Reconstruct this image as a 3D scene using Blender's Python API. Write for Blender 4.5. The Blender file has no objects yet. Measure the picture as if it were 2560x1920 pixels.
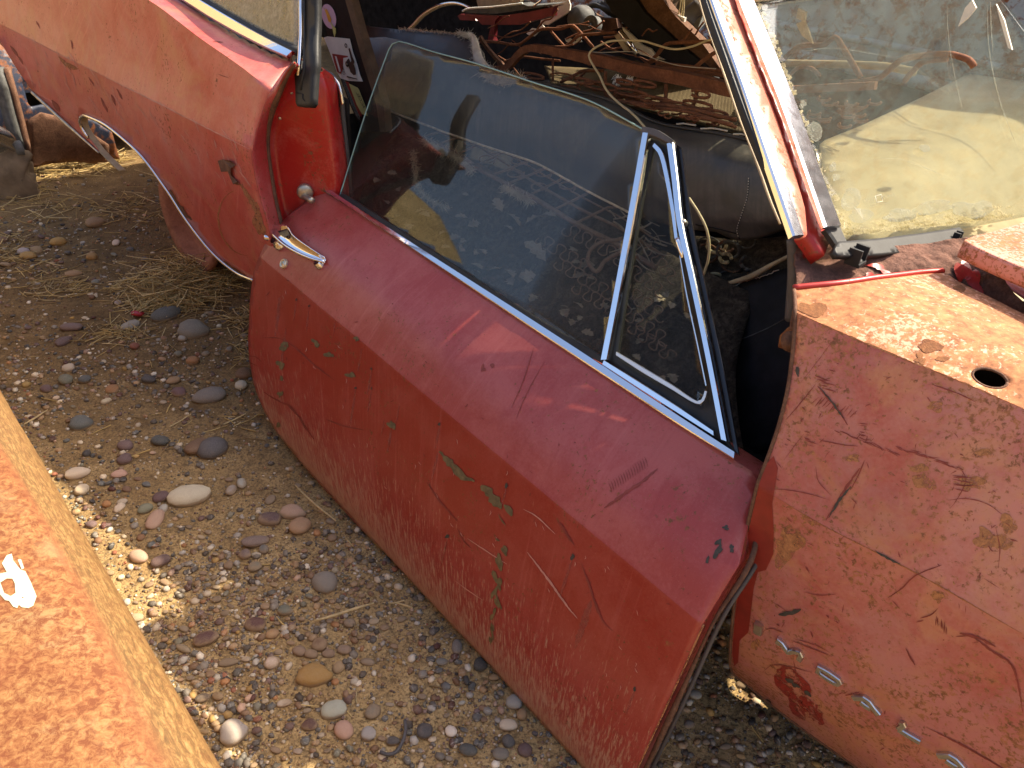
import bpy, bmesh, math, random
import numpy as np
from mathutils import Vector, Matrix
from mathutils.bvhtree import BVHTree
from mathutils.geometry import delaunay_2d_cdt

random.seed(7); RNG = np.random.default_rng(11)
scene = bpy.context.scene
COL = scene.collection

# ------------------------------------------------------------------ camera
FPX = 1923.5                    # focal length in pixels of a 2560 x 1920 picture
HCAM = 1.6
_n = np.array([-.0724, .8261, .559]); _n /= np.linalg.norm(_n)        # straight down, in camera axes (right, down, forward)
_U = -_n
_Y = np.array([0, 0, 1.]) - _U[2] * _U; _Y /= np.linalg.norm(_Y)
_X = np.cross(_Y, _U)
B = np.array([_X, _Y, _U])      # world = B @ camera vector
CAMP = np.array([0, 0, HCAM])
cam_d = bpy.data.cameras.new('camera'); cam = bpy.data.objects.new('camera', cam_d); COL.objects.link(cam)
cam_d.sensor_fit = 'HORIZONTAL'; cam_d.angle_x = 2 * math.atan(1280 / FPX)
cam_d.clip_start = .02; cam_d.clip_end = 2000
r_, d_, f_ = B[:, 0], B[:, 1], B[:, 2]
M = Matrix.Identity(4)
for i in range(3):
    M[i][0] = r_[i]; M[i][1] = -d_[i]; M[i][2] = -f_[i]; M[i][3] = CAMP[i]
cam.matrix_world = M
scene.camera = cam

# ------------------------------------------------------------------ sky, sun, exposure
SUN_AZ = np.array([.8988, .4384]); SUN_EL = math.radians(48)
world = bpy.data.worlds.new('World'); scene.world = world; world.use_nodes = True
wn = world.node_tree; bg = wn.nodes['Background']
sky = wn.nodes.new('ShaderNodeTexSky'); sky.sky_type = 'NISHITA'; sky.sun_disc = False
sky.sun_elevation = SUN_EL; sky.sun_rotation = math.atan2(SUN_AZ[0], SUN_AZ[1])
sky.dust_density = 4.0; sky.air_density = .85; sky.ozone_density = .7
wn.links.new(sky.outputs[0], bg.inputs[0]); bg.inputs[1].default_value = .15
sl = bpy.data.lights.new('sun', 'SUN'); sl.energy = 4.5; sl.angle = math.radians(.53); sl.color = (1, .88, .68)
so = bpy.data.objects.new('sun', sl); COL.objects.link(so)
S = Vector((SUN_AZ[0] * math.cos(SUN_EL), SUN_AZ[1] * math.cos(SUN_EL), math.sin(SUN_EL)))
so.rotation_euler = S.to_track_quat('Z', 'Y').to_euler(); so.location = (3, 2, 6)
vs = scene.view_settings; vs.view_transform = 'Standard'; vs.look = 'None'; vs.exposure = 1.28; vs.gamma = 1
scene.cycles.use_denoising = True
scene.cycles.max_bounces = 10; scene.cycles.transparent_max_bounces = 16
scene.cycles.sample_clamp_indirect = 8

# ------------------------------------------------------------------ frames of the place
C2 = np.array([.751, -.660, 0.]); C2 /= np.linalg.norm(C2)            # towards the car's nose
O2 = np.array([-.660, -.751, 0.]); O2 /= np.linalg.norm(O2)           # out of its side
DD = np.array([.681, -.733, 0.]); DD /= np.linalg.norm(DD)            # along the door
DM = np.array([-.733, -.681, 0.]); DM /= np.linalg.norm(DM)           # out of the door
ZZ = np.array([0, 0, 1.])
def ray(x, y):
    return B @ np.array([x - 1280, y - 960, FPX])
def onpl(x, y, n, d):
    r = ray(x, y); return CAMP + r * ((d - n @ CAMP) / (n @ r))
def onb(x, y, b): return onpl(x, y, O2, b)
def ona(x, y, a): return onpl(x, y, C2, a)
def onz(x, y, z): return onpl(x, y, ZZ, z)
def onm(x, y, m): return onpl(x, y, DM, m)
def proj(p):
    v = B.T @ (np.asarray(p, float) - CAMP); return (1280 + FPX * v[0] / v[2], 960 + FPX * v[1] / v[2])
def car(a, b, z): return C2 * a + O2 * b + ZZ * z

# ------------------------------------------------------------------ objects
def link(o, parent=None):
    COL.objects.link(o)
    if parent is not None:
        o.parent = parent
        t = parent.location if parent.parent is None else Vector((0, 0, 0))     # nested parts already stand in world axes
        o.matrix_parent_inverse = Matrix.Translation(-t)
    return o
def mesh(name, verts, faces, mat, parent=None, smooth=True, uv=None, kind=None, label=None):
    me = bpy.data.meshes.new(name)
    me.from_pydata([tuple(map(float, v)) for v in verts], [], [tuple(map(int, f)) for f in faces])
    if smooth: me.polygons.foreach_set('use_smooth', [True] * len(me.polygons))
    if uv is not None:
        ul = me.uv_layers.new(name='UVMap')
        li = np.zeros(len(me.loops), int); me.loops.foreach_get('vertex_index', li)
        ul.data.foreach_set('uv', np.asarray(uv, float)[li].ravel())
    if mat is not None: me.materials.append(mat)
    me.update()
    o = bpy.data.objects.new(name, me)
    if kind: o['kind'] = kind
    if label: o['label'] = label
    return link(o, parent)
def thing(name, label, cat, loc=(0, 0, 0), group=None):
    o = bpy.data.objects.new(name, None); o.location = loc; o.empty_display_size = .1
    o['label'] = label; o['category'] = cat
    if group: o['group'] = group
    COL.objects.link(o); return o
def tag(o, label, cat, group=None):
    o['label'] = label; o['category'] = cat
    if group: o['group'] = group
    return o
def solidify(o, t, off=-1):
    m = o.modifiers.new('thickness', 'SOLIDIFY'); m.thickness = t; m.offset = off; m.use_even_offset = False
    return o

def crspline(P, n):
    P = np.asarray(P, float)
    if len(P) == 2: return P[0] + (P[1] - P[0]) * np.linspace(0, 1, n)[:, None]
    d = np.r_[0, np.cumsum(np.linalg.norm(np.diff(P, axis=0), axis=1))]; d /= d[-1]
    E = np.vstack([2 * P[0] - P[1], P, 2 * P[-1] - P[-2]])
    T = np.r_[-d[1], d, 2 - d[-2]]
    out = []
    for t in np.linspace(0, 1, n):
        i = min(max(np.searchsorted(d, t, 'right') - 1, 0), len(P) - 2)
        h = d[i + 1] - d[i] + 1e-12; s = (t - d[i]) / h
        m0 = (E[i + 2] - E[i]) / (T[i + 2] - T[i] + 1e-12) * h; m1 = (E[i + 3] - E[i + 1]) / (T[i + 3] - T[i + 1] + 1e-12) * h
        out.append((2*s**3-3*s**2+1)*E[i+1] + (s**3-2*s**2+s)*m0 + (-2*s**3+3*s**2)*E[i+2] + (s**3-s**2)*m1)
    return np.array(out)

class Patch:
    """a smooth sheet through rows of points; sharp rows keep a fold"""
    def __init__(s, rows, sharp=(), nu=60, nv=9, key=None):
        R = [crspline(r, nu) for r in rows]
        segs, cur = [], [0]
        for k in range(1, len(R)):
            cur.append(k)
            if k in sharp or k == len(R) - 1: segs.append(cur); cur = [k]
        G = []
        for sg in segs:
            n = (len(sg) - 1) * nv + 1
            A = np.stack([crspline([R[k][i] for k in sg], n) for i in range(nu)], 1)
            G.extend(A if not len(G) else A[1:])
        s.G = np.array(G); s.nv, s.nu = s.G.shape[:2]
        s.du = np.mean(np.linalg.norm(np.diff(s.G, axis=1), axis=2)); s.dv = np.mean(np.linalg.norm(np.diff(s.G, axis=0), axis=2))
        F = []
        s.cells = []
        for j in range(s.nv - 1):
            for i in range(s.nu - 1):
                a, b, c, d = j*s.nu+i, j*s.nu+i+1, (j+1)*s.nu+i+1, (j+1)*s.nu+i
                F += [(a, b, c), (a, c, d)]; s.cells += [(i, j, 0), (i, j, 1)]
        s.bvh = BVHTree.FromPolygons([tuple(map(float, p)) for p in s.G.reshape(-1, 3)], F)
    def hit(s, x, y):
        o = Vector(CAMP); d = Vector(ray(x, y)).normalized()
        p, n, k, _ = s.bvh.ray_cast(o, d)
        if p is None:
            # nearest point of the sheet to the ray
            best = None
            for t in np.linspace(.3, 8, 160):
                q = s.bvh.find_nearest(o + d * t)
                if best is None or q[3] < best[3]: best = q
            p, n, k, dist = best
            if dist > .12: print('MISS', x, y, round(dist, 2))
        i, j, h = s.cells[k]
        g = s.G; P = np.array(p)
        a = g[j, i]
        if h == 0:
            e1, e2 = g[j, i+1] - a, g[j+1, i+1] - g[j, i+1]
        else:
            e1, e2 = g[j+1, i+1] - g[j+1, i], g[j+1, i] - a
        Mx = np.stack([e1, e2], 1); uv = np.linalg.lstsq(Mx, P - a, rcond=None)[0]
        return i + min(max(uv[0], 0), 1), j + min(max(uv[1], 0), 1)
    disp = None
    def at(s, u, v):
        u = min(max(u, 0), s.nu - 1.0001); v = min(max(v, 0), s.nv - 1.0001)
        i, j = int(u), int(v); f, h = u - i, v - j; g = s.G
        return (g[j, i]*(1-f) + g[j, i+1]*f)*(1-h) + (g[j+1, i]*(1-f) + g[j+1, i+1]*f)*h
    def nrm(s, u, v):
        e = .4
        a = s.at(u + e, v) - s.at(u - e, v); b = s.at(u, v + e) - s.at(u, v - e)
        n = np.cross(a, b); n /= np.linalg.norm(n) + 1e-12
        return n if n @ (CAMP - s.at(u, v)) > 0 else -n
    def p(s, x, y, lift=0.):
        u, v = s.hit(x, y); q = s.at(u, v)
        if s.disp is not None: lift = lift + float(s.disp(*q))
        return q + (s.nrm(u, v) * lift if lift else 0)

def dens(P, step, closed=True):
    P = np.asarray(P, float); out = []
    n = len(P)
    for i in range(n if closed else n - 1):
        a, b = P[i], P[(i + 1) % n]; k = max(1, int(np.ceil(np.linalg.norm(b - a) / step)))
        out += [a + (b - a) * t / k for t in range(k)]
    if not closed: out.append(P[-1])
    return np.array(out)
def inpoly(p, poly):
    p = np.asarray(p, float); q = np.asarray(poly, float)
    ax, ay = q[:, 0], q[:, 1]; bx, by = np.roll(ax, 1), np.roll(ay, 1); dy = by - ay; dy = np.where(dy == 0, 1e-15, dy)
    if p.ndim == 1:
        m = (ay > p[1]) != (by > p[1]); return bool(np.count_nonzero(m & (p[0] < (bx - ax) * (p[1] - ay) / dy + ax)) % 2)
    c = np.zeros(len(p), bool)
    for i in range(len(q)):
        m = (ay[i] > p[:, 1]) != (by[i] > p[:, 1]); c ^= m & (p[:, 0] < (bx[i] - ax[i]) * (p[:, 1] - ay[i]) / dy[i] + ax[i])
    return c
def fill(surf, outline, holes=(), step=14, interior=True, lift=0., fine=1):
    sc = np.array([surf.du, surf.dv])
    loops = [np.array([surf.hit(*q) for q in dens(outline, step)]) * sc]
    for h in holes: loops.append(np.array([surf.hit(*q) for q in dens(h, step / 2)]) * sc)
    pts, edges = [], []
    for L in loops:
        b = len(pts); pts += [Vector(q) for q in L]; edges += [(b + i, b + (i + 1) % len(L)) for i in range(len(L))]
    if interior:
        gu, gv = np.meshgrid(np.arange(0, surf.nu - 1 + 1e-6, 1 / fine), np.arange(0, surf.nv - 1 + 1e-6, 1 / fine))
        g = np.stack([gu.ravel(), gv.ravel()], 1) * sc
        k = inpoly(g, loops[0])
        for L in loops[1:]: k &= ~inpoly(g, L)
        g = g[k]
        allb = np.vstack(loops)
        mind = min(surf.du, surf.dv) * .35
        if len(g):
            dm = np.array([np.min(np.sum((allb - q)**2, 1)) for q in g]); g = g[dm > mind**2]
        pts += [Vector(q) for q in g]
    v, e, f, *_ = delaunay_2d_cdt(pts, edges, [], 0, 1e-7)
    V = np.array([(q.x, q.y) for q in v]); F = []
    cen = np.array([V[list(t)].mean(0) for t in f])
    k = inpoly(cen, loops[0])
    for L in loops[1:]: k &= ~inpoly(cen, L)
    F = [t for t, q in zip(f, k) if q]
    P = np.array([surf.at(*(q / sc)) for q in V]); Nn = np.array([surf.nrm(*(q / sc)) for q in V])
    if surf.disp is not None: P = P + Nn * np.array([surf.disp(*q) for q in P])[:, None]
    if lift: P = P + Nn * lift
    # face the camera
    if F:
        a = 0
        for t in F[:: max(1, len(F) // 40)]:
            n = np.cross(P[t[1]] - P[t[0]], P[t[2]] - P[t[0]]); a += np.sign(n @ Nn[t[0]])
        if a < 0: F = [t[::-1] for t in F]
    return P, F, V, Nn
def panel(name, surf, outline, mat, parent=None, holes=(), thick=.003, disp=None, fine=1, step=14, lift=0., folds=(), **kw):
    if disp is not None: surf.disp = disp
    P, F, UV, Nn = fill(surf, outline, holes, step=step, fine=fine, lift=lift)
    o = mesh(name, P, F, mat, parent, uv=UV, **kw)
    for fv in folds:                                # keep pressed folds crisp
        on = np.abs(UV[:, 1] / surf.dv - fv) < .02
        for e in o.data.edges:
            if on[e.vertices[0]] and on[e.vertices[1]]: e.use_edge_sharp = True
    if thick: solidify(o, thick)
    return o
def quadpatch(rows, **k): return Patch(rows, nv=k.pop('nv', 6), **k)
def sheet(name, surf, mat, parent=None, thick=.003, kw_off=0, **kw):
    V = surf.G.reshape(-1, 3); n = surf.nu
    F = [(j*n+i, j*n+i+1, (j+1)*n+i+1, (j+1)*n+i) for j in range(surf.nv-1) for i in range(n-1)]
    uv = [(i*surf.du, j*surf.dv) for j in range(surf.nv) for i in range(n)]
    o = mesh(name, V, F, mat, parent, uv=uv, **kw)
    if thick: solidify(o, thick, kw_off)
    return o
def marks(name, surf, polys, mat, parent, lift=.0012, step=8, kind='stuff'):
    VV, FF = [], []
    for q in polys:
        try: P, F, _, _ = fill(surf, q, step=step, interior=False, lift=lift)
        except Exception as ex: print('mark', name, ex); continue
        b = len(VV); VV += list(P); FF += [tuple(i + b for i in t) for t in F]
    return mesh(name, VV, FF, mat, parent, kind=kind)
def stroke(pts, w, rag=0., taper=True, n=None, rnd=random):
    """pixel polyline -> thin polygon"""
    P = crspline(pts, n or max(4, int(np.sum(np.linalg.norm(np.diff(np.asarray(pts, float), axis=0), axis=1)) / 7)))
    T = np.gradient(P, axis=0); T /= np.linalg.norm(T, axis=1)[:, None] + 1e-9; N = np.stack([-T[:, 1], T[:, 0]], 1)
    t = np.linspace(0, 1, len(P)); ww = w * .5 * (np.sqrt(np.clip(np.sin(np.pi * np.clip(t, .02, .98)), 0, 1)) if taper else np.ones_like(t))
    l = [ww[i] * (1 + rag * rnd.uniform(-1, 1)) for i in range(len(P))]; r = [ww[i] * (1 + rag * rnd.uniform(-1, 1)) for i in range(len(P))]
    return np.vstack([P + N * np.array(l)[:, None], (P - N * np.array(r)[:, None])[::-1]])
def blob(x, y, rx, ry, ang=0., rag=.3, n=14, rnd=random):
    n = max(12, int(n * 1.6)) if max(rx, ry) > 6 else n
    ph = [rnd.uniform(0, 6.3) for _ in range(4)]; am = [rag * rnd.uniform(.3, .8) / (k + 1) ** .7 for k in range(4)]
    out = []
    for k in range(n):
        t = 2 * math.pi * k / n; q = 1 + sum(am[j] * math.sin((j + 2) * t + ph[j]) for j in range(4)) + rag * .18 * rnd.uniform(-1, 1)
        u, v = rx * q * math.cos(t), ry * q * math.sin(t)
        out.append((x + u * math.cos(ang) - v * math.sin(ang), y + u * math.sin(ang) + v * math.cos(ang)))
    return out

def tube_geo(P, r, n=8, smooth=0, flat=None, cap=True):
    P = np.asarray(P, float)
    if smooth: P = crspline(P, smooth)
    k = len(P); rr = np.broadcast_to(np.asarray(r, float), (k,)) if np.ndim(r) == 0 else np.interp(np.linspace(0, 1, k), np.linspace(0, 1, len(r)), r)
    T = np.gradient(P, axis=0); T /= np.linalg.norm(T, axis=1)[:, None] + 1e-12
    up = np.array([0, 0, 1.]) if abs(T[0, 2]) < .9 else np.array([1., 0, 0])
    V, F = [], []
    N = None
    for i in range(k):
        if N is None: N = np.cross(T[i], up)
        N = N - (N @ T[i]) * T[i]; N /= np.linalg.norm(N) + 1e-12; Bn = np.cross(T[i], N)
        for j in range(n):
            a = 2 * math.pi * (j + .5) / n
            V.append(P[i] + rr[i] * (math.cos(a) * N + math.sin(a) * Bn))
    for i in range(k - 1):
        for j in range(n):
            F.append((i*n+j, i*n+(j+1) % n, (i+1)*n+(j+1) % n, (i+1)*n+j))
    if cap: F += [tuple(range(n))[::-1], tuple((k-1)*n+j for j in range(n))]
    return V, F
def tube(name, P, r, mat, parent=None, n=8, smooth=0, **kw):
    V, F = tube_geo(P, r, n, smooth); return mesh(name, V, F, mat, parent, **kw)
def strip_geo(P, W, H, side, up):
    """a bar of rectangular section following points: side/up are arrays of unit vectors"""
    P = np.asarray(P, float); k = len(P); V, F = [], []
    W = np.broadcast_to(W, (k,)); H = np.broadcast_to(H, (k,))
    bev = .28
    prof = [(-1, 0), (-1, 1-bev), (-1+bev*.8, 1), (1-bev*.8, 1), (1, 1-bev), (1, 0)]
    m = len(prof)
    for i in range(k):
        for a, b in prof: V.append(P[i] + side[i] * W[i] * .5 * a + up[i] * H[i] * b)
    for i in range(k - 1):
        for j in range(m):
            F.append((i*m+j, i*m+(j+1) % m, (i+1)*m+(j+1) % m, (i+1)*m+j))
    F += [tuple(range(m))[::-1], tuple((k-1)*m+j for j in range(m))]
    return V, F
def trim(name, surf, left, right, mat, parent=None, h=.006, n=40, lift=.001, **kw):
    """moulding between two pixel polylines lying on a sheet"""
    L = [surf.p(*q) for q in crspline(left, n)]; R = [surf.p(*q) for q in crspline(right, n)]
    P, side, up, W = [], [], [], []
    q = crspline((np.asarray(left, float)[0:0] if 0 else left), n)
    for i in range(n):
        c = (L[i] + R[i]) / 2; w = np.linalg.norm(R[i] - L[i]); s = (R[i] - L[i]) / (w + 1e-9)
        u, v = surf.hit(*q[i]); nn = surf.nrm(u, v)
        P.append(c + nn * lift); side.append(s); up.append(nn); W.append(w)
    V, F = strip_geo(P, np.array(W), h, side, up)
    o = mesh(name, V, F, mat, parent, smooth=False, **kw)
    return o
def join_geo(parts):
    V, F = [], []
    for v, f in parts:
        b = len(V); V += list(v); F += [tuple(i + b for i in t) for t in f]
    return V, F
def box_geo(c, ax, ay, az):
    c, ax, ay, az = map(np.asarray, (c, ax, ay, az))
    V = [c + sx*ax + sy*ay + sz*az for sz in (-1, 1) for sy in (-1, 1) for sx in (-1, 1)]
    return V, [(0,2,3,1),(4,5,7,6),(0,1,5,4),(2,6,7,3),(0,4,6,2),(1,3,7,5)]
def prism_geo(poly, off):
    """flat polygon (3-D points) pushed along a vector"""
    n = len(poly); off = np.asarray(off)
    V = list(poly) + [np.asarray(p) + off for p in poly]
    F = [tuple(range(n)), tuple(range(2*n-1, n-1, -1))] + [(i, i+n, (i+1) % n + n, (i+1) % n) for i in range(n)]
    return V, F
def lathe_geo(c, axis, prof, n=24):
    """prof: list of (radius, along axis)"""
    axis = np.asarray(axis) / np.linalg.norm(axis); t = np.cross(axis, [0, 0, 1.] if abs(axis[2]) < .9 else [1., 0, 0]); t /= np.linalg.norm(t); b = np.cross(axis, t)
    V, F = [], []
    for r, h in prof:
        for j in range(n):
            a = 2*math.pi*j/n; V.append(np.asarray(c) + axis*h + r*(math.cos(a)*t + math.sin(a)*b))
    for i in range(len(prof)-1):
        for j in range(n): F.append((i*n+j, i*n+(j+1) % n, (i+1)*n+(j+1) % n, (i+1)*n+j))
    return V, F

# value noise for shapes
_perm = RNG.random((64, 64, 64))
def vnoise(p, s):
    q = np.asarray(p, float) * s; i = np.floor(q).astype(int); f = q - i; f = f*f*(3-2*f); i = i % 63
    x, y, z = i[..., 0], i[..., 1], i[..., 2]; a, b, c = f[..., 0], f[..., 1], f[..., 2]
    g = lambda dx, dy, dz: _perm[(x+dx), (y+dy), (z+dz)]
    return ((g(0,0,0)*(1-a)+g(1,0,0)*a)*(1-b)+(g(0,1,0)*(1-a)+g(1,1,0)*a)*b)*(1-c) + ((g(0,0,1)*(1-a)+g(1,0,1)*a)*(1-b)+(g(0,1,1)*(1-a)+g(1,1,1)*a)*b)*c
# ------------------------------------------------------------------ materials
class NT:
    def __init__(s, name, rough=.5, metal=0., spec=.5):
        s.m = bpy.data.materials.new(name); s.m.use_nodes = True; s.t = s.m.node_tree
        s.b = s.t.nodes['Principled BSDF']; s.out = s.t.nodes['Material Output']
        s.b.inputs['Roughness'].default_value = rough; s.b.inputs['Metallic'].default_value = metal
        s.b.inputs['Specular IOR Level'].default_value = spec
        s.tc = s.t.nodes.new('ShaderNodeTexCoord')
    def n(s, ty, **k):
        q = s.t.nodes.new(ty)
        for a, v in k.items(): setattr(q, a, v)
        return q
    def put(s, sock, v):
        if v is None: return
        if isinstance(v, bpy.types.NodeSocket): s.t.links.new(v, sock)
        elif isinstance(v, (tuple, list)) and len(v) == 3 and sock.type == 'RGBA': sock.default_value = (*v, 1)
        else: sock.default_value = v
    def vec(s, src='Object', scale=(1, 1, 1), loc=(0, 0, 0), rot=(0, 0, 0)):
        q = s.n('ShaderNodeMapping'); s.t.links.new(s.tc.outputs[src], q.inputs[0])
        q.inputs['Scale'].default_value = scale; q.inputs['Location'].default_value = loc; q.inputs['Rotation'].default_value = rot
        return q.outputs[0]
    def noise(s, scale, detail=4, rough=.55, vec=None, dist=0., col=False):
        q = s.n('ShaderNodeTexNoise'); s.put(q.inputs['Vector'], vec if vec is not None else s.tc.outputs['Object'])
        q.inputs['Scale'].default_value = scale; q.inputs['Detail'].default_value = detail; q.inputs['Roughness'].default_value = rough
        q.inputs['Distortion'].default_value = dist
        return q.outputs['Color' if col else 'Fac']
    def vor(s, scale, vec=None, feature='F1', out='Distance', rnd=1.):
        q = s.n('ShaderNodeTexVoronoi', feature=feature); s.put(q.inputs['Vector'], vec if vec is not None else s.tc.outputs['Object'])
        q.inputs['Scale'].default_value = scale; q.inputs['Randomness'].default_value = rnd
        return q.outputs[out]
    def ramp(s, fac, stops, mode='LINEAR'):
        q = s.n('ShaderNodeValToRGB'); s.put(q.inputs[0], fac); cr = q.color_ramp; cr.interpolation = mode
        while len(cr.elements) > 1: cr.elements.remove(cr.elements[0])
        for i, (p, c) in enumerate(stops):
            e = cr.elements[0] if i == 0 else cr.elements.new(p)
            e.position = p; e.color = (*c, 1) if isinstance(c, (tuple, list)) else (c, c, c, 1)
        return q.outputs[0]
    def mix(s, f, a, b, ty='MIX'):
        q = s.n('ShaderNodeMix', data_type='RGBA', blend_type=ty)
        s.put(q.inputs[0], f); s.put(q.inputs[6], a); s.put(q.inputs[7], b); return q.outputs[2]
    def math(s, op, a, b=None, c=None, clamp=False):
        q = s.n('ShaderNodeMath', operation=op, use_clamp=clamp); s.put(q.inputs[0], a)
        if b is not None: s.put(q.inputs[1], b)
        if c is not None: s.put(q.inputs[2], c)
        return q.outputs[0]
    def sep(s, v):
        q = s.n('ShaderNodeSeparateXYZ'); s.put(q.inputs[0], v); return q.outputs
    def bump(s, h, st=.3, dist=.01, nrm=None):
        q = s.n('ShaderNodeBump'); s.put(q.inputs['Height'], h); q.inputs['Strength'].default_value = st; q.inputs['Distance'].default_value = dist
        if nrm is not None: s.put(q.inputs['Normal'], nrm)
        return q.outputs[0]
    def col(s, v): s.put(s.b.inputs['Base Color'], v); return s
    def rough(s, v): s.put(s.b.inputs['Roughness'], v); return s
    def nrm(s, v): s.put(s.b.inputs['Normal'], v); return s
def plain(name, col, rough=.5, metal=0., spec=.5, var=.25, vs=20., bump=.15, bs=120.):
    s = NT(name, rough, metal, spec); f = s.noise(vs, 5, .6)
    d = tuple(c * (1 - var) for c in col); l = tuple(min(1, c * (1 + var)) for c in col)
    s.col(s.ramp(f, [(.3, d), (.7, l)]))
    if bump: s.nrm(s.bump(s.noise(bs, 4, .6), bump, .003))
    return s.m

RUSTC = (.17, .060, .022)
def paint(name, deep, chalk, amt=.5, rust=.0, rustscale=90, streak=.3, dust=.15, rough=.42, lowdust=None, rustcol=RUSTC, seed=0., stain=.0, bump=.03, shoulder=None):
    s = NT(name, rough)
    ob = s.vec('Object', loc=(seed, seed * .7, seed * .3))
    big = s.noise(2.2, 5, .6, ob, .4); med = s.noise(11, 6, .65, ob, .6); fine = s.noise(160, 3, .6, ob)
    f = s.math('ADD', s.math('MULTIPLY', big, .75), s.math('MULTIPLY', med, .45))
    f = s.math('ADD', f, s.math('MULTIPLY', fine, .22))
    f = s.ramp(f, [(max(0., .98 - amt * .75), 0.), (min(1., 1.20 - amt * .65), 1.)])
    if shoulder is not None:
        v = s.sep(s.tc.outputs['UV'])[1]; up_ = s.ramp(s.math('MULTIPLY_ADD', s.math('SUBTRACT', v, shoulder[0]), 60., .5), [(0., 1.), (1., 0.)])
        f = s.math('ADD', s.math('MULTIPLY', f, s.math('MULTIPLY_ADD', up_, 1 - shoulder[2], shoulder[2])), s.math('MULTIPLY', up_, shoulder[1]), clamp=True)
    c = s.mix(f, deep, chalk)
    if streak:
        uv = s.vec('UV', scale=(70, 2.4, 1), loc=(seed, 0, 0)); st = s.noise(1., 4, .7, uv, .15)
        uv2 = s.vec('UV', scale=(14, 1.1, 1), loc=(0, seed, 0)); st2 = s.noise(1., 3, .6, uv2, .2)
        k = s.math('MULTIPLY', s.ramp(st, [(.52, 0.), (.72, 1.)]), s.ramp(st2, [(.45, 0.), (.65, 1.)]))
        c = s.mix(s.math('MULTIPLY', k, streak), c, tuple(min(1, x * 1.25 + .05) for x in chalk))
        k2 = s.ramp(st, [(.28, 1.), (.44, 0.)])
        c = s.mix(s.math('MULTIPLY', k2, streak * .5), c, tuple(x * .7 for x in deep))
    if stain:
        sn = s.ramp(s.noise(3.1, 6, .7, ob, 1.2), [(.53, 0.), (.66, 1.)])
        c = s.mix(s.math('MULTIPLY', sn, stain), c, (.44, .20, .07))
        s2 = s.ramp(s.noise(8.5, 7, .72, ob, 1.0), [(.50, 0.), (.64, 1.)]); c = s.mix(s.math('MULTIPLY', s2, stain * .7), c, (.46, .215, .10))
        s3 = s.ramp(s.noise(5.2, 6, .7, s.vec('Object', loc=(4, seed, 2)), .9), [(.50, 0.), (.70, 1.)]); c = s.mix(s.math('MULTIPLY', s3, stain * .55), c, (.36, .20, .20))
    # small dents of colour: pits and specks
    pits = s.ramp(s.vor(55, ob), [(.06, 1.), (.13, 0.)])
    pm = s.ramp(s.noise(6, 3, .6, ob), [(.50, 0.), (.62, 1.)])
    c = s.mix(s.math('MULTIPLY', s.math('MULTIPLY', pits, pm), .28), c, tuple(x * .45 for x in deep))
    if dust:
        dn = s.ramp(s.noise(420, 2, .7, ob), [(.60, 0.), (.74, 1.)])
        c = s.mix(s.math('MULTIPLY', dn, dust), c, (.55, .40, .32))
    hb = s.math('MULTIPLY', fine, .5)
    if rust:
        rv = s.vec('Object', scale=(1, 1, 1), loc=(seed, 0, seed)); rn = s.noise(rustscale, 4, .72, rv, .3); rl = s.noise(5, 5, .65, rv, .8)
        thr = s.math('SUBTRACT', s.math('ADD', rn, s.math('MULTIPLY', rl, .55)), .92 - rust * .42)
        rk = s.ramp(s.math('MULTIPLY', thr, 9.), [(.0, 0.), (.9, 1.)])
        rc = s.ramp(s.noise(60, 4, .7, rv), [(.35, tuple(x * .6 for x in rustcol)), (.7, tuple(min(1, x * 1.7) for x in rustcol))])
        c = s.mix(rk, c, rc); hb = s.math('ADD', hb, rk)
        s.rough(s.math('MULTIPLY_ADD', rk, .35, rough))
    if lowdust is not None:
        z0, z1, amount = lowdust
        z = s.sep(s.tc.outputs['Object'])[2]
        g = s.math('SUBTRACT', 1., s.math('DIVIDE', s.math('SUBTRACT', z, z0), z1 - z0), clamp=True)
        uv = s.vec('UV', scale=(160, 26, 1)); sp = s.noise(1., 4, .75, uv, .5)
        lim = s.math('SUBTRACT', .68, s.math('MULTIPLY', g, .30))
        k = s.ramp(s.math('MULTIPLY', s.math('SUBTRACT', sp, lim), 8.), [(0., 0.), (1., 1.)])
        c = s.mix(s.math('MULTIPLY', k, amount), c, (.44, .25, .17))
        k3 = s.math('MULTIPLY', s.math('POWER', g, 5.), .55); c = s.mix(k3, c, (.36, .21, .14))
    s.col(c); s.nrm(s.bump(hb, bump * 3, .002)); s.b.inputs['Specular IOR Level'].default_value = .45
    return s.m
def rusty(name, a=(.20, .075, .028), b=(.07, .028, .014), c=(.34, .15, .05), scale=14, rough=.85, bump=.5, metal=0.):
    s = NT(name, rough, metal, .25); f = s.noise(scale, 8, .7, None, .8); g = s.noise(scale * 9, 5, .7)
    q = s.ramp(f, [(.28, b), (.48, a), (.72, c)]); q = s.mix(s.ramp(g, [(.35, .55), (.65, 0.)]), q, b)
    s.col(q); s.nrm(s.bump(s.math('ADD', f, g), bump, .004)); return s.m
def chrome(name, rough=.1, tint=(.82, .83, .85), pit=.25):
    s = NT(name, rough, 1.); f = s.noise(35, 6, .7)
    s.col(s.mix(s.math('MULTIPLY', s.ramp(s.noise(300, 3, .6), [(.62, 0.), (.72, 1.)]), pit), tint, (.25, .2, .15)))
    s.rough(s.math('MULTIPLY_ADD', f, .16, rough - .06)); s.nrm(s.bump(s.noise(90, 3, .5), .03, .002)); return s.m
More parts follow.
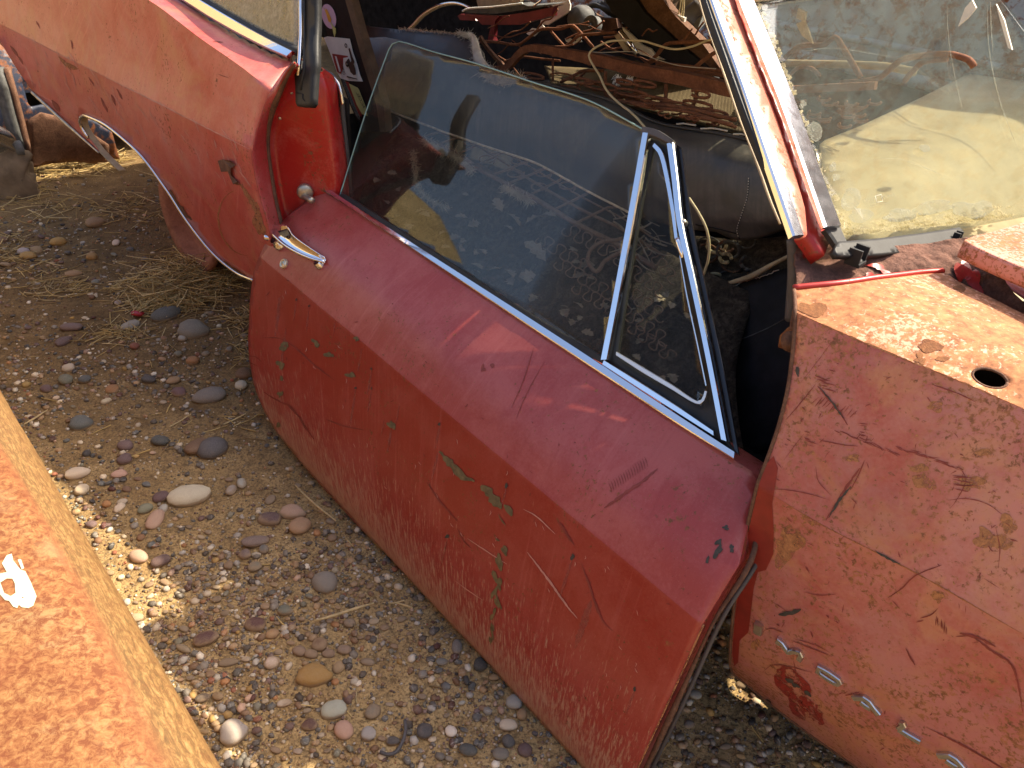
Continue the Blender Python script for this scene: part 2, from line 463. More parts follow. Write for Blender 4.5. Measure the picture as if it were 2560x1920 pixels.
def dusty_glass(name, tint, dustcol, base, patch, reflect=1., scale=5., fine=220., streak=0., rough=.015, ior=1.5):
    """thin pane: see-through where clean, a film of dust where dirty, mirror by angle"""
    s = NT(name); s.t.nodes.remove(s.b)
    tr = s.n('ShaderNodeBsdfTransparent'); s.put(tr.inputs[0], tint)
    di = s.n('ShaderNodeBsdfDiffuse'); dn = s.noise(scale, 6, .65, None, .7); fn = s.noise(fine, 3, .7)
    s.put(di.inputs[0], s.mix(s.noise(scale * 2.3, 4, .6), tuple(x * .8 for x in dustcol), dustcol))
    tl = s.n('ShaderNodeBsdfTranslucent'); s.put(tl.inputs[0], dustcol)
    dd = s.n('ShaderNodeMixShader'); dd.inputs[0].default_value = .45
    s.t.links.new(di.outputs[0], dd.inputs[1]); s.t.links.new(tl.outputs[0], dd.inputs[2])
    k = s.ramp(dn, [(.30, 0.), (.72, 1.)])
    k = s.math('ADD', s.math('MULTIPLY', k, patch), base)
    k = s.math('MULTIPLY', k, s.math('MULTIPLY_ADD', s.ramp(fn, [(.35, 0.), (.7, 1.)]), .9, .55))
    if streak:
        sn = s.noise(1., 4, .7, s.vec('UV', scale=(90, 2., 1)), .3); k = s.math('ADD', k, s.math('MULTIPLY', s.ramp(sn, [(.55, 0.), (.75, 1.)]), streak))
    m1 = s.n('ShaderNodeMixShader'); s.put(m1.inputs[0], k); s.t.links.new(tr.outputs[0], m1.inputs[1]); s.t.links.new(dd.outputs[0], m1.inputs[2])
    gl = s.n('ShaderNodeBsdfGlossy'); gl.inputs['Roughness'].default_value = rough
    fr = s.n('ShaderNodeFresnel'); fr.inputs[0].default_value = ior
    m2 = s.n('ShaderNodeMixShader'); s.put(m2.inputs[0], s.math('MULTIPLY', fr.outputs[0], reflect)); s.t.links.new(m1.outputs[0], m2.inputs[1]); s.t.links.new(gl.outputs[0], m2.inputs[2])
    s.t.links.new(m2.outputs[0], s.out.inputs[0]); return s.m

MT = {}
MT['paint_quarter'] = paint('paint_quarter', (.40, .042, .032), (.51, .135, .105), .58, streak=.55, dust=.08, rough=.34, stain=.40, rust=.05, seed=1.3)
MT['paint_jamb'] = paint('paint_jamb', (.36, .013, .011), (.50, .13, .10), .30, streak=.15, dust=.08, rough=.30, rust=.12, seed=9.)
MT['paint_fender'] = paint('paint_fender', (.33, .055, .042), (.44, .165, .140), .58, rust=.30, rustscale=110, streak=.0, dust=.07, rough=.31, stain=.75, seed=2.6, rustcol=(.24, .095, .04))  # the sky's purple cast on the side is mixed into the chalk colour
MT['paint_fender_top'] = paint('paint_fender_top', (.54, .22, .125), (.64, .34, .215), .6, rust=.74, rustscale=105, streak=0, dust=0, rough=.55, rustcol=(.32, .125, .050), seed=5.5)  # rustier, and coloured brighter and more orange to look sunlit
MT['paint_hood'] = paint('paint_hood', (.46, .13, .09), (.56, .23, .17), .6, rust=.42, rustscale=120, streak=0, dust=.1, rough=.5, seed=7.7, rustcol=(.24, .09, .03))
MT['paint_pillar'] = paint('paint_pillar', (.42, .085, .050), (.50, .175, .115), .6, rust=.24, rustscale=70, streak=.1, dust=.05, rough=.45, seed=3.3)
MT['red_edge'] = paint('red_edge', (.34, .02, .015), (.40, .05, .04), .3, rust=.15, streak=0, dust=.1, rough=.4, seed=6.)
MT['jamb_flange'] = paint('jamb_flange', (.32, .03, .03), (.42, .13, .12), .5, rust=.22, streak=0, dust=.1, rough=.4, seed=3.1)
MT['bare_soft'] = None
MT['bare_red'] = plain('bare_red', (.22, .018, .012), .5, var=.2)
MT['scratch'] = plain('scratch', (.20, .035, .025), .7, var=.3)
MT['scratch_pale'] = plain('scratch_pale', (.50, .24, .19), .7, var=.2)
def soft(name, col, rough=.8, scale=55, lo=.36, hi=.56):
    s = NT(name, rough); f = s.noise(scale, 5, .7, None, .5); g = s.noise(scale * 4, 3, .7)
    s.col(s.ramp(g, [(.3, tuple(x * .7 for x in col)), (.7, tuple(min(1, x * 1.3) for x in col))]))
    tr = s.n('ShaderNodeBsdfTransparent'); mx = s.n('ShaderNodeMixShader'); s.put(mx.inputs[0], s.ramp(f, [(lo, 0.), (hi, 1.)]))
    s.t.links.new(tr.outputs[0], mx.inputs[1]); s.t.links.new(s.b.outputs[0], mx.inputs[2]); s.t.links.new(mx.outputs[0], s.out.inputs[0]); return s.m
MT['chip'] = plain('chip', (.14, .105, .045), .85, var=.4, vs=60)
MT['chip_dark'] = plain('chip_dark', (.05, .045, .035), .85, var=.4, vs=60)
MT['rust_stain'] = soft('rust_stain', (.34, .15, .06))
MT['bare_soft'] = soft('bare_soft', (.24, .022, .015), .5, 45, .40, .52)
MT['rust_soft'] = soft('rust_soft', (.30, .12, .045), .85, 70, .30, .50)
MT['rust'] = rusty('rust')
MT['rust_bar'] = rusty('rust_bar', (.22, .088, .045), (.10, .042, .025), (.34, .15, .075), 22)
MT['rust_dusty'] = rusty('rust_dusty', (.25, .160, .110), (.13, .075, .050), (.33, .23, .17), 26, .9, .3)
MT['rust_dark'] = rusty('rust_dark', (.15, .075, .045), (.06, .03, .02), (.24, .13, .08), 18)
MT['rust_wheel'] = rusty('rust_wheel', (.34, .155, .105), (.20, .085, .055), (.42, .22, .15), 9, .8, .3)
MT['rust_cowl'] = rusty('rust_cowl', (.17, .085, .06), (.07, .034, .026), (.30, .15, .105), 30, .9, .9)
MT['rust_panel'] = None
MT['chrome'] = chrome('chrome', .09, pit=.1)
MT['chrome_worn'] = chrome('chrome_worn', .2, (.72, .70, .67), .5)
MT['pot_metal'] = chrome('pot_metal', .30, (.66, .64, .60), .25)
MT['dusty_paint'] = plain('dusty_paint', (.36, .28, .17), .8, var=.35, vs=14)
MT['glass_edge'] = plain('glass_edge', (.22, .34, .30), .2, var=.1, bump=0)
MT['steel'] = plain('steel', (.42, .38, .30), .4, .8, var=.35, vs=40)
MT['rubber'] = plain('rubber', (.020, .020, .020), .55, spec=.3, var=.35)
MT['rubber_grey'] = plain('rubber_grey', (.075, .068, .066), .65, var=.3, bs=60, bump=.3)
MT['black'] = plain('black', (.012, .012, .014), .6, spec=.2, var=.4)
MT['black_gloss'] = plain('black_gloss', (.012, .011, .012), .18, var=.3, bump=.03)
MT['navy'] = paint('navy', (.022, .03, .055), (.05, .06, .09), .4, rust=.42, rustscale=14, streak=.2, dust=.25, rough=.4, seed=8.)
MT['string'] = plain('string', (.55, .50, .42), .9, var=.2)
MT['wire'] = plain('wire', (.50, .42, .24), .55, var=.15)
MT['padding'] = plain('padding', (.74, .58, .40), .95, var=.4, vs=50)
MT['padding_white'] = plain('padding_white', (.85, .82, .76), .95, var=.2)
MT['glass_door'] = dusty_glass('glass_door', (.88, .88, .84), (.44, .38, .29), .014, .040, reflect=.12, scale=5.5, streak=.02, ior=1.55)
MT['glass_vent'] = dusty_glass('glass_vent', (.86, .88, .86), (.42, .38, .31), .008, .02, reflect=.13, scale=8)
MT['glass_side'] = dusty_glass('glass_side', (.75, .74, .68), (.50, .45, .34), .34, .55, reflect=.7, scale=9, fine=60)
MT['glass_wind'] = dusty_glass('glass_wind', (.95, .96, .90), (.50, .54, .48), .045, .060, reflect=.35, scale=7, fine=110)
MT['delam'] = dusty_glass('delam', (.88, .85, .68), (.58, .52, .34), .30, .45, reflect=.6, scale=22, fine=160)
MT['delam_pale'] = dusty_glass('delam_pale', (.85, .85, .78), (.65, .66, .55), .18, .22, reflect=1., scale=22, fine=160)

def vinyl(name, c, dust):
    s = NT(name, .42); f = s.noise(4, 6, .65, None, .8); st = s.noise(1., 4, .7, s.vec('UV', scale=(55, 3., 1)), .4)
    k = s.math('MULTIPLY', s.ramp(f, [(.40, 0.), (.68, 1.)]), s.ramp(st, [(.35, .35), (.65, 1.)]))
    s.col(s.mix(s.math('MULTIPLY', k, dust), c, (.30, .26, .20)))
    s.rough(s.math('MULTIPLY_ADD', k, .4, .38)); s.nrm(s.bump(s.math('ADD', s.vor(420), s.math('MULTIPLY', s.noise(9, 3), 4.)), .12, .002)); return s.m
MT['vinyl'] = vinyl('vinyl', (.052, .050, .048), .55)
MT['vinyl_clean'] = vinyl('vinyl_clean', (.026, .024, .022), .22)

def dirt():
    s = NT('dirt', .95, spec=.15); ob = s.tc.outputs['Object']
    big = s.noise(1.3, 6, .65, None, .6); med = s.noise(9, 7, .7, None, .5); grit = s.noise(140, 5, .75); grit2 = s.noise(420, 3, .7)
    sand = s.ramp(med, [(.30, (.36, .225, .095)), (.50, (.50, .335, .145)), (.72, (.62, .44, .21))])
    dark = s.ramp(med, [(.30, (.115, .070, .029)), (.55, (.225, .142, .060)), (.75, (.34, .225, .10))])
    xyz = s.sep(ob)
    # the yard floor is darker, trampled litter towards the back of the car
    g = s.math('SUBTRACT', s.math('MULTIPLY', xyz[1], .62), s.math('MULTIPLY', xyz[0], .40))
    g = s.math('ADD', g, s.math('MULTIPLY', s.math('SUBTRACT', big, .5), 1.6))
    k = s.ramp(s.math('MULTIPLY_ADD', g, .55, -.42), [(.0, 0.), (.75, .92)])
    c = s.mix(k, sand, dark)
    c = s.mix(s.ramp(grit, [(.38, .75), (.54, 0.)]), c, (.06, .038, .022)); c = s.mix(s.ramp(s.noise(45, 5, .75, None, .6), [(.36, .6), (.50, 0.)]), c, (.085, .055, .032)); c = s.mix(s.ramp(grit2, [(.58, 0.), (.75, .45)]), c, (.42, .32, .21))
    sp = s.ramp(s.vor(75), [(.10, 1.), (.2, 0.)]); spm = s.ramp(s.noise(20, 3), [(.45, 0.), (.6, 1.)])
    c = s.mix(s.math('MULTIPLY', s.math('MULTIPLY', sp, spm), .6), c, (.055, .04, .03))
    s.col(c)
    h = s.math('ADD', s.math('MULTIPLY', grit, .9), s.math('ADD', s.math('MULTIPLY', grit2, .35), s.math('MULTIPLY', med, 1.5)))
    s.nrm(s.bump(h, .75, .006)); return s.m
MT['dirt'] = dirt()
def stone():
    s = NT('stone', .72, spec=.3)
    at = s.n('ShaderNodeAttribute', attribute_name='tint', attribute_type='GEOMETRY'); oi = s.n('ShaderNodeObjectInfo')
    base = s.mix(at.outputs['Alpha'], oi.outputs['Color'], at.outputs['Color'])
    f = s.noise(28, 6, .65, None, .4); v = s.noise(9, 3, .5, None, 2.5); g = s.noise(190, 3, .7)
    c = s.mix(s.ramp(f, [(.35, .45), (.6, 0.)]), base, s.mix(1., base, (.62, .58, .55), 'MULTIPLY'))
    c = s.mix(s.ramp(f, [(.5, 0.), (.75, .35)]), c, s.mix(.5, base, (.75, .68, .55)))
    c = s.mix(s.ramp(v, [(.488, 0.), (.5, .35), (.512, 0.)]), c, (.62, .58, .5))
    c = s.mix(s.ramp(g, [(.6, 0.), (.74, .5)]), c, (.10, .08, .06))
    # dry soil clinging low on each pebble
    gp = s.n('ShaderNodeNewGeometry'); z = s.sep(gp.outputs['Position'])[2]
    k = s.ramp(s.math('ADD', s.math('MULTIPLY', z, 38.), s.math('MULTIPLY', s.noise(60, 4, .7, gp.outputs['Position']), .5)), [(.26, .7), (.42, 0.)]); k = s.math('MULTIPLY', k, s.math('MULTIPLY_ADD', at.outputs['Alpha'], -.75, 1.)); c = s.mix(k, c, (.30, .205, .115))
    c = s.mix(s.ramp(s.noise(35, 5, .7, gp.outputs['Position']), [(.5, 0.), (.75, .22)]), c, (.34, .25, .155))
    s.col(c); s.rough(s.math('MULTIPLY_ADD', f, .35, .5)); s.nrm(s.bump(s.math('ADD', f, g), .25, .003)); return s.m
MT['stone'] = stone()
def straw():
    s = NT('straw', .7, spec=.3); f = s.noise(30, 4, .6)
    at = s.n('ShaderNodeAttribute', attribute_name='tint', attribute_type='GEOMETRY')
    s.col(s.mix(s.ramp(f, [(.3, .4), (.65, 0.)]), at.outputs['Color'], (.13, .085, .04))); return s.m
MT['straw'] = straw()
MT['straw_one'] = plain('straw_one', (.46, .34, .16), .65, var=.3, vs=60)
MT['leaf'] = plain('leaf', (.25, .195, .14), .8, var=.4, vs=25)
def rustpanel():
    s = NT('rust_panel', .68, spec=.25); f = s.noise(9, 8, .74, None, 1.3); g = s.noise(120, 6, .78, None, .5); h = s.noise(3.4, 6, .7, None, 1.2)
    fl = s.noise(1., 7, .76, s.vec('UV', scale=(55, 170, 1), rot=(0, 0, .75)), .9)
    c = s.ramp(f, [(.28, (0.159, 0.051, 0.017)), (.42, (0.217, 0.087, 0.029)), (.54, (0.249, 0.118, 0.041)), (.66, (0.244, 0.142, 0.062)), (.80, (0.213, 0.167, 0.101))])
    c = s.mix(s.ramp(g, [(.42, .95), (.56, 0.)]), c, (0.128, 0.037, 0.012)); c = s.mix(s.ramp(g, [(.55, 0.), (.66, .75)]), c, (0.281, 0.155, 0.060))
    c = s.mix(s.ramp(h, [(.54, 0.), (.66, .45)]), c, (0.190, 0.055, 0.024)); c = s.mix(s.ramp(h, [(.36, .5), (.45, 0.)]), c, (0.264, 0.173, 0.084))
    v = s.sep(s.tc.outputs['UV'])[1]; edge = s.ramp(s.math('MULTIPLY_ADD', s.math('SUBTRACT', v, RPV), 40., .5), [(0., 0.), (1., 1.)])
    e2 = s.ramp(fl, [(.36, (0.090, 0.049, 0.018)), (.47, (0.143, 0.078, 0.026)), (.55, (0.223, 0.124, 0.043)), (.66, (0.264, 0.167, 0.066))])
    e2 = s.mix(s.ramp(g, [(.40, .6), (.55, 0.)]), e2, (0.116, 0.049, 0.017))
    ridge = s.math('SUBTRACT', 1., s.math('MULTIPLY', s.math('ABSOLUTE', s.math('SUBTRACT', v, RPV)), 55.), clamp=True)
    c = s.mix(edge, c, e2); c = s.mix(s.math('MULTIPLY', ridge, .35), c, (0.190, 0.049, 0.020))
    s.col(c); s.nrm(s.bump(s.math('ADD', s.math('MULTIPLY', fl, .5), g), .30, .002)); return s.m
MT['mark_paint'] = plain('mark_paint', (.50, .47, .32), .7, var=.25, vs=60)
MT['dash'] = plain('dash', (.46, .37, .23), .8, var=.18, vs=8)
MT['burlap'] = None
def burlap():
    s = NT('burlap', .95, spec=.1); w = s.n('ShaderNodeTexWave'); w.inputs['Scale'].default_value = 60; s.put(w.inputs['Vector'], s.vec('UV', rot=(0, 0, 0)))
    w2 = s.n('ShaderNodeTexWave', bands_direction='Y'); w2.inputs['Scale'].default_value = 60; s.put(w2.inputs['Vector'], s.vec('UV'))
    k = s.math('MULTIPLY', w.outputs['Fac'], w2.outputs['Fac']); f = s.noise(12, 5, .7)
    s.col(s.mix(k, (.06, .045, .025), s.ramp(f, [(.3, (.22, .16, .09)), (.7, (.42, .33, .18))]))); s.nrm(s.bump(k, .8, .003)); return s.m
MT['burlap'] = burlap()
def litter():
    s = NT('litter', .95, spec=.1); f = s.noise(14, 8, .75, None, 1.4); g = s.noise(90, 5, .75, None, .8)
    c = s.ramp(f, [(.3, (.03, .025, .021)), (.48, (.075, .06, .048)), (.62, (.15, .12, .092)), (.8, (.24, .195, .15))])
    s.col(s.mix(s.ramp(g, [(.38, .7), (.55, 0.)]), c, (.02, .016, .013))); s.nrm(s.bump(s.math('ADD', f, g), 1., .012)); return s.m
MT['litter'] = litter()
MT['blue_grey'] = paint('blue_grey', (.26, .31, .32), (.36, .41, .42), .5, rust=.40, rustscale=12, streak=.3, dust=.2, rough=.45, seed=12.)
MT['sheet_white'] = plain('sheet_white', (.70, .66, .55), .8, var=.12)
MT['sheet_tan'] = plain('sheet_tan', (.36, .28, .17), .8, var=.35)
MT['red_tray'] = plain('red_tray', (.16, .018, .022), .4, var=.25)
MT['grey_metal'] = plain('grey_metal', (.10, .10, .095), .7, .1, spec=.3, var=.4, vs=30)
MT['plastic_grey'] = plain('plastic_grey', (.34, .35, .33), .55, var=.2)
MT['plastic_white'] = plain('plastic_white', (.74, .73, .68), .5, var=.1)
MT['wood'] = plain('wood', (.13, .082, .05), .8, var=.35)
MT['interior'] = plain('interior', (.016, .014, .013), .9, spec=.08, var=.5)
MT['sticker_white'] = plain('sticker_white', (.62, .66, .68), .45, var=.1, bump=0)
MT['sticker_lilac'] = plain('sticker_lilac', (.58, .42, .62), .45, var=.05, bump=0)
MT['sticker_yellow'] = plain('sticker_yellow', (.52, .52, .22), .5, var=.1, bump=0)
MT['sticker_orange'] = plain('sticker_orange', (.70, .36, .06), .5, var=.1, bump=0)
MT['sticker_green'] = plain('sticker_green', (.50, .52, .18), .5, var=.1, bump=0)
MT['sticker_red'] = plain('sticker_red', (.22, .015, .02), .5, var=.1, bump=0)
MT['ink'] = plain('ink', (.012, .012, .014), .5, var=.1, bump=0)
MT['mud'] = plain('mud', (.17, .12, .07), .95, var=.4, vs=12, bump=.6, bs=40)
MT['reflector_red'] = plain('reflector_red', (.30, .01, .02), .2, var=.2)

def dryhill():
    s = NT('dry_grass_hill', .95, spec=.1); f = s.noise(.35, 8, .7, None, .5); g = s.noise(2.5, 6, .75)
    c = s.ramp(f, [(.3, (.20, .145, .065)), (.5, (.34, .25, .12)), (.7, (.42, .32, .17))]); s.col(s.mix(s.ramp(g, [(.35, .5), (.55, 0.)]), c, (.10, .085, .04))); return s.m
MT['hill'] = dryhill()
MT['lock'] = plain('lock', (.62, .56, .42), .32, .75, var=.2, vs=60, bump=.05)
# ------------------------------------------------------------------ ground
def axis_pts(lo, hi, step, far):
    core = np.arange(lo, hi + step / 2, step); g = step * np.cumsum(1.28 ** np.arange(1, 60)); g = g[g < far]
    return np.r_[(lo - g)[::-1], core, hi + g]
gx = axis_pts(-3.4, 1.4, .02, 400); gy = axis_pts(.2, 5.6, .02, 400)
GX, GY = np.meshgrid(gx, gy)
def ground_h(x, y):
    p = np.stack([x, y, np.zeros_like(x)], -1) + 31.7
    w = np.exp(-((x + .8)**2 + (y - 2)**2) / 60)
    h = (vnoise(p, 2.1) - .5) * .030 + (vnoise(p, 7.3) - .5) * .016 + (vnoise(p, 21.) - .5) * .009
    return h * w - .004
GZ = ground_h(GX, GY) + (vnoise(np.stack([GX, GY, 0*GX], -1) + 9., 55.) - .5) * .006
nx, ny = len(gx), len(gy)
gi = np.arange(nx*ny).reshape(ny, nx)
gf = np.stack([gi[:-1, :-1], gi[:-1, 1:], gi[1:, 1:], gi[1:, :-1]], -1).reshape(-1, 4)
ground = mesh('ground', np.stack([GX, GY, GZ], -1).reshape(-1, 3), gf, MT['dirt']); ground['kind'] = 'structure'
ground['label'] = 'bare stony dirt of the yard floor'

# dry hills all round the yard
rr_ = np.array([13, 16, 20, 25, 31, 38, 46, 56, 70, 90, 120, 160, 220.]); th_ = np.linspace(0, 2 * math.pi, 121)[:-1]
HV_ = []
for r in rr_:
    for t in th_:
        x, y = r * math.cos(t), r * math.sin(t); k = min(1, max(0, (r - 13) / 45)); k = k * k * (3 - 2 * k)
        HV_.append((x, y, -.15 + k * (17 + 11 * (vnoise(np.array([x, y, 0.]) + 300, .045) - .5) + 4 * (vnoise(np.array([x, y, 0.]) + 300, .16) - .5))))
nT = len(th_); hills = mesh('hills', HV_, [(j*nT+i, j*nT+(i+1) % nT, (j+1)*nT+(i+1) % nT, (j+1)*nT+i) for j in range(len(rr_)-1) for i in range(nT)], MT['hill']); hills['kind'] = 'structure'

# ------------------------------------------------------------------ the red car
CAR = thing('car', 'faded red wrecked coupe with chrome trim and its side door hanging low', 'car', tuple(car(-1.2, -2.05, 0)))

# quarter panel ------------------------------------------------------
def rb(px, b): return [onb(x, y, b) for x, y in px]
QS = Patch([
    rb([(-160, -420), (200, -160), (456, 4), (548, 62), (658, 121), (745, 160), (800, 185)], -1.285),
    rb([(-260, -330), (120, -130), (371, 0), (500, 95), (600, 165), (654, 207), (760, 285)], -1.165),
    rb([(-330, -210), (0, -20), (330, 150), (642, 300), (760, 362)], -1.135),
    rb([(-330, -105), (0, 59), (629, 375), (760, 441)], -1.106),
    rb([(-330, 30), (0, 200), (300, 365), (650, 580), (760, 648)], -1.122),
    rb([(-330, 190), (0, 370), (250, 520), (600, 745), (760, 845)], -1.20)], sharp=(1, 3), nu=70, nv=9)
q_open = [(591, 681), (527, 626), (468, 551), (418, 475), (359, 394), (310, 347), (262, 310), (225, 293), (209, 288), (201, 296), (204, 315), (222, 345), (249, 381)]
q_out = [(458, 6), (548, 62), (658, 121), (730, 152), (717, 173), (697, 202), (675, 236), (660, 266), (650, 295), (640, 328), (633, 359), (629, 380), (631, 407), (637, 435), (650, 494), (667, 549), (676, 590), (676, 640), (660, 712), (640, 706)] \
    + q_open + [(169, 309), (84, 231), (46, 178), (0, 102), (-40, 20), (-75, -90), (-110, -200), (200, -158)]
qdent = lambda x, y, z: .004 * (vnoise(np.array([x, y, z]) + 3., 3.2) - .5) + .0015 * (vnoise(np.array([x, y, z]), 11.) - .5)
quarter = panel('quarter_panel', QS, q_out, MT['paint_quarter'], CAR, disp=qdent, step=10, folds=(9, 27))
# bright mouldings of the quarter panel
def btrim(name, l, r, bl, br, mat, parent, h, n=40, nn=O2 * .7 + ZZ * .7):
    L = [onb(x, y, bl) for x, y in crspline(l, n)]; R = [onb(x, y, br) for x, y in crspline(r, n)]; side, W = [], []
    for p, q in zip(L, R): w = np.linalg.norm(q - p); side.append((q - p) / w); W.append(w)
    return mesh(name, *strip_geo([(p + q) / 2 for p, q in zip(L, R)], np.array(W), h, side, [nn] * n), mat, parent, smooth=False)
btrim('belt_moulding', [(300, -95), (456, 3), (548, 61), (658, 120), (722, 148)], [(345, -95), (498, 0), (591, 55), (675, 101), (738, 133)], -1.272, -1.285, MT['chrome'], quarter, .012)
def edge_tube(name, surf, px, r, mat, parent, off=.0, n=None, sides=8, sm=60, **kw):
    return tube(name, [surf.p(*q, off) for q in crspline(px, sm)], r, mat, parent, n=sides, **kw)
edge_tube('wheel_lip_moulding', QS, [(640, 703)] + q_open[:-1], .0065, MT['chrome_worn'], quarter, .002)
edge_tube('sill_moulding', QS, [(249, 381), (169, 309), (84, 231)], [.004, .008, .008], MT['steel'], quarter, .004)
# inner return of the wheel opening
lip_px = [(201, 290), (204, 315), (222, 345), (249, 381), (297, 428)]
L0 = [QS.p(*q) for q in crspline(lip_px, 18)]
sheet('wheel_lip_flange', Patch([L0, [p - O2 * .016 for p in L0], [p - O2 * .026 + C2 * .006 for p in L0]], nu=20, nv=4), MT['dusty_paint'], quarter, .003)
# tear in the sheet metal
tear = [(550, 400), (560, 398), (586, 399), (592, 412), (586, 418), (583, 436), (590, 447), (601, 452), (600, 462), (590, 458), (579, 446), (572, 428), (560, 428)]
tp = [QS.p(*q, .002 + .018 * random.random()) for q in tear]
mesh('torn_flap', tp, [tuple(range(len(tp)))], MT['rust_dark'], quarter, smooth=False)
marks('rust_streaks', QS, [stroke([(600, 460), (622, 490), (640, 525), (650, 560)], 12, .4), stroke([(640, 505), (652, 560), (668, 598)], 15, .5), blob(645, 560, 12, 24, -.3, .3),
      stroke([(180, 175), (155, 148), (147, 141)], 7, .5), stroke([(160, 158), (185, 168), (196, 172)], 11, .4)], MT['rust_soft'], quarter)
marks('crease_wear_highlight', QS, [stroke([(4, 62), (120, 121), (250, 185)], 2.4, .6), stroke([(250, 185), (400, 260), (520, 321), (626, 373)], 3.0, .6)], MT['scratch_pale'], quarter, lift=.001)  # scuffed paint plus the fold's highlight, drawn as a pale line
marks('chalk_ring', QS, [stroke([(612 + 66 * math.cos(t), 556 + 82 * math.sin(t) + 10 * math.cos(t)) for t in np.linspace(1.5, 4.3, 16)], 4, .5)], MT['rust_soft'], quarter, lift=.001)
marks('rust_edge', QS, [stroke([(424, 474), (450, 515), (470, 540), (480, 550)], 10, .7), stroke([(560, 652), (590, 676), (630, 700)], 7, .6)], MT['rust_dark'], quarter)
sc = []
for (x, y, l, w, a) in [(36, 128, 34, 8, .95), (52, 150, 26, 5, 1.0), (140, 265, 36, 9, 1.0), (262, 262, 40, 6, 1.15), (285, 250, 30, 5, 1.2), (95, 62, 22, 3, 1.1), (545, 105, 26, 3, .1), (560, 190, 30, 2, .35), (268, 60, 3, 3, 0), (180, 112, 22, 4, 1.4), (230, 205, 26, 4, 1.0), (300, 235, 30, 5, 1.1)]:
    c, s_ = math.cos(a), math.sin(a); sc.append(stroke([(x - c*l/2, y - s_*l/2), (x + random.uniform(-1, 1), y), (x + c*l/2, y + s_*l/2)], w, .5))
marks('scuffs', QS, sc, MT['scratch'], quarter)
sc = []
for k in range(60):
    x = random.uniform(60, 600); y = 30 + .5 * x + random.uniform(10, 130); l = random.uniform(14, 60); a = 1.05 + random.uniform(-.25, .25)
    if not inpoly(np.array([x, y]), q_out) or not inpoly(np.array([x + l * .5, y + l]), q_out): continue
    sc.append(stroke([(x, y), (x + math.cos(a) * l * .5, y + math.sin(a) * l * .5), (x + math.cos(a + .05) * l, y + math.sin(a + .05) * l)], random.uniform(1.2, 2.4), .4))
marks('pale_scratches', QS, sc, MT['scratch_pale'], quarter, lift=.001)

# door jamb ----------------------------------------------------------
jb0 = [QS.p(x, y) for x, y in [(731, 150), (717, 173), (697, 202), (675, 236), (660, 266), (650, 295), (640, 328), (633, 359), (629, 382), (637, 435), (650, 494), (667, 549), (676, 590), (676, 640), (668, 700)]]
J1 = rb([(736, 155), (713, 186), (690, 236), (676, 270), (667, 305), (663, 350), (664, 380), (671, 435), (682, 500), (696, 560), (708, 615), (712, 680), (710, 730)], -1.165)
J2 = rb([(742, 160), (722, 190), (700, 236), (685, 270), (674, 305), (669, 350), (671, 380), (679, 435), (690, 500), (706, 560), (718, 615), (722, 680), (720, 730)], -1.185)
J3 = rb([(752, 168), (738, 195), (716, 236), (702, 270), (692, 305), (687, 350), (690, 390), (699, 450), (712, 520), (732, 600), (742, 660), (745, 730)], -1.215)
J4 = rb([(790, 175), (797, 215), (806, 260), (812, 310), (818, 360), (824, 410), (828, 460), (832, 540), (835, 620), (835, 730)], -1.30)
J5 = rb([(803, 180), (815, 215), (822, 260), (828, 310), (834, 360), (840, 410), (845, 460), (848, 540), (850, 620), (850, 730)], -1.315)
J6 = rb([(808, 172), (838, 200), (846, 262), (853, 310), (860, 360), (866, 410), (870, 460), (875, 540), (878, 620), (878, 730)], -1.37)
J7 = [p - C2 * .16 - O2 * .02 for p in J6]
JS = Patch([jb0, J1, J2, J3, J4, J5, J6, J7], sharp=(1, 2, 6), nu=50, nv=5)
jamb = sheet('door_jamb', JS, MT['paint_jamb'], CAR, .004)
jamb.data.materials.append(MT['jamb_flange'])
for i, p in enumerate(jamb.data.polygons):
    if i // (JS.nu - 1) < 5: p.material_index = 1
tube('sealing_groove', [JS.p(*q, .0005) for q in crspline([(736, 158), (717, 188), (694, 236), (680, 270), (670, 305), (666, 350), (668, 385), (675, 435), (686, 500), (701, 560), (713, 612)], 50)], [.006, .012, .009, .010, .008], MT['rust_dark'], jamb, 6)
tube('weatherstrip', crspline(rb([(806, 176), (838, 198), (852, 240), (858, 300), (866, 370), (872, 430), (876, 520)], -1.385), 40), .008, MT['rubber_grey'], jamb)
tube('pinch_flange', crspline(rb([(795, 178), (815, 184), (835, 196), (848, 215), (858, 262)], -1.375), 26), .006, MT['chrome_worn'], jamb, 6)
# latch pin
pc = JS.p(765, 475, .004); pn = (C2 * .8 + O2 * .6); pn /= np.linalg.norm(pn)
st = mesh('latch_pin', *lathe_geo(pc, pn, [(0, .024), (.020, .023), (.025, .017), (.025, .010), (.021, .0), (.021, -.01)]), MT['steel'], jamb)
mesh('pin_head', *lathe_geo(pc + pn * .028 + C2 * .012 - ZZ * .01, C2, [(0, .03), (.009, .029), (.011, .02), (.008, -.02)], 14), MT['steel'], st)
for x, y, r in [(729, 232, .005), (700, 295, .006)]:
    mesh('screw', *lathe_geo(JS.p(x, y, 0), O2 * .5 + C2 * .8, [(0, .004), (r * .8, .004), (r, 0)], 10), MT['steel'], jamb)
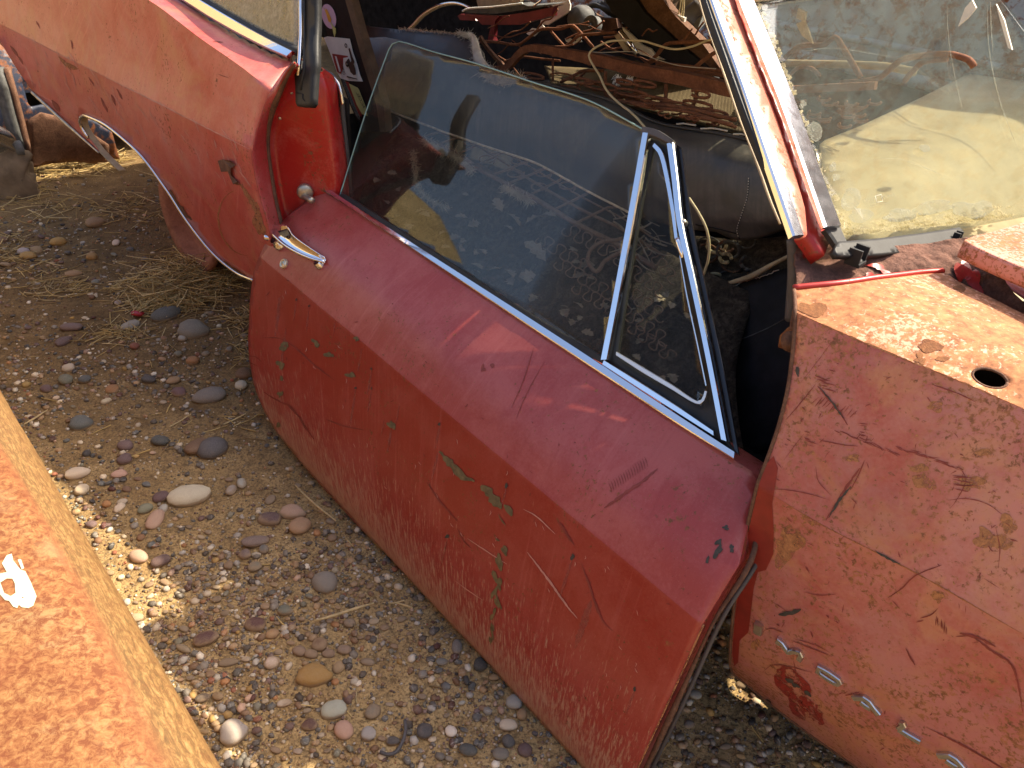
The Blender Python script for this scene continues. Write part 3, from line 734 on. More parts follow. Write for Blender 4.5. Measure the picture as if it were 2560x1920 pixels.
# rubber boot under the side glass and its bright edge
rubp = [(759, -60), (788, -60), (789, 60), (787, 168), (784, 178), (779, 258), (773, 267), (744, 266), (739, 258), (738, 215), (733, 152), (741, 146), (752, 190), (758, 150)]
_rb = lambda x: [onb(x, -80, -1.30), onb(x, 60, -1.262), onb(x, 150, -1.215), onb(x, 290, -1.17)]
RB = Patch([_rb(720), _rb(800)], nu=24, nv=6)
boot = panel('rubber_boot', RB, rubp, MT['rubber'], CAR, thick=.02)
tube('boot_crack', [RB.p(*q, .001) for q in [(742, 232), (758, 236), (757, 246), (762, 252)]], .0012, MT['black'], boot, 5)
tube('boot_bead', [RB.p(*q, .001) for q in [(760, -60), (762, 60), (762, 170), (752, 225)]], .004, MT['rubber'], boot, 6)
tube('glass_edge_moulding', [RB.p(*q, .004) for q in [(755, -70), (755, 20), (755, 90), (752, 150), (749, 190)]], .0055, MT['chrome'], CAR, 8)
# rear side glass
GS = Patch([rb([(380, -90), (498, -4), (591, 52), (675, 98), (752, 132)], -1.30), rb([(380, -190), (500, -110), (600, -60), (680, -30), (752, 0)], -1.35), rb([(430, -290), (540, -210), (640, -180), (700, -150), (752, -120)], -1.41)], nu=24, nv=6)
panel('rear_side_glass', GS, [(420, -55), (498, 8), (591, 64), (675, 110), (748, 140), (752, 0), (752, -100), (640, -150), (520, -160)], MT['glass_side'], CAR, thick=.005)
tube('glass_seal', [GS.p(*q, .003) for q in [(440, -45), (505, 2), (595, 56), (678, 101), (746, 132)]], .014, MT['rubber'], CAR, 6, smooth=20)

# fender -------------------------------------------------------------
FS = Patch([
    [onz(x, y, 1.035) for x, y in [(2140, 545), (2357, 668), (2487, 742), (2560, 783), (2800, 915)]],
    [onz(x, y, 1.045) for x, y in [(2010, 655), (2200, 755), (2440, 850), (2560, 905), (2800, 1010)]],
    rb([(1880, 738), (1988, 781), (2086, 825), (2230, 886), (2429, 966), (2560, 1024), (2800, 1135)], -1.16),
    rb([(1840, 950), (1960, 1000), (2150, 1090), (2350, 1180), (2560, 1290), (2800, 1410)], -1.112),
    rb([(1780, 1152), (1898, 1219), (2056, 1312), (2185, 1377), (2353, 1466), (2560, 1584), (2800, 1720)], -1.06),
    rb([(1720, 1400), (1890, 1500), (2100, 1640), (2330, 1780), (2560, 1930), (2800, 2090)], -1.058),
    rb([(1740, 1585), (1829, 1640), (2037, 1772), (2205, 1915), (2500, 2140), (2740, 2330)], -1.085),
    rb([(1740, 1625), (1869, 1716), (2007, 1824), (2145, 1925), (2400, 2120), (2700, 2350)], -1.17)], sharp=(2, 4), nu=80, nv=9)
FU = FS.nu - 3.
f_end = [proj(FS.at(FU, v)) for v in np.linspace(.5, FS.nv - 2, 60)]
f_out = [(1981, 720), (2107, 707), (2303, 678), (2357, 675), (2397, 702), (2487, 747), (2560, 785)] + f_end + [(2300, 2035), (2145, 1921), (2007, 1822), (1923, 1758), (1869, 1714), (1829, 1679), (1824, 1634), (1832, 1535), (1842, 1455), (1854, 1377), (1872, 1290), (1893, 1209), (1916, 1150), (1948, 1056), (1970, 966), (1980, 905), (1984, 857), (1987, 815), (1988, 781), (1983, 745)]
hole = [(2474 + 44 * math.cos(t), 947 + 23 * math.sin(t) + 10 * math.cos(t)) for t in np.linspace(0, 2 * math.pi, 22)[:-1]]
fdent = lambda x, y, z: .005 * (vnoise(np.array([x, y, z]) + 5., 3.5) - .5) + .002 * (vnoise(np.array([x, y, z]), 13.) - .5)
fender = panel('fender', FS, f_out, MT['paint_fender'], CAR, holes=[hole], disp=fdent, step=9, thick=.004, folds=(18, 36))
# weathered top face of the fender: rustier paint, sunlit brightness put into its colour
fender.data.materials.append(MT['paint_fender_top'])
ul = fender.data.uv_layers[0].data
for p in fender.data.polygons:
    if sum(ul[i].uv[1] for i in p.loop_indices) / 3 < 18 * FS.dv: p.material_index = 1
_fe = [FS.at(FU, v) for v in np.linspace(.5, FS.nv - 2, 60)]; _fe = [p + FS.nrm(FU, v) * fdent(*p) for p, v in zip(_fe, np.linspace(.5, FS.nv - 2, 60))]
_arch = lambda p, t: p + C2 * t + ZZ * (max(0., .62 - p[2]) * .0)
_G = Patch([[p + C2 * t for t in (0, .3, .6, .95)] for p in _fe], nu=20, nv=1)
_ff = sheet('fender_front', _G, MT['paint_fender'], CAR, .004, smooth=False)
tube('fender_rear_edge', [FS.p(*q, .001) for q in crspline([(1983, 722), (2107, 709), (2200, 694), (2303, 680), (2357, 677)], 30)], .0055, MT['red_edge'], fender, 8)
tube('fender_side_edge', [FS.p(*q, .0) for q in crspline([(1985, 724), (1988, 781), (1985, 857), (1971, 966), (1949, 1056), (1917, 1150), (1894, 1209), (1855, 1377), (1833, 1535), (1825, 1634), (1830, 1678), (1870, 1713), (1924, 1757), (2007, 1821), (2145, 1920)], 90)], .0035, MT['rust_dark'], fender, 6)
tube('hole_rim', [FS.p(*q, -.001) for q in hole + hole[:1]], .0022, MT['rust_dark'], fender, 6)
# marks on the fender
bare = [(1934, 1140), (1945, 1170), (1940, 1205), (1930, 1260), (1934, 1330), (1933, 1385), (1915, 1425), (1895, 1430), (1885, 1470), (1878, 1530), (1872, 1580), (1850, 1600), (1846, 1655), (1836, 1665), (1831, 1630), (1839, 1535), (1860, 1377), (1898, 1209), (1917, 1158)]
marks('crease_wear_highlight', FS, [stroke([(1990, 783), (2086, 826), (2230, 887), (2429, 967), (2558, 1023)], 3.5, .7), stroke([(1935, 1241), (2056, 1313), (2185, 1378), (2353, 1467), (2556, 1582)], 2.6, .7)], MT['rust_soft'], fender, lift=.001)  # fold lines drawn in colour: worn edge and its highlight together
marks('bare_red_edge', FS, [bare], MT['bare_red'], fender)
marks('bare_red_scuff', FS, [blob(1978, 1705, 32, 48, -.5, .35, 18), blob(1995, 1765, 18, 38, -.7, .4, 16), stroke([(2000, 1740), (2030, 1775), (2060, 1810)], 30, .5)], MT['bare_soft'], fender)
scr = []
for pts, w in [([(2040, 960), (2000, 1010), (1965, 1050)], 4), ([(2045, 965), (2075, 1000), (2100, 1030), (2120, 1062)], 9), ([(2150, 1170), (2115, 1220), (2090, 1260), (2065, 1300)], 9), ([(2162, 1150), (2145, 1190), (2128, 1222)], 5),
               ([(1905, 1222), (1960, 1224), (2020, 1234), (2075, 1250)], 3), ([(2220, 1494), (2255, 1470), (2290, 1438), (2355, 1412)], 5), ([(2040, 1165), (2045, 1200), (2065, 1225), (2080, 1240)], 2), ([(2370, 1250), (2420, 1246), (2470, 1260), (2505, 1285)], 3),
               ([(2395, 1160), (2415, 1200), (2385, 1260), (2375, 1270)], 3), ([(1905, 1580), (1925, 1570), (1960, 1580)], 2.5), ([(1980, 1600), (2030, 1620), (2080, 1640)], 4), ([(1985, 1595), (2040, 1612), (2075, 1630)], 2.5), ([(1908, 1678), (1930, 1662), (1970, 1664), (2030, 1680)], 3),
               ([(1985, 1650), (1990, 1680), (1985, 1700)], 3), ([(2265, 1620), (2275, 1640), (2288, 1662)], 7), ([(2390, 1590), (2430, 1590), (2480, 1625), (2530, 1660), (2548, 1720), (2558, 1780)], 7), ([(2400, 1582), (2440, 1590), (2490, 1615)], 9), ([(2320, 1820), (2400, 1860), (2480, 1905), (2540, 1940)], 6),
               ([(2300, 1545), (2330, 1535), (2345, 1520)], 4), ([(2290, 1555), (2310, 1550)], 4), ([(2010, 1480), (2050, 1488), (2090, 1485)], 3), ([(2460, 1445), (2500, 1470)], 2), ([(2250, 1520), (2230, 1500)], 2), ([(1925, 1500), (1955, 1520), (1975, 1532)], 2), ([(1962, 1555), (1955, 1568)], 3),
               ([(2005, 790), (1995, 830), (1990, 880)], 1.5), ([(2085, 850), (2040, 910), (2000, 960)], 1.5), ([(2050, 1100), (2110, 1112), (2145, 1115)], 4), ([(2330, 960), (2400, 985), (2440, 1005)], 5), ([(1960, 1150), (1990, 1110), (2010, 1085)], 2), ([(2490, 1320), (2500, 1370), (2496, 1420)], 3)]:
    scr.append(stroke(pts, w * .7, .5))
for x0, y0, dx, dy, n, l, a in [(2240, 1115, 7, 2.5, 22, 26, .35), (2040, 940, 3, 5, 8, 34, .25), (2010, 1080, 1, 5, 7, 24, .2), (2150, 1060, 1, 6, 9, 20, .15), (2380, 1185, 1, 7, 6, 52, .15), (2030, 1010, 9, 3, 12, 26, -.8), (2090, 1075, 11, 4, 14, 30, .5), (2095, 1735, 8, 0, 7, 14, -.4), (2340, 1540, 4, 3, 8, 26, 1.5)]:
    for k in range(n):
        x, y = x0 + dx * k + random.uniform(-4, 4), y0 + dy * k + random.uniform(-4, 4); q = l * random.uniform(.5, 1.2); b = a + random.uniform(-.15, .15)
        scr.append(stroke([(x, y), (x + q * .5 * math.cos(b), y + q * .5 * math.sin(b) + random.uniform(-1, 1)), (x + q * math.cos(b), y + q * math.sin(b))], random.uniform(1.5, 3.2), .5))
for k in range(120):
    x, y = random.uniform(1930, 2560), random.uniform(850, 1900)
    if y < 780 + (x - 1988) * .43 or not inpoly(np.array([x, y]), f_out): continue
    b = random.uniform(0, 3.1); q = random.uniform(4, 22); scr.append(stroke([(x, y), (x + q * .5 * math.cos(b) + random.uniform(-2, 2), y + q * .5 * math.sin(b)), (x + q * math.cos(b), y + q * math.sin(b))], random.uniform(1., 3.), .6))
marks('scratches', FS, [q for q in scr if all(inpoly(np.array(p), f_out) for p in q)], MT['scratch'], fender, lift=.0014)
marks('paint_chips', FS, [stroke([(1947, 1536), (1975, 1532), (2003, 1524)], 11, .5), stroke([(2190, 1378), (2220, 1395), (2250, 1410)], 6, .5), blob(1990, 1712, 10, 5, .5), blob(1975, 1700, 12, 5, .5), blob(2020, 1732, 12, 4, .6), stroke([(2128, 1216), (2100, 1250), (2072, 1294)], 6, .7), blob(1995, 928, 4, 14, -.2), stroke([(2050, 968), (2080, 1004), (2110, 1045)], 5, .7)], MT['chip_dark'], fender, lift=.0018)
rs = [blob(2310, 1205, 30, 18, .1), blob(1965, 1365, 30, 45, .4, .4, 20), blob(1985, 1345, 24, 30, -.3, .4, 18), blob(2340, 1016, 22, 12, .1), blob(2430, 1205, 35, 14, .3, .5), blob(2480, 1350, 40, 26, .4, .5, 20), blob(2520, 1310, 26, 18, 0, .5), blob(2300, 1170, 20, 12, 0), blob(2420, 1215, 14, 10), blob(2130, 1145, 18, 10, .2, .5), blob(2020, 1300, 22, 7, .5, .5), blob(2345, 1490, 12, 18, .4, .5), blob(1890, 1610, 9, 16, .3), blob(2460, 1130, 20, 9)]
for k in range(160):
    x, y = random.uniform(1990, 2560), random.uniform(900, 1500)
    if y < 800 + (x - 1988) * .43: continue
    rs.append(blob(x, y, random.uniform(1.5, 5), random.uniform(1.5, 4), random.uniform(0, 3), .5, 8))
marks('rust_blotches', FS, [q for q in rs if all(inpoly(np.array(p), f_out) for p in q)], MT['rust_stain'], fender, lift=.001)
marks('top_rust_blotches', FS, [blob(2325, 868, 32, 15, .15, .35, 18), blob(2355, 900, 16, 7, .1), blob(2030, 775, 40, 16, .35, .4, 18), blob(2300, 900, 15, 10, .3, .5), blob(2400, 720, 14, 9, .2, .5)], MT['rust'], fender, lift=.0008)
# raised letters I M P A L A, cast metal
def letter(strokes, w=.0078, h=.0075):
    parts = []
    for pts in strokes:
        P = [FS.p(1780 + x * .3526, 1500 + y * .3526) for x, y in dens(pts, 30, False)]; N = [FS.nrm(*FS.hit(1780 + x * .3526, 1500 + y * .3526)) for x, y in dens(pts, 30, False)]
        P = np.array(P); T = np.gradient(P, axis=0); sd = [np.cross(n, t) / (np.linalg.norm(np.cross(n, t)) + 1e-9) for n, t in zip(N, T)]
        parts.append(strip_geo(P, w, h, sd, N))
    return mesh('letter', *join_geo(parts), MT['pot_metal'], fender, smooth=False)
letter([[(340, 160), (337, 190), (333, 222)]], .0165, .010)
letter([[(476, 300), (486, 272), (515, 312), (548, 360), (590, 352), (630, 362), (640, 385), (625, 415)]], .0100)
letter([[(758, 505), (770, 468), (840, 510), (905, 556), (915, 575), (893, 588), (830, 550), (775, 512)]], .0092)
letter([[(1008, 682), (1085, 686), (1120, 710), (1150, 752), (1190, 800)], [(1062, 712), (1100, 742), (1135, 762)]], .0108)
letter([[(1350, 855), (1362, 880), (1330, 905)], [(1328, 905), (1400, 950), (1482, 998)]], .0108)
letter([[(1608, 1094), (1690, 1098), (1730, 1122), (1765, 1160), (1800, 1205)], [(1665, 1128), (1705, 1156), (1745, 1178)]], .0108)

# hinge remains behind the fender
hg = panel('hinge_plate', Patch([rb([(1930, 800), (1930, 900)], -1.28), rb([(2030, 800), (2030, 900)], -1.28)], nu=8, nv=8), [(1945, 868), (1950, 838), (1968, 820), (1990, 816), (2010, 830), (2010, 890), (1985, 888), (1968, 876)], MT['rust'], CAR, thick=.012)
mesh('hinge_pin', *lathe_geo(onb(1980, 855, -1.265), O2, [(0, .02), (.012, .018), (.018, .006), (.022, 0)], 16), MT['rust_dark'], hg)

# cowl, rotten with rust ---------------------------------------------
CS = Patch([[onz(x, y, 1.06) for x, y in [(1965, 590), (2060, 575), (2200, 590), (2330, 585), (2440, 585), (2500, 600)]],
            [onz(x, y, 1.035) for x, y in [(1975, 650), (2080, 640), (2200, 640), (2340, 632), (2450, 640), (2520, 660)]],
            [onz(x, y, 1.005) for x, y in [(1980, 735), (2090, 725), (2220, 712), (2360, 705), (2480, 735), (2600, 790)]],
            [onz(x, y, .93) for x, y in [(1985, 850), (2100, 850), (2250, 840), (2400, 830), (2540, 850), (2640, 880)]]], nu=70, nv=14)
def cowl_d(x, y, z):
    p = np.array([x, y, z]); return .030 * (vnoise(p + 2., 13.) - .45) + .012 * (vnoise(p, 40.) - .5) + .004 * (vnoise(p, 120.) - .5)
cowl = panel('cowl', CS, [(1999, 590), (2050, 578), (2110, 625), (2250, 615), (2415, 596), (2440, 640), (2500, 700), (2560, 760), (2560, 830), (1985, 830), (1992, 730), (1986, 660)], MT['rust_cowl'], CAR, disp=cowl_d, fine=2, step=8, thick=.006)
marks('old_paint', CS, [blob(2190, 677, 22, 8, .2, .6, 16), blob(2210, 690, 14, 6, .5, .5), blob(2400, 690, 16, 26, -.6, .4, 16), blob(2435, 715, 14, 30, -.8, .4, 16), blob(2012, 620, 10, 18, .2, .5), blob(2170, 700, 20, 6, 0, .5)], MT['red_edge'], cowl, lift=.004)
mesh('screw_hole', *lathe_geo(CS.p(2025, 650, .02), ZZ, [(0, .001), (.006, .001), (.006, -.004)], 10), MT['black'], cowl)

# windscreen ----------------------------------------------------------
TH = math.radians(52); WN = C2 * math.cos(TH) + ZZ * math.sin(TH)
w0 = onz(2083, 584, 1.085); WD = float(WN @ w0)
def onw(x, y, off=0.): return onpl(x, y, WN, WD + off)
wp = lambda b_, z_: car((WD - z_ * math.sin(TH)) / math.cos(TH), b_, z_)
WS = Patch([[wp(b_, z_) for b_ in (-1.0, -1.8, -2.7, -3.7)] for z_ in (1.62, 1.25, .88)], nu=80, nv=20)
w_out = [(1866, -40), (1874, 0), (1984, 270), (2095, 572), (2102, 600), (2194, 596), (2300, 583), (2400, 572), (2480, 556), (2560, 541), (2760, 500), proj(wp(-3.3, 1.09)), proj(wp(-3.2, 1.45))]
wind = panel('windscreen', WS, w_out, MT['glass_wind'], CAR, thick=.006)
def wtrim(name, l, r, mat, h=.008, off=.0, n=30, parent=CAR):
    L = [onw(x, y, off) for x, y in crspline(l, n)]; R = [onw(x, y, off) for x, y in crspline(r, n)]
    side = []; W = []
    for a, b in zip(L, R): w = np.linalg.norm(b - a); side.append((b - a) / w); W.append(w)
    up = [WN] * n
    return mesh(name, *strip_geo([(a + b) / 2 for a, b in zip(L, R)], np.array(W), h, side, up), mat, parent, smooth=False)
# yellowed, delaminated margin of the glass
ys = []
for k in range(240):
    t = random.random(); x = 1880 + t * 222; y = t * 585; w = 2 + random.random() ** 2 * 7
    ys.append(blob(x + 22 * random.random() ** 2.2, y, w, w * random.uniform(.6, 1.3), random.uniform(0, 3), .4, 8))
for k in range(220):
    t = random.random(); x = 2110 + t * 420; y = 588 - t * 46 - random.random()**2.4 * 30
    ys.append(blob(x, y, random.uniform(3, 12), random.uniform(2, 5), -.1, .4, 8))
marks('yellowed_margin', WS, ys, MT['delam'], wind, lift=.001)
bb = [blob(2125, 500, 24, 30, .4, .1, 16), blob(2150, 540, 34, 16, .1, .3), blob(2330, 520, 60, 14, -.15, .3, 16), blob(2430, 525, 48, 24, -.1, .3, 16), blob(2250, 540, 50, 14, -.1, .3, 16), blob(2310, 372, 14, 10, .3, .1), blob(2035, 330, 18, 26, -.4, .2, 14), blob(1925, 90, 9, 8, 0, .1), blob(1934, 140, 9, 8, 0, .1), blob(1910, 20, 8, 8, 0, .1), blob(2080, 420, 9, 12), blob(2088, 445, 9, 10), blob(2005, 262, 9, 10)]
marks('glass_bubbles', WS, bb, MT['delam_pale'], wind, lift=.002)
marks('glass_scratches', WS, [stroke([(2366, 0), (2370, 100), (2385, 190), (2410, 300)], 1.6), stroke([(2466, 0), (2472, 130), (2500, 260), (2545, 380)], 2.5), stroke([(2474, 0), (2476, 60), (2480, 130)], 3), stroke([(2170, 400), (2250, 400), (2380, 450)], 1.2), stroke([(2005, 130), (2080, 122), (2250, 148)], 1.5)], MT['delam_pale'], wind, lift=.002)
# etched maker's stamp
etch = []
def wtext(txt, x, y, dx, dy, size, mat, parent, name='lettering'):
    cu = bpy.data.curves.new(name, 'FONT'); cu.body = txt; cu.size = 1; cu.align_x = 'CENTER'
    ob = bpy.data.objects.new('tmp', cu); COL.objects.link(ob); bpy.context.view_layer.update()
    me = bpy.data.meshes.new_from_object(ob.evaluated_get(bpy.context.evaluated_depsgraph_get())); COL.objects.unlink(ob); bpy.data.objects.remove(ob)
    return me
def text_on(txt, frame, size, mat, parent, name='lettering', lift=0.):
    """frame: function (s, t) -> 3-D point for text coordinates in units of letter height"""
    me = wtext(txt, 0, 0, 0, 0, size, mat, parent)
    V = [frame(v.co.x, v.co.y) for v in me.vertices]; F = [tuple(p.vertices) for p in me.polygons]
    bpy.data.meshes.remove(me); return mesh(name, V, F, mat, parent, smooth=False)
text_on('SAFETY   PLATE', lambda s, t: onw(2196 + s * 12, 498 - s * 2.2 - t * 10, .002), 1, MT['delam_pale'], wind, 'etched_stamp')
text_on('LAMINATED', lambda s, t: onw(2196 + s * 10, 514 - s * 1.8 - t * 8, .002), 1, MT['delam_pale'], wind, 'etched_stamp')
tube('etched_frame', [onw(x, y, .002) for x, y in [(2188, 490), (2203, 486), (2207, 503), (2192, 506), (2188, 490)]], .0006, MT['sheet_white'], wind, 4)

# pillar: bright drip strip, painted post, bright reveal
def wpanel(name, poly, mat, off, thick, parent=CAR):
    P = Patch([[onw(x, y, off) for x, y in [(1680, -80), (2200, -80)]], [onw(x, y, off) for x, y in [(1680, 760), (2200, 760)]]], nu=24, nv=30)
    return panel(name, P, poly, mat, parent, thick=thick, step=20)
post = wpanel('windscreen_post', [(1770, -60), (1823, -60), (1834, 0), (1884, 140), (1943, 300), (1990, 440), (2012, 520), (2018, 585), (2014, 592), (2000, 594), (1990, 560), (1930, 400), (1860, 210), (1780, 0)], MT['paint_pillar'], .004, .010)
wpanel('post_inner_face', [(1815, -60), (1848, -60), (1900, 90), (1990, 320), (2062, 520), (2075, 600), (2060, 640), (2040, 610), (2018, 580), (2012, 515), (1940, 296), (1880, 140)], MT['red_edge'], -.012, .03)
wtrim('drip_moulding', [(1752, -50), (1764, 0), (1830, 185), (1890, 360), (1971, 598)], [(1771, -50), (1783, 0), (1852, 185), (1918, 360), (1999, 596)], MT['chrome'], .012, .012)
wtrim('windscreen_reveal', [(1822, -50), (1838, 0), (1890, 130), (1946, 270), (2000, 425), (2051, 574)], [(1860, -50), (1876, 0), (1929, 130), (1986, 270), (2042, 425), (2096, 570)], MT['chrome'], .010, .012)
wtrim('post_weatherstrip', [(1738, -50), (1752, 10), (1800, 150), (1850, 290), (1915, 460), (1975, 600)], [(1752, -50), (1764, 0), (1822, 172), (1878, 330), (1935, 495), (1978, 598)], MT['rubber'], .012, .004)
tube('weatherstrip_edge', [onw(x, y, .016) for x, y in crspline([(1742, -20), (1765, 60), (1808, 180), (1846, 290), (1900, 430), (1925, 500), (1950, 560)], 40)], [.0018, .0010, .0022, .0012, .0024, .0018], MT['dusty_paint'], CAR, 6)
tube('pillar_rubber', [onb(x, y, -1.36) for x, y in [(1980, 598), (1984, 640), (1986, 690), (1984, 740), (1980, 800)]], [.010, .012, .013, .014, .014], MT['rubber_grey'], CAR, 8, smooth=16)
wtrim('windscreen_corner', [(2052, 580), (2075, 612), (2090, 640)], [(2090, 572), (2100, 598), (2110, 618)], MT['rubber'], .012, -.002, 10)
# black lower seal clip with two feet
SP = Patch([[onw(x, y, .012) - ZZ * .0 for x, y in [(2070, 604), (2194, 594), (2300, 580), (2430, 562)]], [onw(x, y, .012) + C2 * .01 for x, y in [(2070, 650), (2200, 645), (2300, 635), (2430, 612)]]], nu=30, nv=6)
seal = panel('lower_seal', SP, [(2096, 604), (2194, 596), (2300, 583), (2398, 568), (2407, 574), (2408, 604), (2360, 609), (2322, 616), (2284, 627), (2200, 636), (2158, 639), (2094, 638), (2086, 626)], MT['rubber'], CAR, thick=.012)
for x, y in [(2138, 655), (2385, 612)]:
    c = onw(x, y, .004); k = 1. if x < 2300 else .55
    ft = mesh('clip_foot', *join_geo([box_geo(c + ZZ * .000, C2 * .014 * k, O2 * .016 * k, ZZ * .003), box_geo(c + O2 * .015 * k + ZZ * .014, C2 * .012 * k, O2 * .0025, ZZ * .015), box_geo(c - O2 * .015 * k + ZZ * .014, C2 * .012 * k, O2 * .0025, ZZ * .015)]), MT['rubber'], seal, smooth=False)
    if k == 1.: mesh('clip_screw', *lathe_geo(c + ZZ * .004, ZZ, [(0, .006), (.005, .006), (.006, .003), (.010, .003), (.011, 0)], 14), MT['grey_metal'], seal)

# hood corner ---------------------------------------------------------
hp = [(2411, 600), (2430, 592), (2490, 577), (2560, 556), (2800, 480), (2800, 790), (2560, 668), (2490, 640), (2440, 616)]
_A = onz(2411, 600, 1.10); _e1 = onz(2800, 478, 1.10) - _A; _e2 = onz(2800, 785, 1.10) - _A; _e1 /= np.linalg.norm(_e1); _e2 /= np.linalg.norm(_e2)
_hq = [onz(x, y, 1.10) for x, y in hp[:4]] + [_A + _e1 * .42, car(-.10, -2.15, 1.1) * np.array([1, 1, 1.]), car(-.06, -2.7, 1.1), car(.95, -2.7, 1.1), _A + _e2 * 1.25] + [onz(x, y, 1.10) for x, y in hp[6:]]
_hg = []  # hole added out of view so sun reaches a patch of ground
for x, y in [(1822, 1692), (1838, 1690), (1862, 1712), (1900, 1745), (1930, 1768), (1905, 1768), (1870, 1752), (1834, 1732)]:
    q = onz(x, y, 0); _hg.append(q + np.array(S) * (1.10 / S[2]))
_n = len(_hq); _v = [Vector((q[0], q[1])) for q in _hq + _hg]
_r = delaunay_2d_cdt(_v, [(i, (i + 1) % _n) for i in range(_n)] + [(_n + i, _n + (i + 1) % len(_hg)) for i in range(len(_hg))], [], 0, 1e-6)
_o = np.array(_hq)[:, :2]; _i = np.array(_hg)[:, :2]
_F = [t for t in _r[2] if inpoly(np.mean([[_r[0][k].x, _r[0][k].y] for k in t], 0), _o) and not inpoly(np.mean([[_r[0][k].x, _r[0][k].y] for k in t], 0), _i)]
hood = solidify(mesh('hood', [(q.x, q.y, 1.10) for q in _r[0]], _F, MT['paint_hood'], CAR, smooth=False, uv=[(q.x, q.y) for q in _r[0]]), .004)
hl = [(2411, 602), (2440, 617), (2490, 641), (2560, 669), (2700, 735), (2800, 782)]
ha = [onz(x, y, 1.10) for x, y in hl] + [_A + _e2 * 1.25]
sheet('hood_edge', Patch([ha, [p - ZZ * .028 + O2 * .002 for p in ha], [p - ZZ * .034 - O2 * .02 for p in ha]], nu=30, nv=4), MT['paint_hood'], hood, .003)
# drip channel below the hood edge
hc = [onz(x, y, .985) for x, y in [(2440, 640), (2500, 700), (2560, 745), (2700, 830)]]
hd = [onz(x, y, .985) for x, y in [(2460, 620), (2540, 660), (2600, 690), (2750, 760)]]
hc.append(hc[-1] + C2 * .9); hd.append(hd[-1] + C2 * .9)
sheet('drip_channel', Patch([hc, [(a + b) / 2 - ZZ * .02 for a, b in zip(hc, hd)], hd], nu=24, nv=5), MT['red_edge'], CAR, .004)
gap = []  # opening traced along the sun to light a patch under the fender
for x, y in [(1822, 1692), (1838, 1690), (1862, 1712), (1900, 1745), (1930, 1768), (1905, 1768), (1870, 1752), (1834, 1732)]:
    q = onz(x, y, 0); t = ((-1.62) - float(O2 @ q)) / float(O2 @ np.array(S)); q = q + np.array(S) * t; gap.append((float(C2 @ q), float(q[2])))
pts = [(-.40, .99), (2., .99), (2., .03), (-.40, .03)]
_v = [Vector(q) for q in pts] + [Vector(q) for q in gap]
_r = delaunay_2d_cdt(_v, [(i, (i + 1) % 4) for i in range(4)] + [(4 + i, 4 + (i + 1) % len(gap)) for i in range(len(gap))], [], 0, 1e-6)
_V = [car(q.x, -1.62, q.y) for q in _r[0]]; _F = [t for t in _r[2] if not inpoly(np.mean([[_r[0][i].x, _r[0][i].y] for i in t], 0), gap)]
solidify(mesh('wing_sun_blocker', _V, _F, MT['interior'], CAR, smooth=False), .004)  # unseen wall added to keep sun off the ground below the fender
sheet('hole_dark_sheet', Patch([[car(-.36, -1.26, .66), car(.9, -1.26, .66)], [car(-.36, -1.62, .66), car(.9, -1.62, .66)]], nu=8, nv=4), MT['interior'], CAR, .004)  # dark sheet added so the fender hole looks shaded inside
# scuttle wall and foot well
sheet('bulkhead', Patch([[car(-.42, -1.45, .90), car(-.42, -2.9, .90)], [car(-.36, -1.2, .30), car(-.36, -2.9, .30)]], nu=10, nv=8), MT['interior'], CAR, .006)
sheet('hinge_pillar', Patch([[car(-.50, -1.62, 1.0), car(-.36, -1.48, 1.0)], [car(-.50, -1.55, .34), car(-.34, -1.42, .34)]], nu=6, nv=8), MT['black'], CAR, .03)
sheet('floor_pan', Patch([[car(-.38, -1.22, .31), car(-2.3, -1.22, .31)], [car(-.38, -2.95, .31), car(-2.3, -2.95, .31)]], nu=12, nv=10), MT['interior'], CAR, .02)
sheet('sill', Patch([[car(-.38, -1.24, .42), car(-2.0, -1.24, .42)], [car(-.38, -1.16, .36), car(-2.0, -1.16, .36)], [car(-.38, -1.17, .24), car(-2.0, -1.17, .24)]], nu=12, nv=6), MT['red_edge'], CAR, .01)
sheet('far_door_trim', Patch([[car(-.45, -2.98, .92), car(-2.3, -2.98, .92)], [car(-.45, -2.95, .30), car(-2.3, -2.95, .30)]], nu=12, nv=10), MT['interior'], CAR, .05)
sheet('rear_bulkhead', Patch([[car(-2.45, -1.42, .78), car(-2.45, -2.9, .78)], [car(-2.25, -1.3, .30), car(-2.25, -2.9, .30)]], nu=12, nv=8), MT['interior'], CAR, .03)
sheet('rear_inner_side', Patch([[car(-1.98, -1.40, .98), car(-2.6, -1.36, 1.06)], [car(-1.98, -1.40, .31), car(-2.6, -1.36, .31)]], nu=8, nv=8), MT['interior'], CAR, .01)
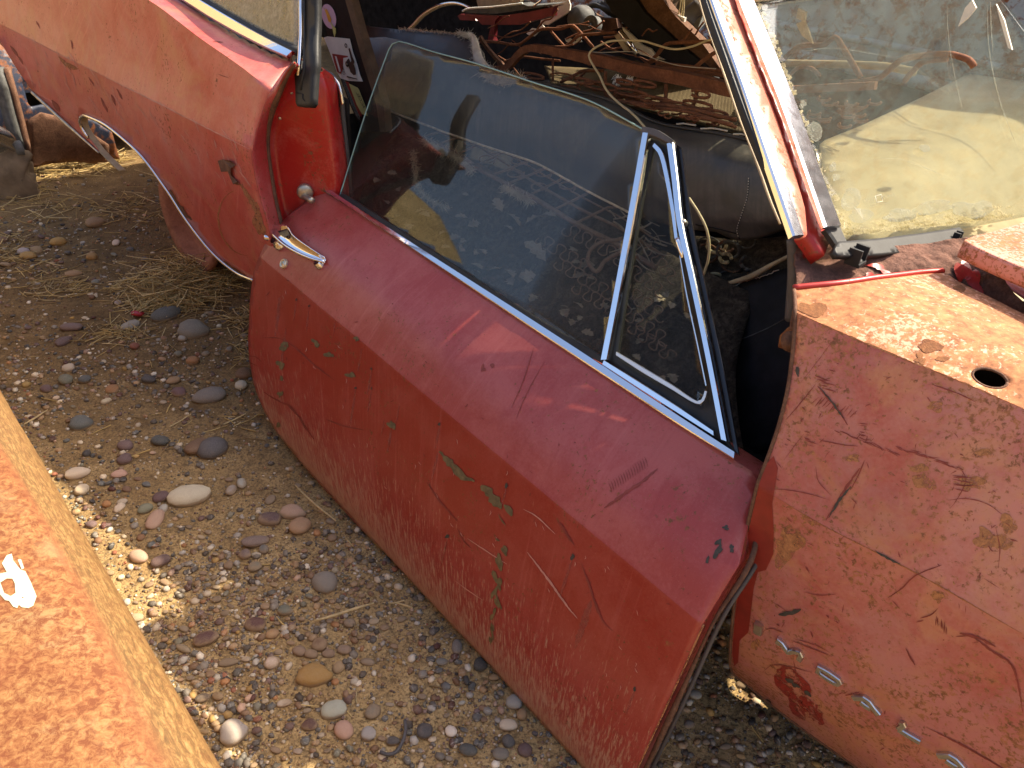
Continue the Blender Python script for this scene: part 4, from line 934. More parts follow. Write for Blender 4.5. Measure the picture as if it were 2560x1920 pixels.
# roof and rear posts, above the picture
RO = Patch([[car(-.93, -1.66, 1.425), car(-1.6, -1.60, 1.455), car(-2.5, -1.58, 1.42), car(-2.9, -1.56, 1.36)], [car(-.90, -2.1, 1.47), car(-1.6, -2.1, 1.50), car(-2.5, -2.1, 1.46), car(-2.9, -2.1, 1.40)], [car(-.93, -2.55, 1.425), car(-1.6, -2.60, 1.455), car(-2.5, -2.62, 1.42), car(-2.9, -2.64, 1.36)]], nu=20, nv=8)
sheet('roof', RO, MT['paint_pillar'], CAR, .03)
sheet('headliner', Patch([[p - ZZ * .03 for p in r[::6]] for r in RO.G[::8]], nu=12, nv=6), MT['sheet_tan'], CAR, .006)
for b0, b1 in ((-1.57, -1.33), (-2.63, -2.87)):
    sheet('rear_post', Patch([[car(-2.62, b0, 1.40), car(-2.95, b0, 1.35)], [car(-2.95, b1, 1.10), car(-3.6, b1, 1.10)]], nu=8, nv=8), MT['paint_quarter'], CAR, .03)
    sheet('rear_post_trim', Patch([[car(-2.62, b0 + (.05 if b0 < -2 else -.05), 1.38), car(-2.95, b0 + (.05 if b0 < -2 else -.05), 1.33)], [car(-2.95, b1 + (.05 if b0 < -2 else -.05), 1.10), car(-3.6, b1 + (.05 if b0 < -2 else -.05), 1.10)]], nu=8, nv=8), MT['interior'], CAR, .01)
sheet('windscreen_header', Patch([[car(-.90, -1.64, 1.43), car(-.90, -2.58, 1.43)], [car(-.86, -1.63, 1.40), car(-.86, -2.58, 1.40)]], nu=6, nv=4), MT['chrome_worn'], CAR, .02)
sheet('trunk_deck', Patch([[car(-2.95, -1.33, 1.09), car(-4.2, -1.3, 1.05)], [car(-2.95, -2.9, 1.09), car(-4.2, -2.9, 1.05)]], nu=8, nv=8), MT['paint_quarter'], CAR, .01)
# dashboard under the glass
far = onz(2660, 62, 1.0); fb_ = float(O2 @ far); dfar = [proj(far), proj(car(-.75, fb_, 1.02)), proj(car(-.16, fb_, .80))]
dp = [(2050, 360), (2062, 350), (2150, 315), (2300, 245), (2440, 175), (2560, 112)] + dfar + [proj(car(-.16, b_, .80)) for b_ in (-2.8, -2.3, -1.9)] + [proj(car(-.50, b_, 1.02)) for b_ in (-1.6, -1.44)] + [(2075, 520), (2052, 400)]
_da = lambda x, y, z: onz(x, y, z)
DS = Patch([[car(-1.45, b_, 1.0) for b_ in (-1.2, -2.4, -3.8)], [car(-.8, b_, 1.02) for b_ in (-1.2, -2.4, -3.8)], [car(-.52, b_, 1.03) for b_ in (-1.2, -2.4, -3.8)], [car(-.12, b_, .775) for b_ in (-1.2, -2.4, -3.8)]], nu=40, nv=12)
dash = panel('dashboard', DS, dp, MT['dash'], CAR, thick=.03)
# rusty rear wheel on its hub
wc = onb(516, 560, -1.42); wc[2] = .245
wheel = mesh('wheel_rim', *lathe_geo(wc, O2, [(.10, -.07), (.175, -.075), (.19, -.03), (.20, -.05), (.205, -.085), (.235, -.09), (.242, -.075), (.236, -.06), (.205, -.04), (.185, .0), (.20, .05), (.232, .062), (.240, .075), (.232, .088), (.19, .075), (.175, .03), (.09, .02), (.075, .035), (.0, .035)], 48), MT['rust_wheel'], CAR)
mesh('hub', *lathe_geo(wc, O2, [(.0, .06), (.04, .06), (.05, .03), (.06, -.2), (.0, -.25)], 16), MT['rust_dark'], wheel)
# ------------------------------------------------------------------ the loose door
DOOR = bpy.data.objects.new('door', None); DOOR.empty_display_size = .1; link(DOOR, CAR)
DOOR['label'] = 'dull red side door with raised window glass standing low in front of its opening'
ext = lambda a, b, t: (a[0] + (b[0] - a[0]) * t, a[1] + (b[1] - a[1]) * t)
def seg3(f, a, b, t0=-.15, t1=1.15, n=6): return [f(*ext(a, b, t)) for t in np.linspace(t0, t1, n)]
D0 = seg3(lambda x, y: onm(x, y, -1.09), (804, 470), (1905, 1196)); D3 = seg3(lambda x, y: onm(x, y, -.887), (647, 640), (1756, 1562))
D6 = seg3(lambda x, y: onz(x, y, .012), (706, 1113), (1548, 2016))
D0, D3, D6 = map(np.array, (D0, D3, D6))
upn = DM * .68 + ZZ * .73; lon = DM * .97 + ZZ * .2
def lerp(a, b, t, off): return a + (b - a) * t + off
DSF = Patch([D0, lerp(D0, D3, .12, upn * .004), lerp(D0, D3, .55, upn * .020), D3, lerp(D3, D6, .10, lon * .004), lerp(D3, D6, .55, lon * .024), lerp(D3, D6, .88, lon * .013), D6], sharp=(3,), nu=80, nv=7)
d_out = [(804, 470), (1100, 665), (1400, 863), (1700, 1061), (1838, 1152), (1884, 1182), (1893, 1204), (1877, 1285), (1862, 1350), (1848, 1412), (1756, 1562), (1675, 1740), (1595, 1914), (1548, 2016),
         (1400, 1857), (1227, 1667), (979, 1400), (900, 1321), (820, 1233), (753, 1159), (692, 1081), (665, 1036), (645, 990), (633, 955), (623, 900), (620, 850), (622, 803), (624, 750), (629, 705), (635, 675), (647, 640), (660, 612), (678, 587), (702, 556), (730, 531), (757, 509), (785, 484)]
ddent = lambda x, y, z: .006 * (vnoise(np.array([x, y, z]) + 8., 2.8) - .5) + .0016 * (vnoise(np.array([x, y, z]), 12.) - .5)
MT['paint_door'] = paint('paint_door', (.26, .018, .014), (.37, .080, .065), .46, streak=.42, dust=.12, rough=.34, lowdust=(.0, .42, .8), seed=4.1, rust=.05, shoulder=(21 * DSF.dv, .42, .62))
skin = panel('outer_skin', DSF, d_out, MT['paint_door'], DOOR, disp=ddent, step=10, thick=.003, folds=(21,))
# folded edge and inner shell
loop = [DSF.hit(*q) for q in dens(d_out, 16)]
O_ = np.array([DSF.at(*h) for h in loop]); inn = -(DM * .93 + ZZ * .30)
k = len(O_); cen = O_.mean(0)
rows = [O_ - inn * -.001, O_ + inn * .020 + (cen - O_) * .008, O_ + inn * .095 + (cen - O_) * .02, O_ + inn * .100 + (cen - O_) * .08]
V = np.vstack(rows); F = [(r*k+i, r*k+(i+1) % k, (r+1)*k+(i+1) % k, (r+1)*k+i) for r in range(3) for i in range(k)]
V = np.vstack([V, rows[-1].mean(0)[None]]); F += [(3*k+i, 3*k+(i+1) % k, 4*k) for i in range(k)]
V[:, 2] = np.maximum(V[:, 2], .004)
inner = mesh('inner_shell', V, F, MT['jamb_flange'], DOOR)
# rubber seal round the shut face of the door
fe = [(1893, 1204), (1872, 1300), (1848, 1412), (1756, 1562), (1675, 1740), (1595, 1914), (1552, 2008)]
tube('shut_seal', [np.maximum(DSF.p(x, y) + inn * .075 + DD * .002, [-9, -9, .012]) for x, y in crspline(fe, 30)], .0045, MT['rubber_grey'], DOOR, 8)
tube('shut_flange', [np.maximum(DSF.p(x, y) + inn * .035 + DD * .004, [-9, -9, .012]) for x, y in crspline(fe, 30)], [.003, .006, .003, .007, .004], MT['rust_dark'], DOOR, 6)
tube('hem', [DSF.p(x, y) + inn * .004 for x, y in crspline([(1756, 1562), (1675, 1740), (1595, 1914), (1548, 2016)], 30)], .0028, MT['rust_stain'], DOOR, 6)

# belt moulding and glass
TG = math.radians(33)
GN = DM * math.cos(TG) + ZZ * math.sin(TG)
g0 = onm(1300, 797, -1.105) + ZZ * .01; GD = float(GN @ g0)
def ong(x, y, off=0.): return onpl(x, y, GN, GD + off)
print('glass corner height', ong(980, 112), 'belt', g0, 'len', np.linalg.norm(D0[0] - D0[-1]) / 1.3, 'crease', D3.mean(0), 'bot', D6.mean(0))
PG = Patch([[ong(x, y) for x, y in [(780, 60), (1250, 60), (1900, 200)]], [ong(x, y) for x, y in [(760, 560), (1250, 760), (1950, 1250)]]], nu=60, nv=40)
glass = panel('window_glass', PG, [(850, 488), (880, 390), (922, 259), (963, 148), (978, 115), (986, 107), (1000, 105), (1020, 108), (1081, 129), (1187, 158), (1332, 206), (1477, 254), (1617, 330), (1570, 610), (1513, 905), (1200, 712), (1000, 582)], MT['glass_door'], DOOR, thick=.005)
tube('glass_edge', [ong(x, y, .0) for x, y in crspline([(850, 488), (880, 390), (922, 259), (963, 148), (980, 111), (1000, 104), (1081, 129), (1187, 158), (1332, 206), (1477, 254), (1612, 326)], 60)], .0022, MT['glass_edge'] if 'glass_edge' in MT else MT['delam_pale'], DOOR, 6)
def gtrim(name, l, r, mat, h=.010, off=.004, n=24, parent=DOOR):
    L = [ong(x, y, off) for x, y in crspline(l, n)]; R = [ong(x, y, off) for x, y in crspline(r, n)]
    side, W = [], []
    for a, b in zip(L, R): w = np.linalg.norm(b - a); side.append((b - a) / w); W.append(w)
    return mesh(name, *strip_geo([(a + b) / 2 for a, b in zip(L, R)], np.array(W), h, side, [GN] * n), mat, parent, smooth=False)
gtrim('glass_channel', [(850, 492), (1100, 655), (1350, 822), (1513, 912)], [(866, 487), (1100, 637), (1350, 797), (1515, 895)], MT['rubber'], .012, .002)
def belt(name, l, r, mat, h, parent=DOOR, n=30):
    L = [DSF.p(*q) for q in crspline(l, n)]; R = [onm(x, y, -1.10) for x, y in crspline(r, n)]
    side, W = [], []
    for a, b in zip(L, R): w = np.linalg.norm(b - a); side.append((b - a) / w); W.append(w)
    nn = DM * .6 + ZZ * .8
    return mesh(name, *strip_geo([(a + b) / 2 for a, b in zip(L, R)], np.array(W), h, side, [nn] * n), mat, parent, smooth=False)
bm = belt('belt_moulding', [(804, 476), (880, 524), (1000, 603), (1300, 802), (1500, 934), (1700, 1066), (1836, 1152)], [(812, 466), (885, 514), (1004, 591), (1308, 785), (1508, 915), (1706, 1046), (1838, 1132)], MT['chrome'], .008)

# vent window
vent = DOOR
vo = [(1612, 335), (1625, 336), (1682, 361), (1690, 400), (1703, 545), (1735, 690), (1757, 788), (1790, 950), (1822, 1108), (1838, 1132), (1700, 1040), (1511, 906)]
vp = [(1634, 368), (1640, 364), (1652, 380), (1660, 410), (1680, 500), (1696, 604), (1717, 739), (1742, 850), (1766, 962), (1767, 985), (1760, 1002), (1748, 1008), (1720, 994), (1679, 967), (1610, 926), (1543, 886), (1575, 680), (1605, 500)]
panel('vent_backing', PG, vo, MT['rubber'], vent, holes=[vp], thick=.010, lift=.0)
panel('vent_pane', PG, vp, MT['glass_vent'], vent, thick=.005, lift=-.002)
gtrim('division_bar', [(1612, 338), (1570, 575), (1538, 750), (1508, 903)], [(1629, 338), (1588, 575), (1555, 750), (1526, 902)], MT['chrome'], .014, .006, parent=vent)
gtrim('front_bar', [(1672, 366), (1684, 450), (1697, 560), (1728, 700), (1768, 890), (1808, 1100)], [(1690, 362), (1701, 450), (1713, 560), (1744, 700), (1784, 890), (1825, 1106)], MT['chrome'], .014, .006, parent=vent)
gtrim('top_cap', [(1611, 338), (1645, 350), (1688, 370)], [(1614, 322), (1650, 330), (1690, 356)], MT['rubber_grey'], .016, .004, 10, parent=vent)
gtrim('pane_moulding', [(1634, 370), (1648, 388), (1658, 420), (1678, 520), (1690, 606)], [(1640, 360), (1658, 378), (1670, 415), (1688, 515), (1699, 600)], MT['chrome'], .007, .007, parent=vent)
gtrim('pane_frame', [(1700, 640), (1718, 745), (1742, 855), (1765, 965)], [(1703, 640), (1722, 745), (1746, 855), (1769, 965)], MT['chrome_worn'], .004, .007, parent=vent)
gtrim('pane_sill', [(1543, 890), (1610, 934), (1679, 974), (1748, 1013), (1764, 1003), (1771, 980)], [(1544, 880), (1612, 920), (1682, 962), (1746, 1004), (1757, 998), (1764, 978)], MT['pot_metal'], .006, .007, parent=vent)
gtrim('vent_sill', [(1511, 914), (1600, 972), (1700, 1036), (1789, 1092)], [(1516, 902), (1606, 958), (1706, 1022), (1788, 1078)], MT['chrome'], .010, .008, parent=vent)
gtrim('vent_post_edge', [(1690, 362), (1703, 460), (1716, 560), (1760, 750), (1800, 940), (1836, 1122)], [(1707, 372), (1718, 460), (1736, 580), (1776, 760), (1816, 950), (1850, 1140)], MT['black_gloss'], .004, -.006, parent=vent)
tube('vent_latch', [ong(x, y, .012) for x, y in [(1694, 598), (1698, 612), (1703, 628), (1706, 645)]], [.008, .007, .006, .003], MT['chrome'], vent, 8)
mesh('hinge_knuckle', *lathe_geo(ong(1707, 556, .01), GN, [(0, .008), (.006, .007), (.008, 0), (.008, -.01)], 12), MT['pot_metal'], vent)

# handle and lock
hx = [(677, 579), (690, 585), (703, 598), (725, 618), (757, 638), (790, 652), (817, 658)]
P = [DSF.p(*q, h) for q, h in zip(crspline(hx, 16), np.interp(np.linspace(0, 1, 16), [0, .15, .4, .8, 1], [.024, .026, .024, .017, .010]))]
hdl = DOOR
hu = crspline([(677, 577), (705, 573), (737, 577), (746, 593), (762, 608), (790, 628), (818, 647)], 18); hb_ = crspline([(677, 582), (690, 588), (703, 600), (725, 620), (757, 640), (790, 654), (818, 660)], 18)
lu = np.interp(np.linspace(0, 1, 18), [0, .3, .8, 1], [.028, .032, .022, .012]); lb = np.interp(np.linspace(0, 1, 18), [0, .3, .8, 1], [.022, .021, .015, .009])
U_ = [DSF.p(*q, h) for q, h in zip(hu, lu)]; L_ = [DSF.p(*q, h) for q, h in zip(hb_, lb)]
sheet('grip_blade', Patch([U_, [(p + q) / 2 - upn * .006 for p, q in zip(U_, L_)], L_], nu=24, nv=5), MT['chrome'], hdl, .003)
mesh('grip_rail', *tube_geo(P, [.0035, .005, .0055, .0055, .004], 10), MT['chrome'], hdl)
mesh('thumb_recess', *prism_geo([DSF.p(*q, .0285) for q in [(712, 587), (735, 583), (741, 596), (728, 603), (718, 596)]], -upn * .002), MT['black_gloss'], hdl, smooth=False)
mesh('grip_foot', *lathe_geo(DSF.p(700, 612, 0), upn, [(.020, 0), (.018, .012), (.012, .016), (.012, .03)], 16), MT['chrome_worn'], hdl)
mesh('grip_foot', *lathe_geo(DSF.p(800, 662, 0), upn, [(.016, 0), (.014, .008), (.010, .016)], 16), MT['chrome_worn'], hdl)
bx_ = -DD * .55 + DM * .7; mesh('push_button', *lathe_geo(DSF.p(682, 598, .016), bx_, [(0, .014), (.008, .0135), (.0095, .010), (.0095, -.03)], 18), MT['chrome'], hdl)
lock = mesh('key_lock', *lathe_geo(DSF.p(711, 660, 0), DSF.nrm(*DSF.hit(711, 660)), [(0, .009), (.006, .009), (.007, .0075), (.0085, .0075), (.010, .010), (.014, .009), (.0155, .005), (.0155, -.002)], 28), MT['lock'], DOOR)
nn = DSF.nrm(*DSF.hit(711, 660)); mesh('key_slot', *box_geo(DSF.p(711, 660, .0095), ZZ * .004, DD * .001, nn * .0006), MT['black'], DOOR, smooth=False)

# wear on the door
ch = [blob(708, 870, 8, 9, .3, .5), stroke([(702, 862), (712, 858), (722, 868)], 9, .6), blob(703, 912, 8, 11, .1, .5), blob(705, 946, 4, 7), blob(702, 985, 6, 8, .2, .5), blob(791, 858, 10, 7, .6, .5), blob(822, 887, 10, 7, .6, .5), blob(877, 938, 12, 6, .4, .5), blob(892, 847, 6, 6, .3, .5), blob(697, 1062, 5, 6), blob(980, 1063, 8, 12, -.6, .4),
      stroke([(1100, 1128), (1130, 1160), (1160, 1190), (1190, 1202)], 16, .6), stroke([(1205, 1214), (1232, 1240), (1255, 1272)], 20, .6), stroke([(1262, 1262), (1275, 1275), (1282, 1290)], 12, .5), blob(1264, 1375, 6, 14, -.4, .5), blob(1250, 1405, 9, 18, -.3, .5), blob(1245, 1450, 8, 20, -.2, .6), blob(1238, 1480, 6, 14, .2, .6), blob(1246, 1505, 5, 20, -.3, .6), blob(1235, 1535, 5, 14, .2, .6), blob(1232, 1575, 4, 18, -.1, .6), blob(1228, 1600, 3, 12, 0, .6), stroke([(1248, 1285), (1256, 1300), (1266, 1312)], 4, .5), stroke([(1240, 1345), (1252, 1352)], 5, .5)]
marks('paint_chips', DSF, ch, MT['chip'], DOOR, lift=.0016)
marks('dark_chips', DSF, [blob(1795, 1380, 8, 17, .5, .5), blob(1830, 1372, 6, 9, .2, .5), blob(1815, 1320, 8, 5, -.3, .5), blob(1770, 1400, 4, 9, .3), blob(1797, 1356, 7, 8, .4, .5), blob(1433, 1392, 5, 7, .3), blob(1268, 1214, 4, 6), blob(1121, 1340, 6, 4), blob(1588, 1722, 4, 5), blob(889, 970, 3, 3), blob(929, 971, 2, 3), blob(741, 749, 2, 3), blob(774, 765, 2, 3), blob(929, 922, 2, 3), blob(1100, 1060, 3, 4)], MT['chip_dark'], DOOR, lift=.0016)
dk = [stroke([(650, 845), (700, 846), (740, 870), (790, 915), (838, 952)], 3, .5), stroke([(660, 980), (690, 998), (730, 1020), (765, 1070), (785, 1098)], 5, .6), stroke([(1455, 1408), (1470, 1450), (1490, 1510), (1510, 1555), (1532, 1575)], 5, .6), stroke([(1512, 1270), (1560, 1235), (1605, 1205), (1645, 1172)], 8, .6), stroke([(1070, 1205), (1100, 1250), (1146, 1303)], 4, .5), stroke([(815, 1048), (860, 1065), (910, 1075)], 4), stroke([(1335, 870), (1310, 950), (1280, 1020)], 2), stroke([(1362, 905), (1320, 980), (1290, 1050)], 1.5), stroke([(1210, 910), (1205, 930)], 7), blob(1232, 915, 6, 5), blob(1212, 925, 4, 4), stroke([(1145, 1320), (1160, 1350), (1180, 1370)], 3), stroke([(622, 890), (640, 892), (655, 905)], 2), stroke([(622, 905), (645, 915)], 2), stroke([(665, 740), (672, 732), (675, 728)], 3)]
for k in range(16):
    x, y = 1530 + k * 6, 1232 - k * 4.2; dk.append(stroke([(x, y), (x - 3, y - 14), (x - 8, y - 26)], 2.2, .4))
for k in range(10):
    x, y = 1393 + k * 3, 1302 + k * 5; dk.append(stroke([(x, y), (x + 10, y + 6), (x + 18, y + 16)], 2.2, .4))
for k in range(70):
    x = random.uniform(680, 1780); y = 520 + .78 * (x - 640) + random.uniform(-60, 330)
    if not (inpoly(np.array([x, y]), d_out) and inpoly(np.array([x + 12, y + 12]), d_out)): continue
    b = random.uniform(0, 3.1); q = random.uniform(3, 12); dk.append(stroke([(x, y), (x + q * .5 * math.cos(b) + 1, y + q * .5 * math.sin(b)), (x + q * math.cos(b), y + q * math.sin(b))], random.uniform(1., 3.), .6))
marks('scratches', DSF, dk, MT['scratch'], DOOR, lift=.0013)
pl = []
for x, y, l, w in [(741, 752, 50, 5), (774, 770, 62, 6), (929, 928, 60, 8), (889, 975, 90, 9), (929, 975, 55, 6), (980, 1070, 60, 10), (1104, 1056, 66, 8), (1097, 1130, 70, 9), (1268, 1220, 40, 8), (1121, 1345, 70, 9), (1433, 1397, 95, 12), (1588, 1726, 60, 12), (1480, 1500, 120, 26), (960, 1050, 40, 4), (840, 800, 40, 4), (1000, 1010, 60, 5), (905, 870, 60, 5), (715, 820, 100, 10), (700, 740, 100, 14)]:
    s_ = -.12 - (x - 740) * .00030; pl.append(stroke([(x, y), (x + s_ * l * .5, y + l * .5), (x + s_ * l, y + l)], w * .7, .25))
MT['streak_pale'] = dusty_glass('streak_pale', (1, 1, 1), (.50, .24, .18), .16, .30, reflect=0., scale=40, fine=400)
marks('wash_streaks', DSF, pl, MT['streak_pale'], DOOR, lift=.001)
pp = [stroke([(1310, 1272), (1345, 1292), (1390, 1335)], 3, .4), stroke([(1320, 1380), (1370, 1445), (1420, 1515), (1445, 1545)], 5, .4), stroke([(1170, 1345), (1230, 1385), (1270, 1410)], 2.5, .4), stroke([(1140, 1450), (1180, 1480), (1210, 1500)], 2, .4)]
for k in range(40):
    x = random.uniform(700, 1600); y = 640 + .83 * (x - 647) + random.uniform(20, 330)
    if inpoly(np.array([x, y]), d_out) and inpoly(np.array([x + 8, y + 14]), d_out): pp.append(stroke([(x, y), (x + 2, y + 5), (x + random.uniform(-3, 8), y + random.uniform(8, 14))], 1.6, .5))
marks('pale_scratches', DSF, pp, MT['scratch_pale'], DOOR, lift=.0013)
# ------------------------------------------------------------------ loose seat lying lengthwise in the cabin
def sub(name, parent):
    e = bpy.data.objects.new(name, None); e.empty_display_size = .05; link(e, parent); return e
SEAT = thing('bench_seat', 'torn black vinyl bench seat with bare rusty springs inside the car', 'seat', tuple(onb(1350, 450, -1.9) * np.array([1, 1, 0]) + ZZ * .33))
VT = rb([(840, 60), (960, 80), (1100, 110), (1290, 198), (1400, 218), (1520, 252), (1640, 303), (1720, 318), (1830, 340), (1990, 372)], -2.03)
VM1 = rb([(840, 110), (960, 125), (1100, 160), (1290, 235), (1400, 258), (1520, 300), (1640, 352), (1720, 372), (1830, 405), (2000, 440)], -1.945)
VM2 = rb([(830, 190), (940, 215), (1100, 260), (1290, 325), (1400, 370), (1520, 420), (1640, 480), (1740, 520), (1840, 545), (2000, 540)], -1.90)
VB = rb([(820, 240), (900, 264), (1010, 292), (1100, 328), (1200, 362), (1330, 407), (1450, 467), (1600, 548), (1720, 578), (1850, 604), (1920, 590), (2010, 560)], -1.92)
VS = Patch([VT, VM1, VM2, VB], nu=60, nv=8)
v_out = [(860, 200), (900, 250), (1010, 291), (1100, 327), (1200, 361), (1330, 406), (1450, 466), (1600, 546), (1700, 572), (1790, 582), (1830, 600), (1862, 604), (1920, 590), (2000, 562), (2000, 380), (1950, 366), (1830, 341), (1720, 320), (1640, 305), (1520, 254), (1400, 220), (1300, 204), (1225, 180), (1100, 130), (960, 90), (880, 90)]
vd = lambda x, y, z: .014 * (vnoise(np.array([x, y, z]) + 4., 6.) - .5) + .003 * (vnoise(np.array([x, y, z]), 30.) - .5)
cover = panel('vinyl_cover', VS, v_out, MT['vinyl'], SEAT, thick=.05, disp=vd)
tube('top_piping', [VS.p(x, y, .003) for x, y in crspline([(1300, 206), (1400, 222), (1520, 256), (1640, 307), (1720, 322), (1830, 343), (1950, 368)], 40)], .006, MT['vinyl_clean'], cover, 8)
tube('lower_hem', [VS.p(x, y, .002) for x, y in crspline([(900, 248), (1010, 289), (1100, 325), (1200, 359), (1330, 404), (1450, 464), (1600, 544)], 40)], .004, MT['padding'], cover, 6)
# zip along the top, stitched seam on the end
zz = []
for k in range(90):
    t = k / 89; x, y = crspline([(1690, 304), (1760, 316), (1860, 332)], 90)[k]; c = VS.p(x, y, .012); zz.append(tube_geo([c + ZZ * .003, c - ZZ * .001 + C2 * .002], .0012, 4))
mesh('stitched_edge', *join_geo(zz), MT['string'], cover, kind='stuff')
zz = []
sp_ = crspline([(1872, 445), (1868, 490), (1856, 530), (1842, 575), (1848, 598)], 48)
for k in range(0, 46, 2): zz.append(tube_geo([VS.p(*sp_[k], .002), VS.p(*sp_[k + 1], .002)], .0014, 4))
mesh('seam_stitches', *join_geo(zz), MT['string'], cover, kind='stuff')
tube('seam_fold', [VS.p(*q, -.001) for q in sp_], .0022, MT['black'], cover, 6)
tube('lower_seam', [VS.p(*q, .001) for q in [(1738, 563), (1790, 572), (1842, 585)]], .002, MT['black'], cover, 6)
# hump of the old backrest behind, torn open
BS = Patch([rb([(880, 55), (1000, 68), (1100, 76), (1220, 90)], -2.22), rb([(870, 120), (1000, 140), (1120, 150), (1240, 170)], -2.14), rb([(860, 280), (1000, 290), (1120, 300), (1330, 330)], -2.10)], nu=30, nv=10)
back = panel('backrest', BS, [(913, 62), (930, 66), (1000, 74), (1020, 73), (1080, 80), (1140, 84), (1172, 87), (1184, 96), (1192, 130), (1198, 150), (1235, 180), (1300, 220), (1300, 300), (900, 290), (905, 150)], MT['vinyl_clean'], SEAT, thick=.08)
def fluff(name, surf, path, n, l, mat, parent, spread=5, w=.0011):
    n, l, w = int(n * 2.6), l * .66, w * .7; spread *= .8
    parts = []
    pp = crspline(path, 60)
    for k in range(n):
        x, y = pp[random.randrange(60)] + np.array([random.gauss(0, spread), random.gauss(0, spread)])
        p = surf.p(x, y, .006); q = np.array([random.gauss(0, 1), random.gauss(0, 1), random.gauss(-.5, .8)]); q /= np.linalg.norm(q); m = q + np.random.default_rng(k).normal(0, .5, 3)
        L = l * random.uniform(.4, 1.2); parts.append(tube_geo([p, p + q * L * .5, p + q * L * .5 + m / np.linalg.norm(m) * L * .5], [w, w, w * .3], 3, cap=False))
    return mesh(name, *join_geo(parts), mat, parent, kind='stuff')
tube('torn_padding', [BS.p(*q, .004) for q in crspline([(1172, 86), (1186, 96), (1192, 125), (1200, 152), (1222, 172)], 24)], [.006, .012, .016, .018, .010], MT['padding_white'], back, 8)
fluff('padding_fibres', BS, [(1150, 86), (1182, 94), (1190, 125), (1200, 152), (1230, 178)], 420, .035, MT['padding_white'], back, 4)
fluff('frayed_top', BS, [(1000, 74), (1080, 80), (1170, 87)], 160, .016, MT['padding'], back, 2)
fluff('padding_tuft', VS, [(1215, 180), (1245, 195), (1275, 200), (1300, 192)], 700, .055, MT['padding'], cover, 7)
fluff('padding_tuft_white', VS, [(1275, 190), (1300, 188), (1312, 190)], 160, .03, MT['padding_white'], cover, 4)

# spring base, tilted towards the door opening
SS = Patch([rb([(760, 230), (1000, 285), (1100, 330), (1330, 408), (1600, 548), (1900, 690)], -1.93), rb([(740, 380), (900, 400), (1150, 520), (1450, 690), (1850, 900)], -1.74), rb([(700, 560), (900, 660), (1200, 830), (1500, 1010), (1900, 1260)], -1.50)], nu=50, nv=12)
frame = sub('spring_base', SEAT)
def bar(name, px, r, mat='rust_dusty', lift=.0, surf=SS, parent=frame, sm=24, n=8):
    return tube(name, [surf.p(*q, lift) for q in crspline(px, sm)], r, MT[mat], parent, n)
bar('rail', [(1057, 345), (1148, 387), (1190, 418), (1271, 463), (1331, 493), (1440, 559), (1545, 612), (1640, 670)], .0085, 'rust_dusty')
bar('rail', [(1100, 322), (1133, 330), (1235, 390), (1319, 445), (1452, 523), (1551, 571), (1660, 640)], .0045, 'rust_dusty')
bar('rail', [(1150, 330), (1235, 366), (1330, 420), (1450, 490), (1560, 548), (1640, 600)], .003, 'rust_dusty')
for a, b in [((1060, 345), (1133, 321)), ((1148, 387), (1226, 348)), ((1190, 418), (1280, 372)), ((1274, 460), (1374, 420)), ((1331, 487), (1428, 439)), ((1443, 559), (1551, 505)), ((1100, 362), (1180, 335)), ((1235, 440), (1330, 400)), ((1390, 525), (1490, 475))]:
    bar('cross_wire', [a, ((a[0]+b[0])/2, (a[1]+b[1])/2 + 1), b], .0042, 'rust_dusty', .006, sm=8)
for x, y in [(1180, 352), (1240, 372), (1300, 400), (1360, 430), (1420, 462), (1220, 396), (1290, 432), (1350, 465)]:
    bar('spring_coil', [(x + 22 * math.cos(t) * (1 - .02 * t), y + 11 * math.sin(t) + t * 1.2) for t in np.linspace(0, 7, 16)], .0026, 'rust_dusty', .004, sm=30, n=6)
bar('bent_rail', [(1560, 600), (1545, 604), (1506, 610), (1482, 625), (1473, 642), (1474, 662), (1491, 683), (1502, 676), (1512, 659), (1542, 640), (1570, 632)], .0065, 'rust_dusty', .01, sm=40)
rr = random.Random(5)
def zig(x, y, dx, dy, n, amp):
    d = np.array([dx, dy], float); L = np.linalg.norm(d); d /= L; nn_ = np.array([-d[1], d[0]]); out = []
    for k in range(n * 7):
        t = k / 7 * math.pi; q = np.array([x, y]) + d * L * (k / 7) + nn_ * amp * math.sin(t) - d * L * .42 * math.sin(2 * t); out.append(tuple(q + np.array([rr.uniform(-.6, .6), rr.uniform(-.6, .6)])))
    return out
for x, y, dx, dy, n, amp in [(1415, 575, 15, 8, 8, 17), (1350, 600, 15, 9, 9, 16), (1395, 660, 15, 9, 9, 16), (1440, 720, 14, 9, 8, 16), (1545, 650, 13, 10, 9, 15), (1545, 710, 13, 10, 9, 17), (1545, 770, 14, 10, 9, 16), (1580, 820, 13, 10, 8, 15), (1600, 600, 10, 12, 9, 14)]:
    bar('zigzag_spring', zig(x, y, dx, dy, n, amp), .0022, 'rust_dusty', .012, sm=n * 9, n=6)
for k in range(26):
    x, y = rr.uniform(1520, 1640), rr.uniform(530, 680); a = rr.uniform(-.4, 1.3); l = rr.uniform(20, 70)
    bar('twig', [(x, y), (x + l * .5 * math.cos(a), y + l * .5 * math.sin(a) + rr.uniform(-8, 8)), (x + l * math.cos(a), y + l * math.sin(a))], rr.uniform(.001, .003), 'leaf', .016, sm=8, n=5)
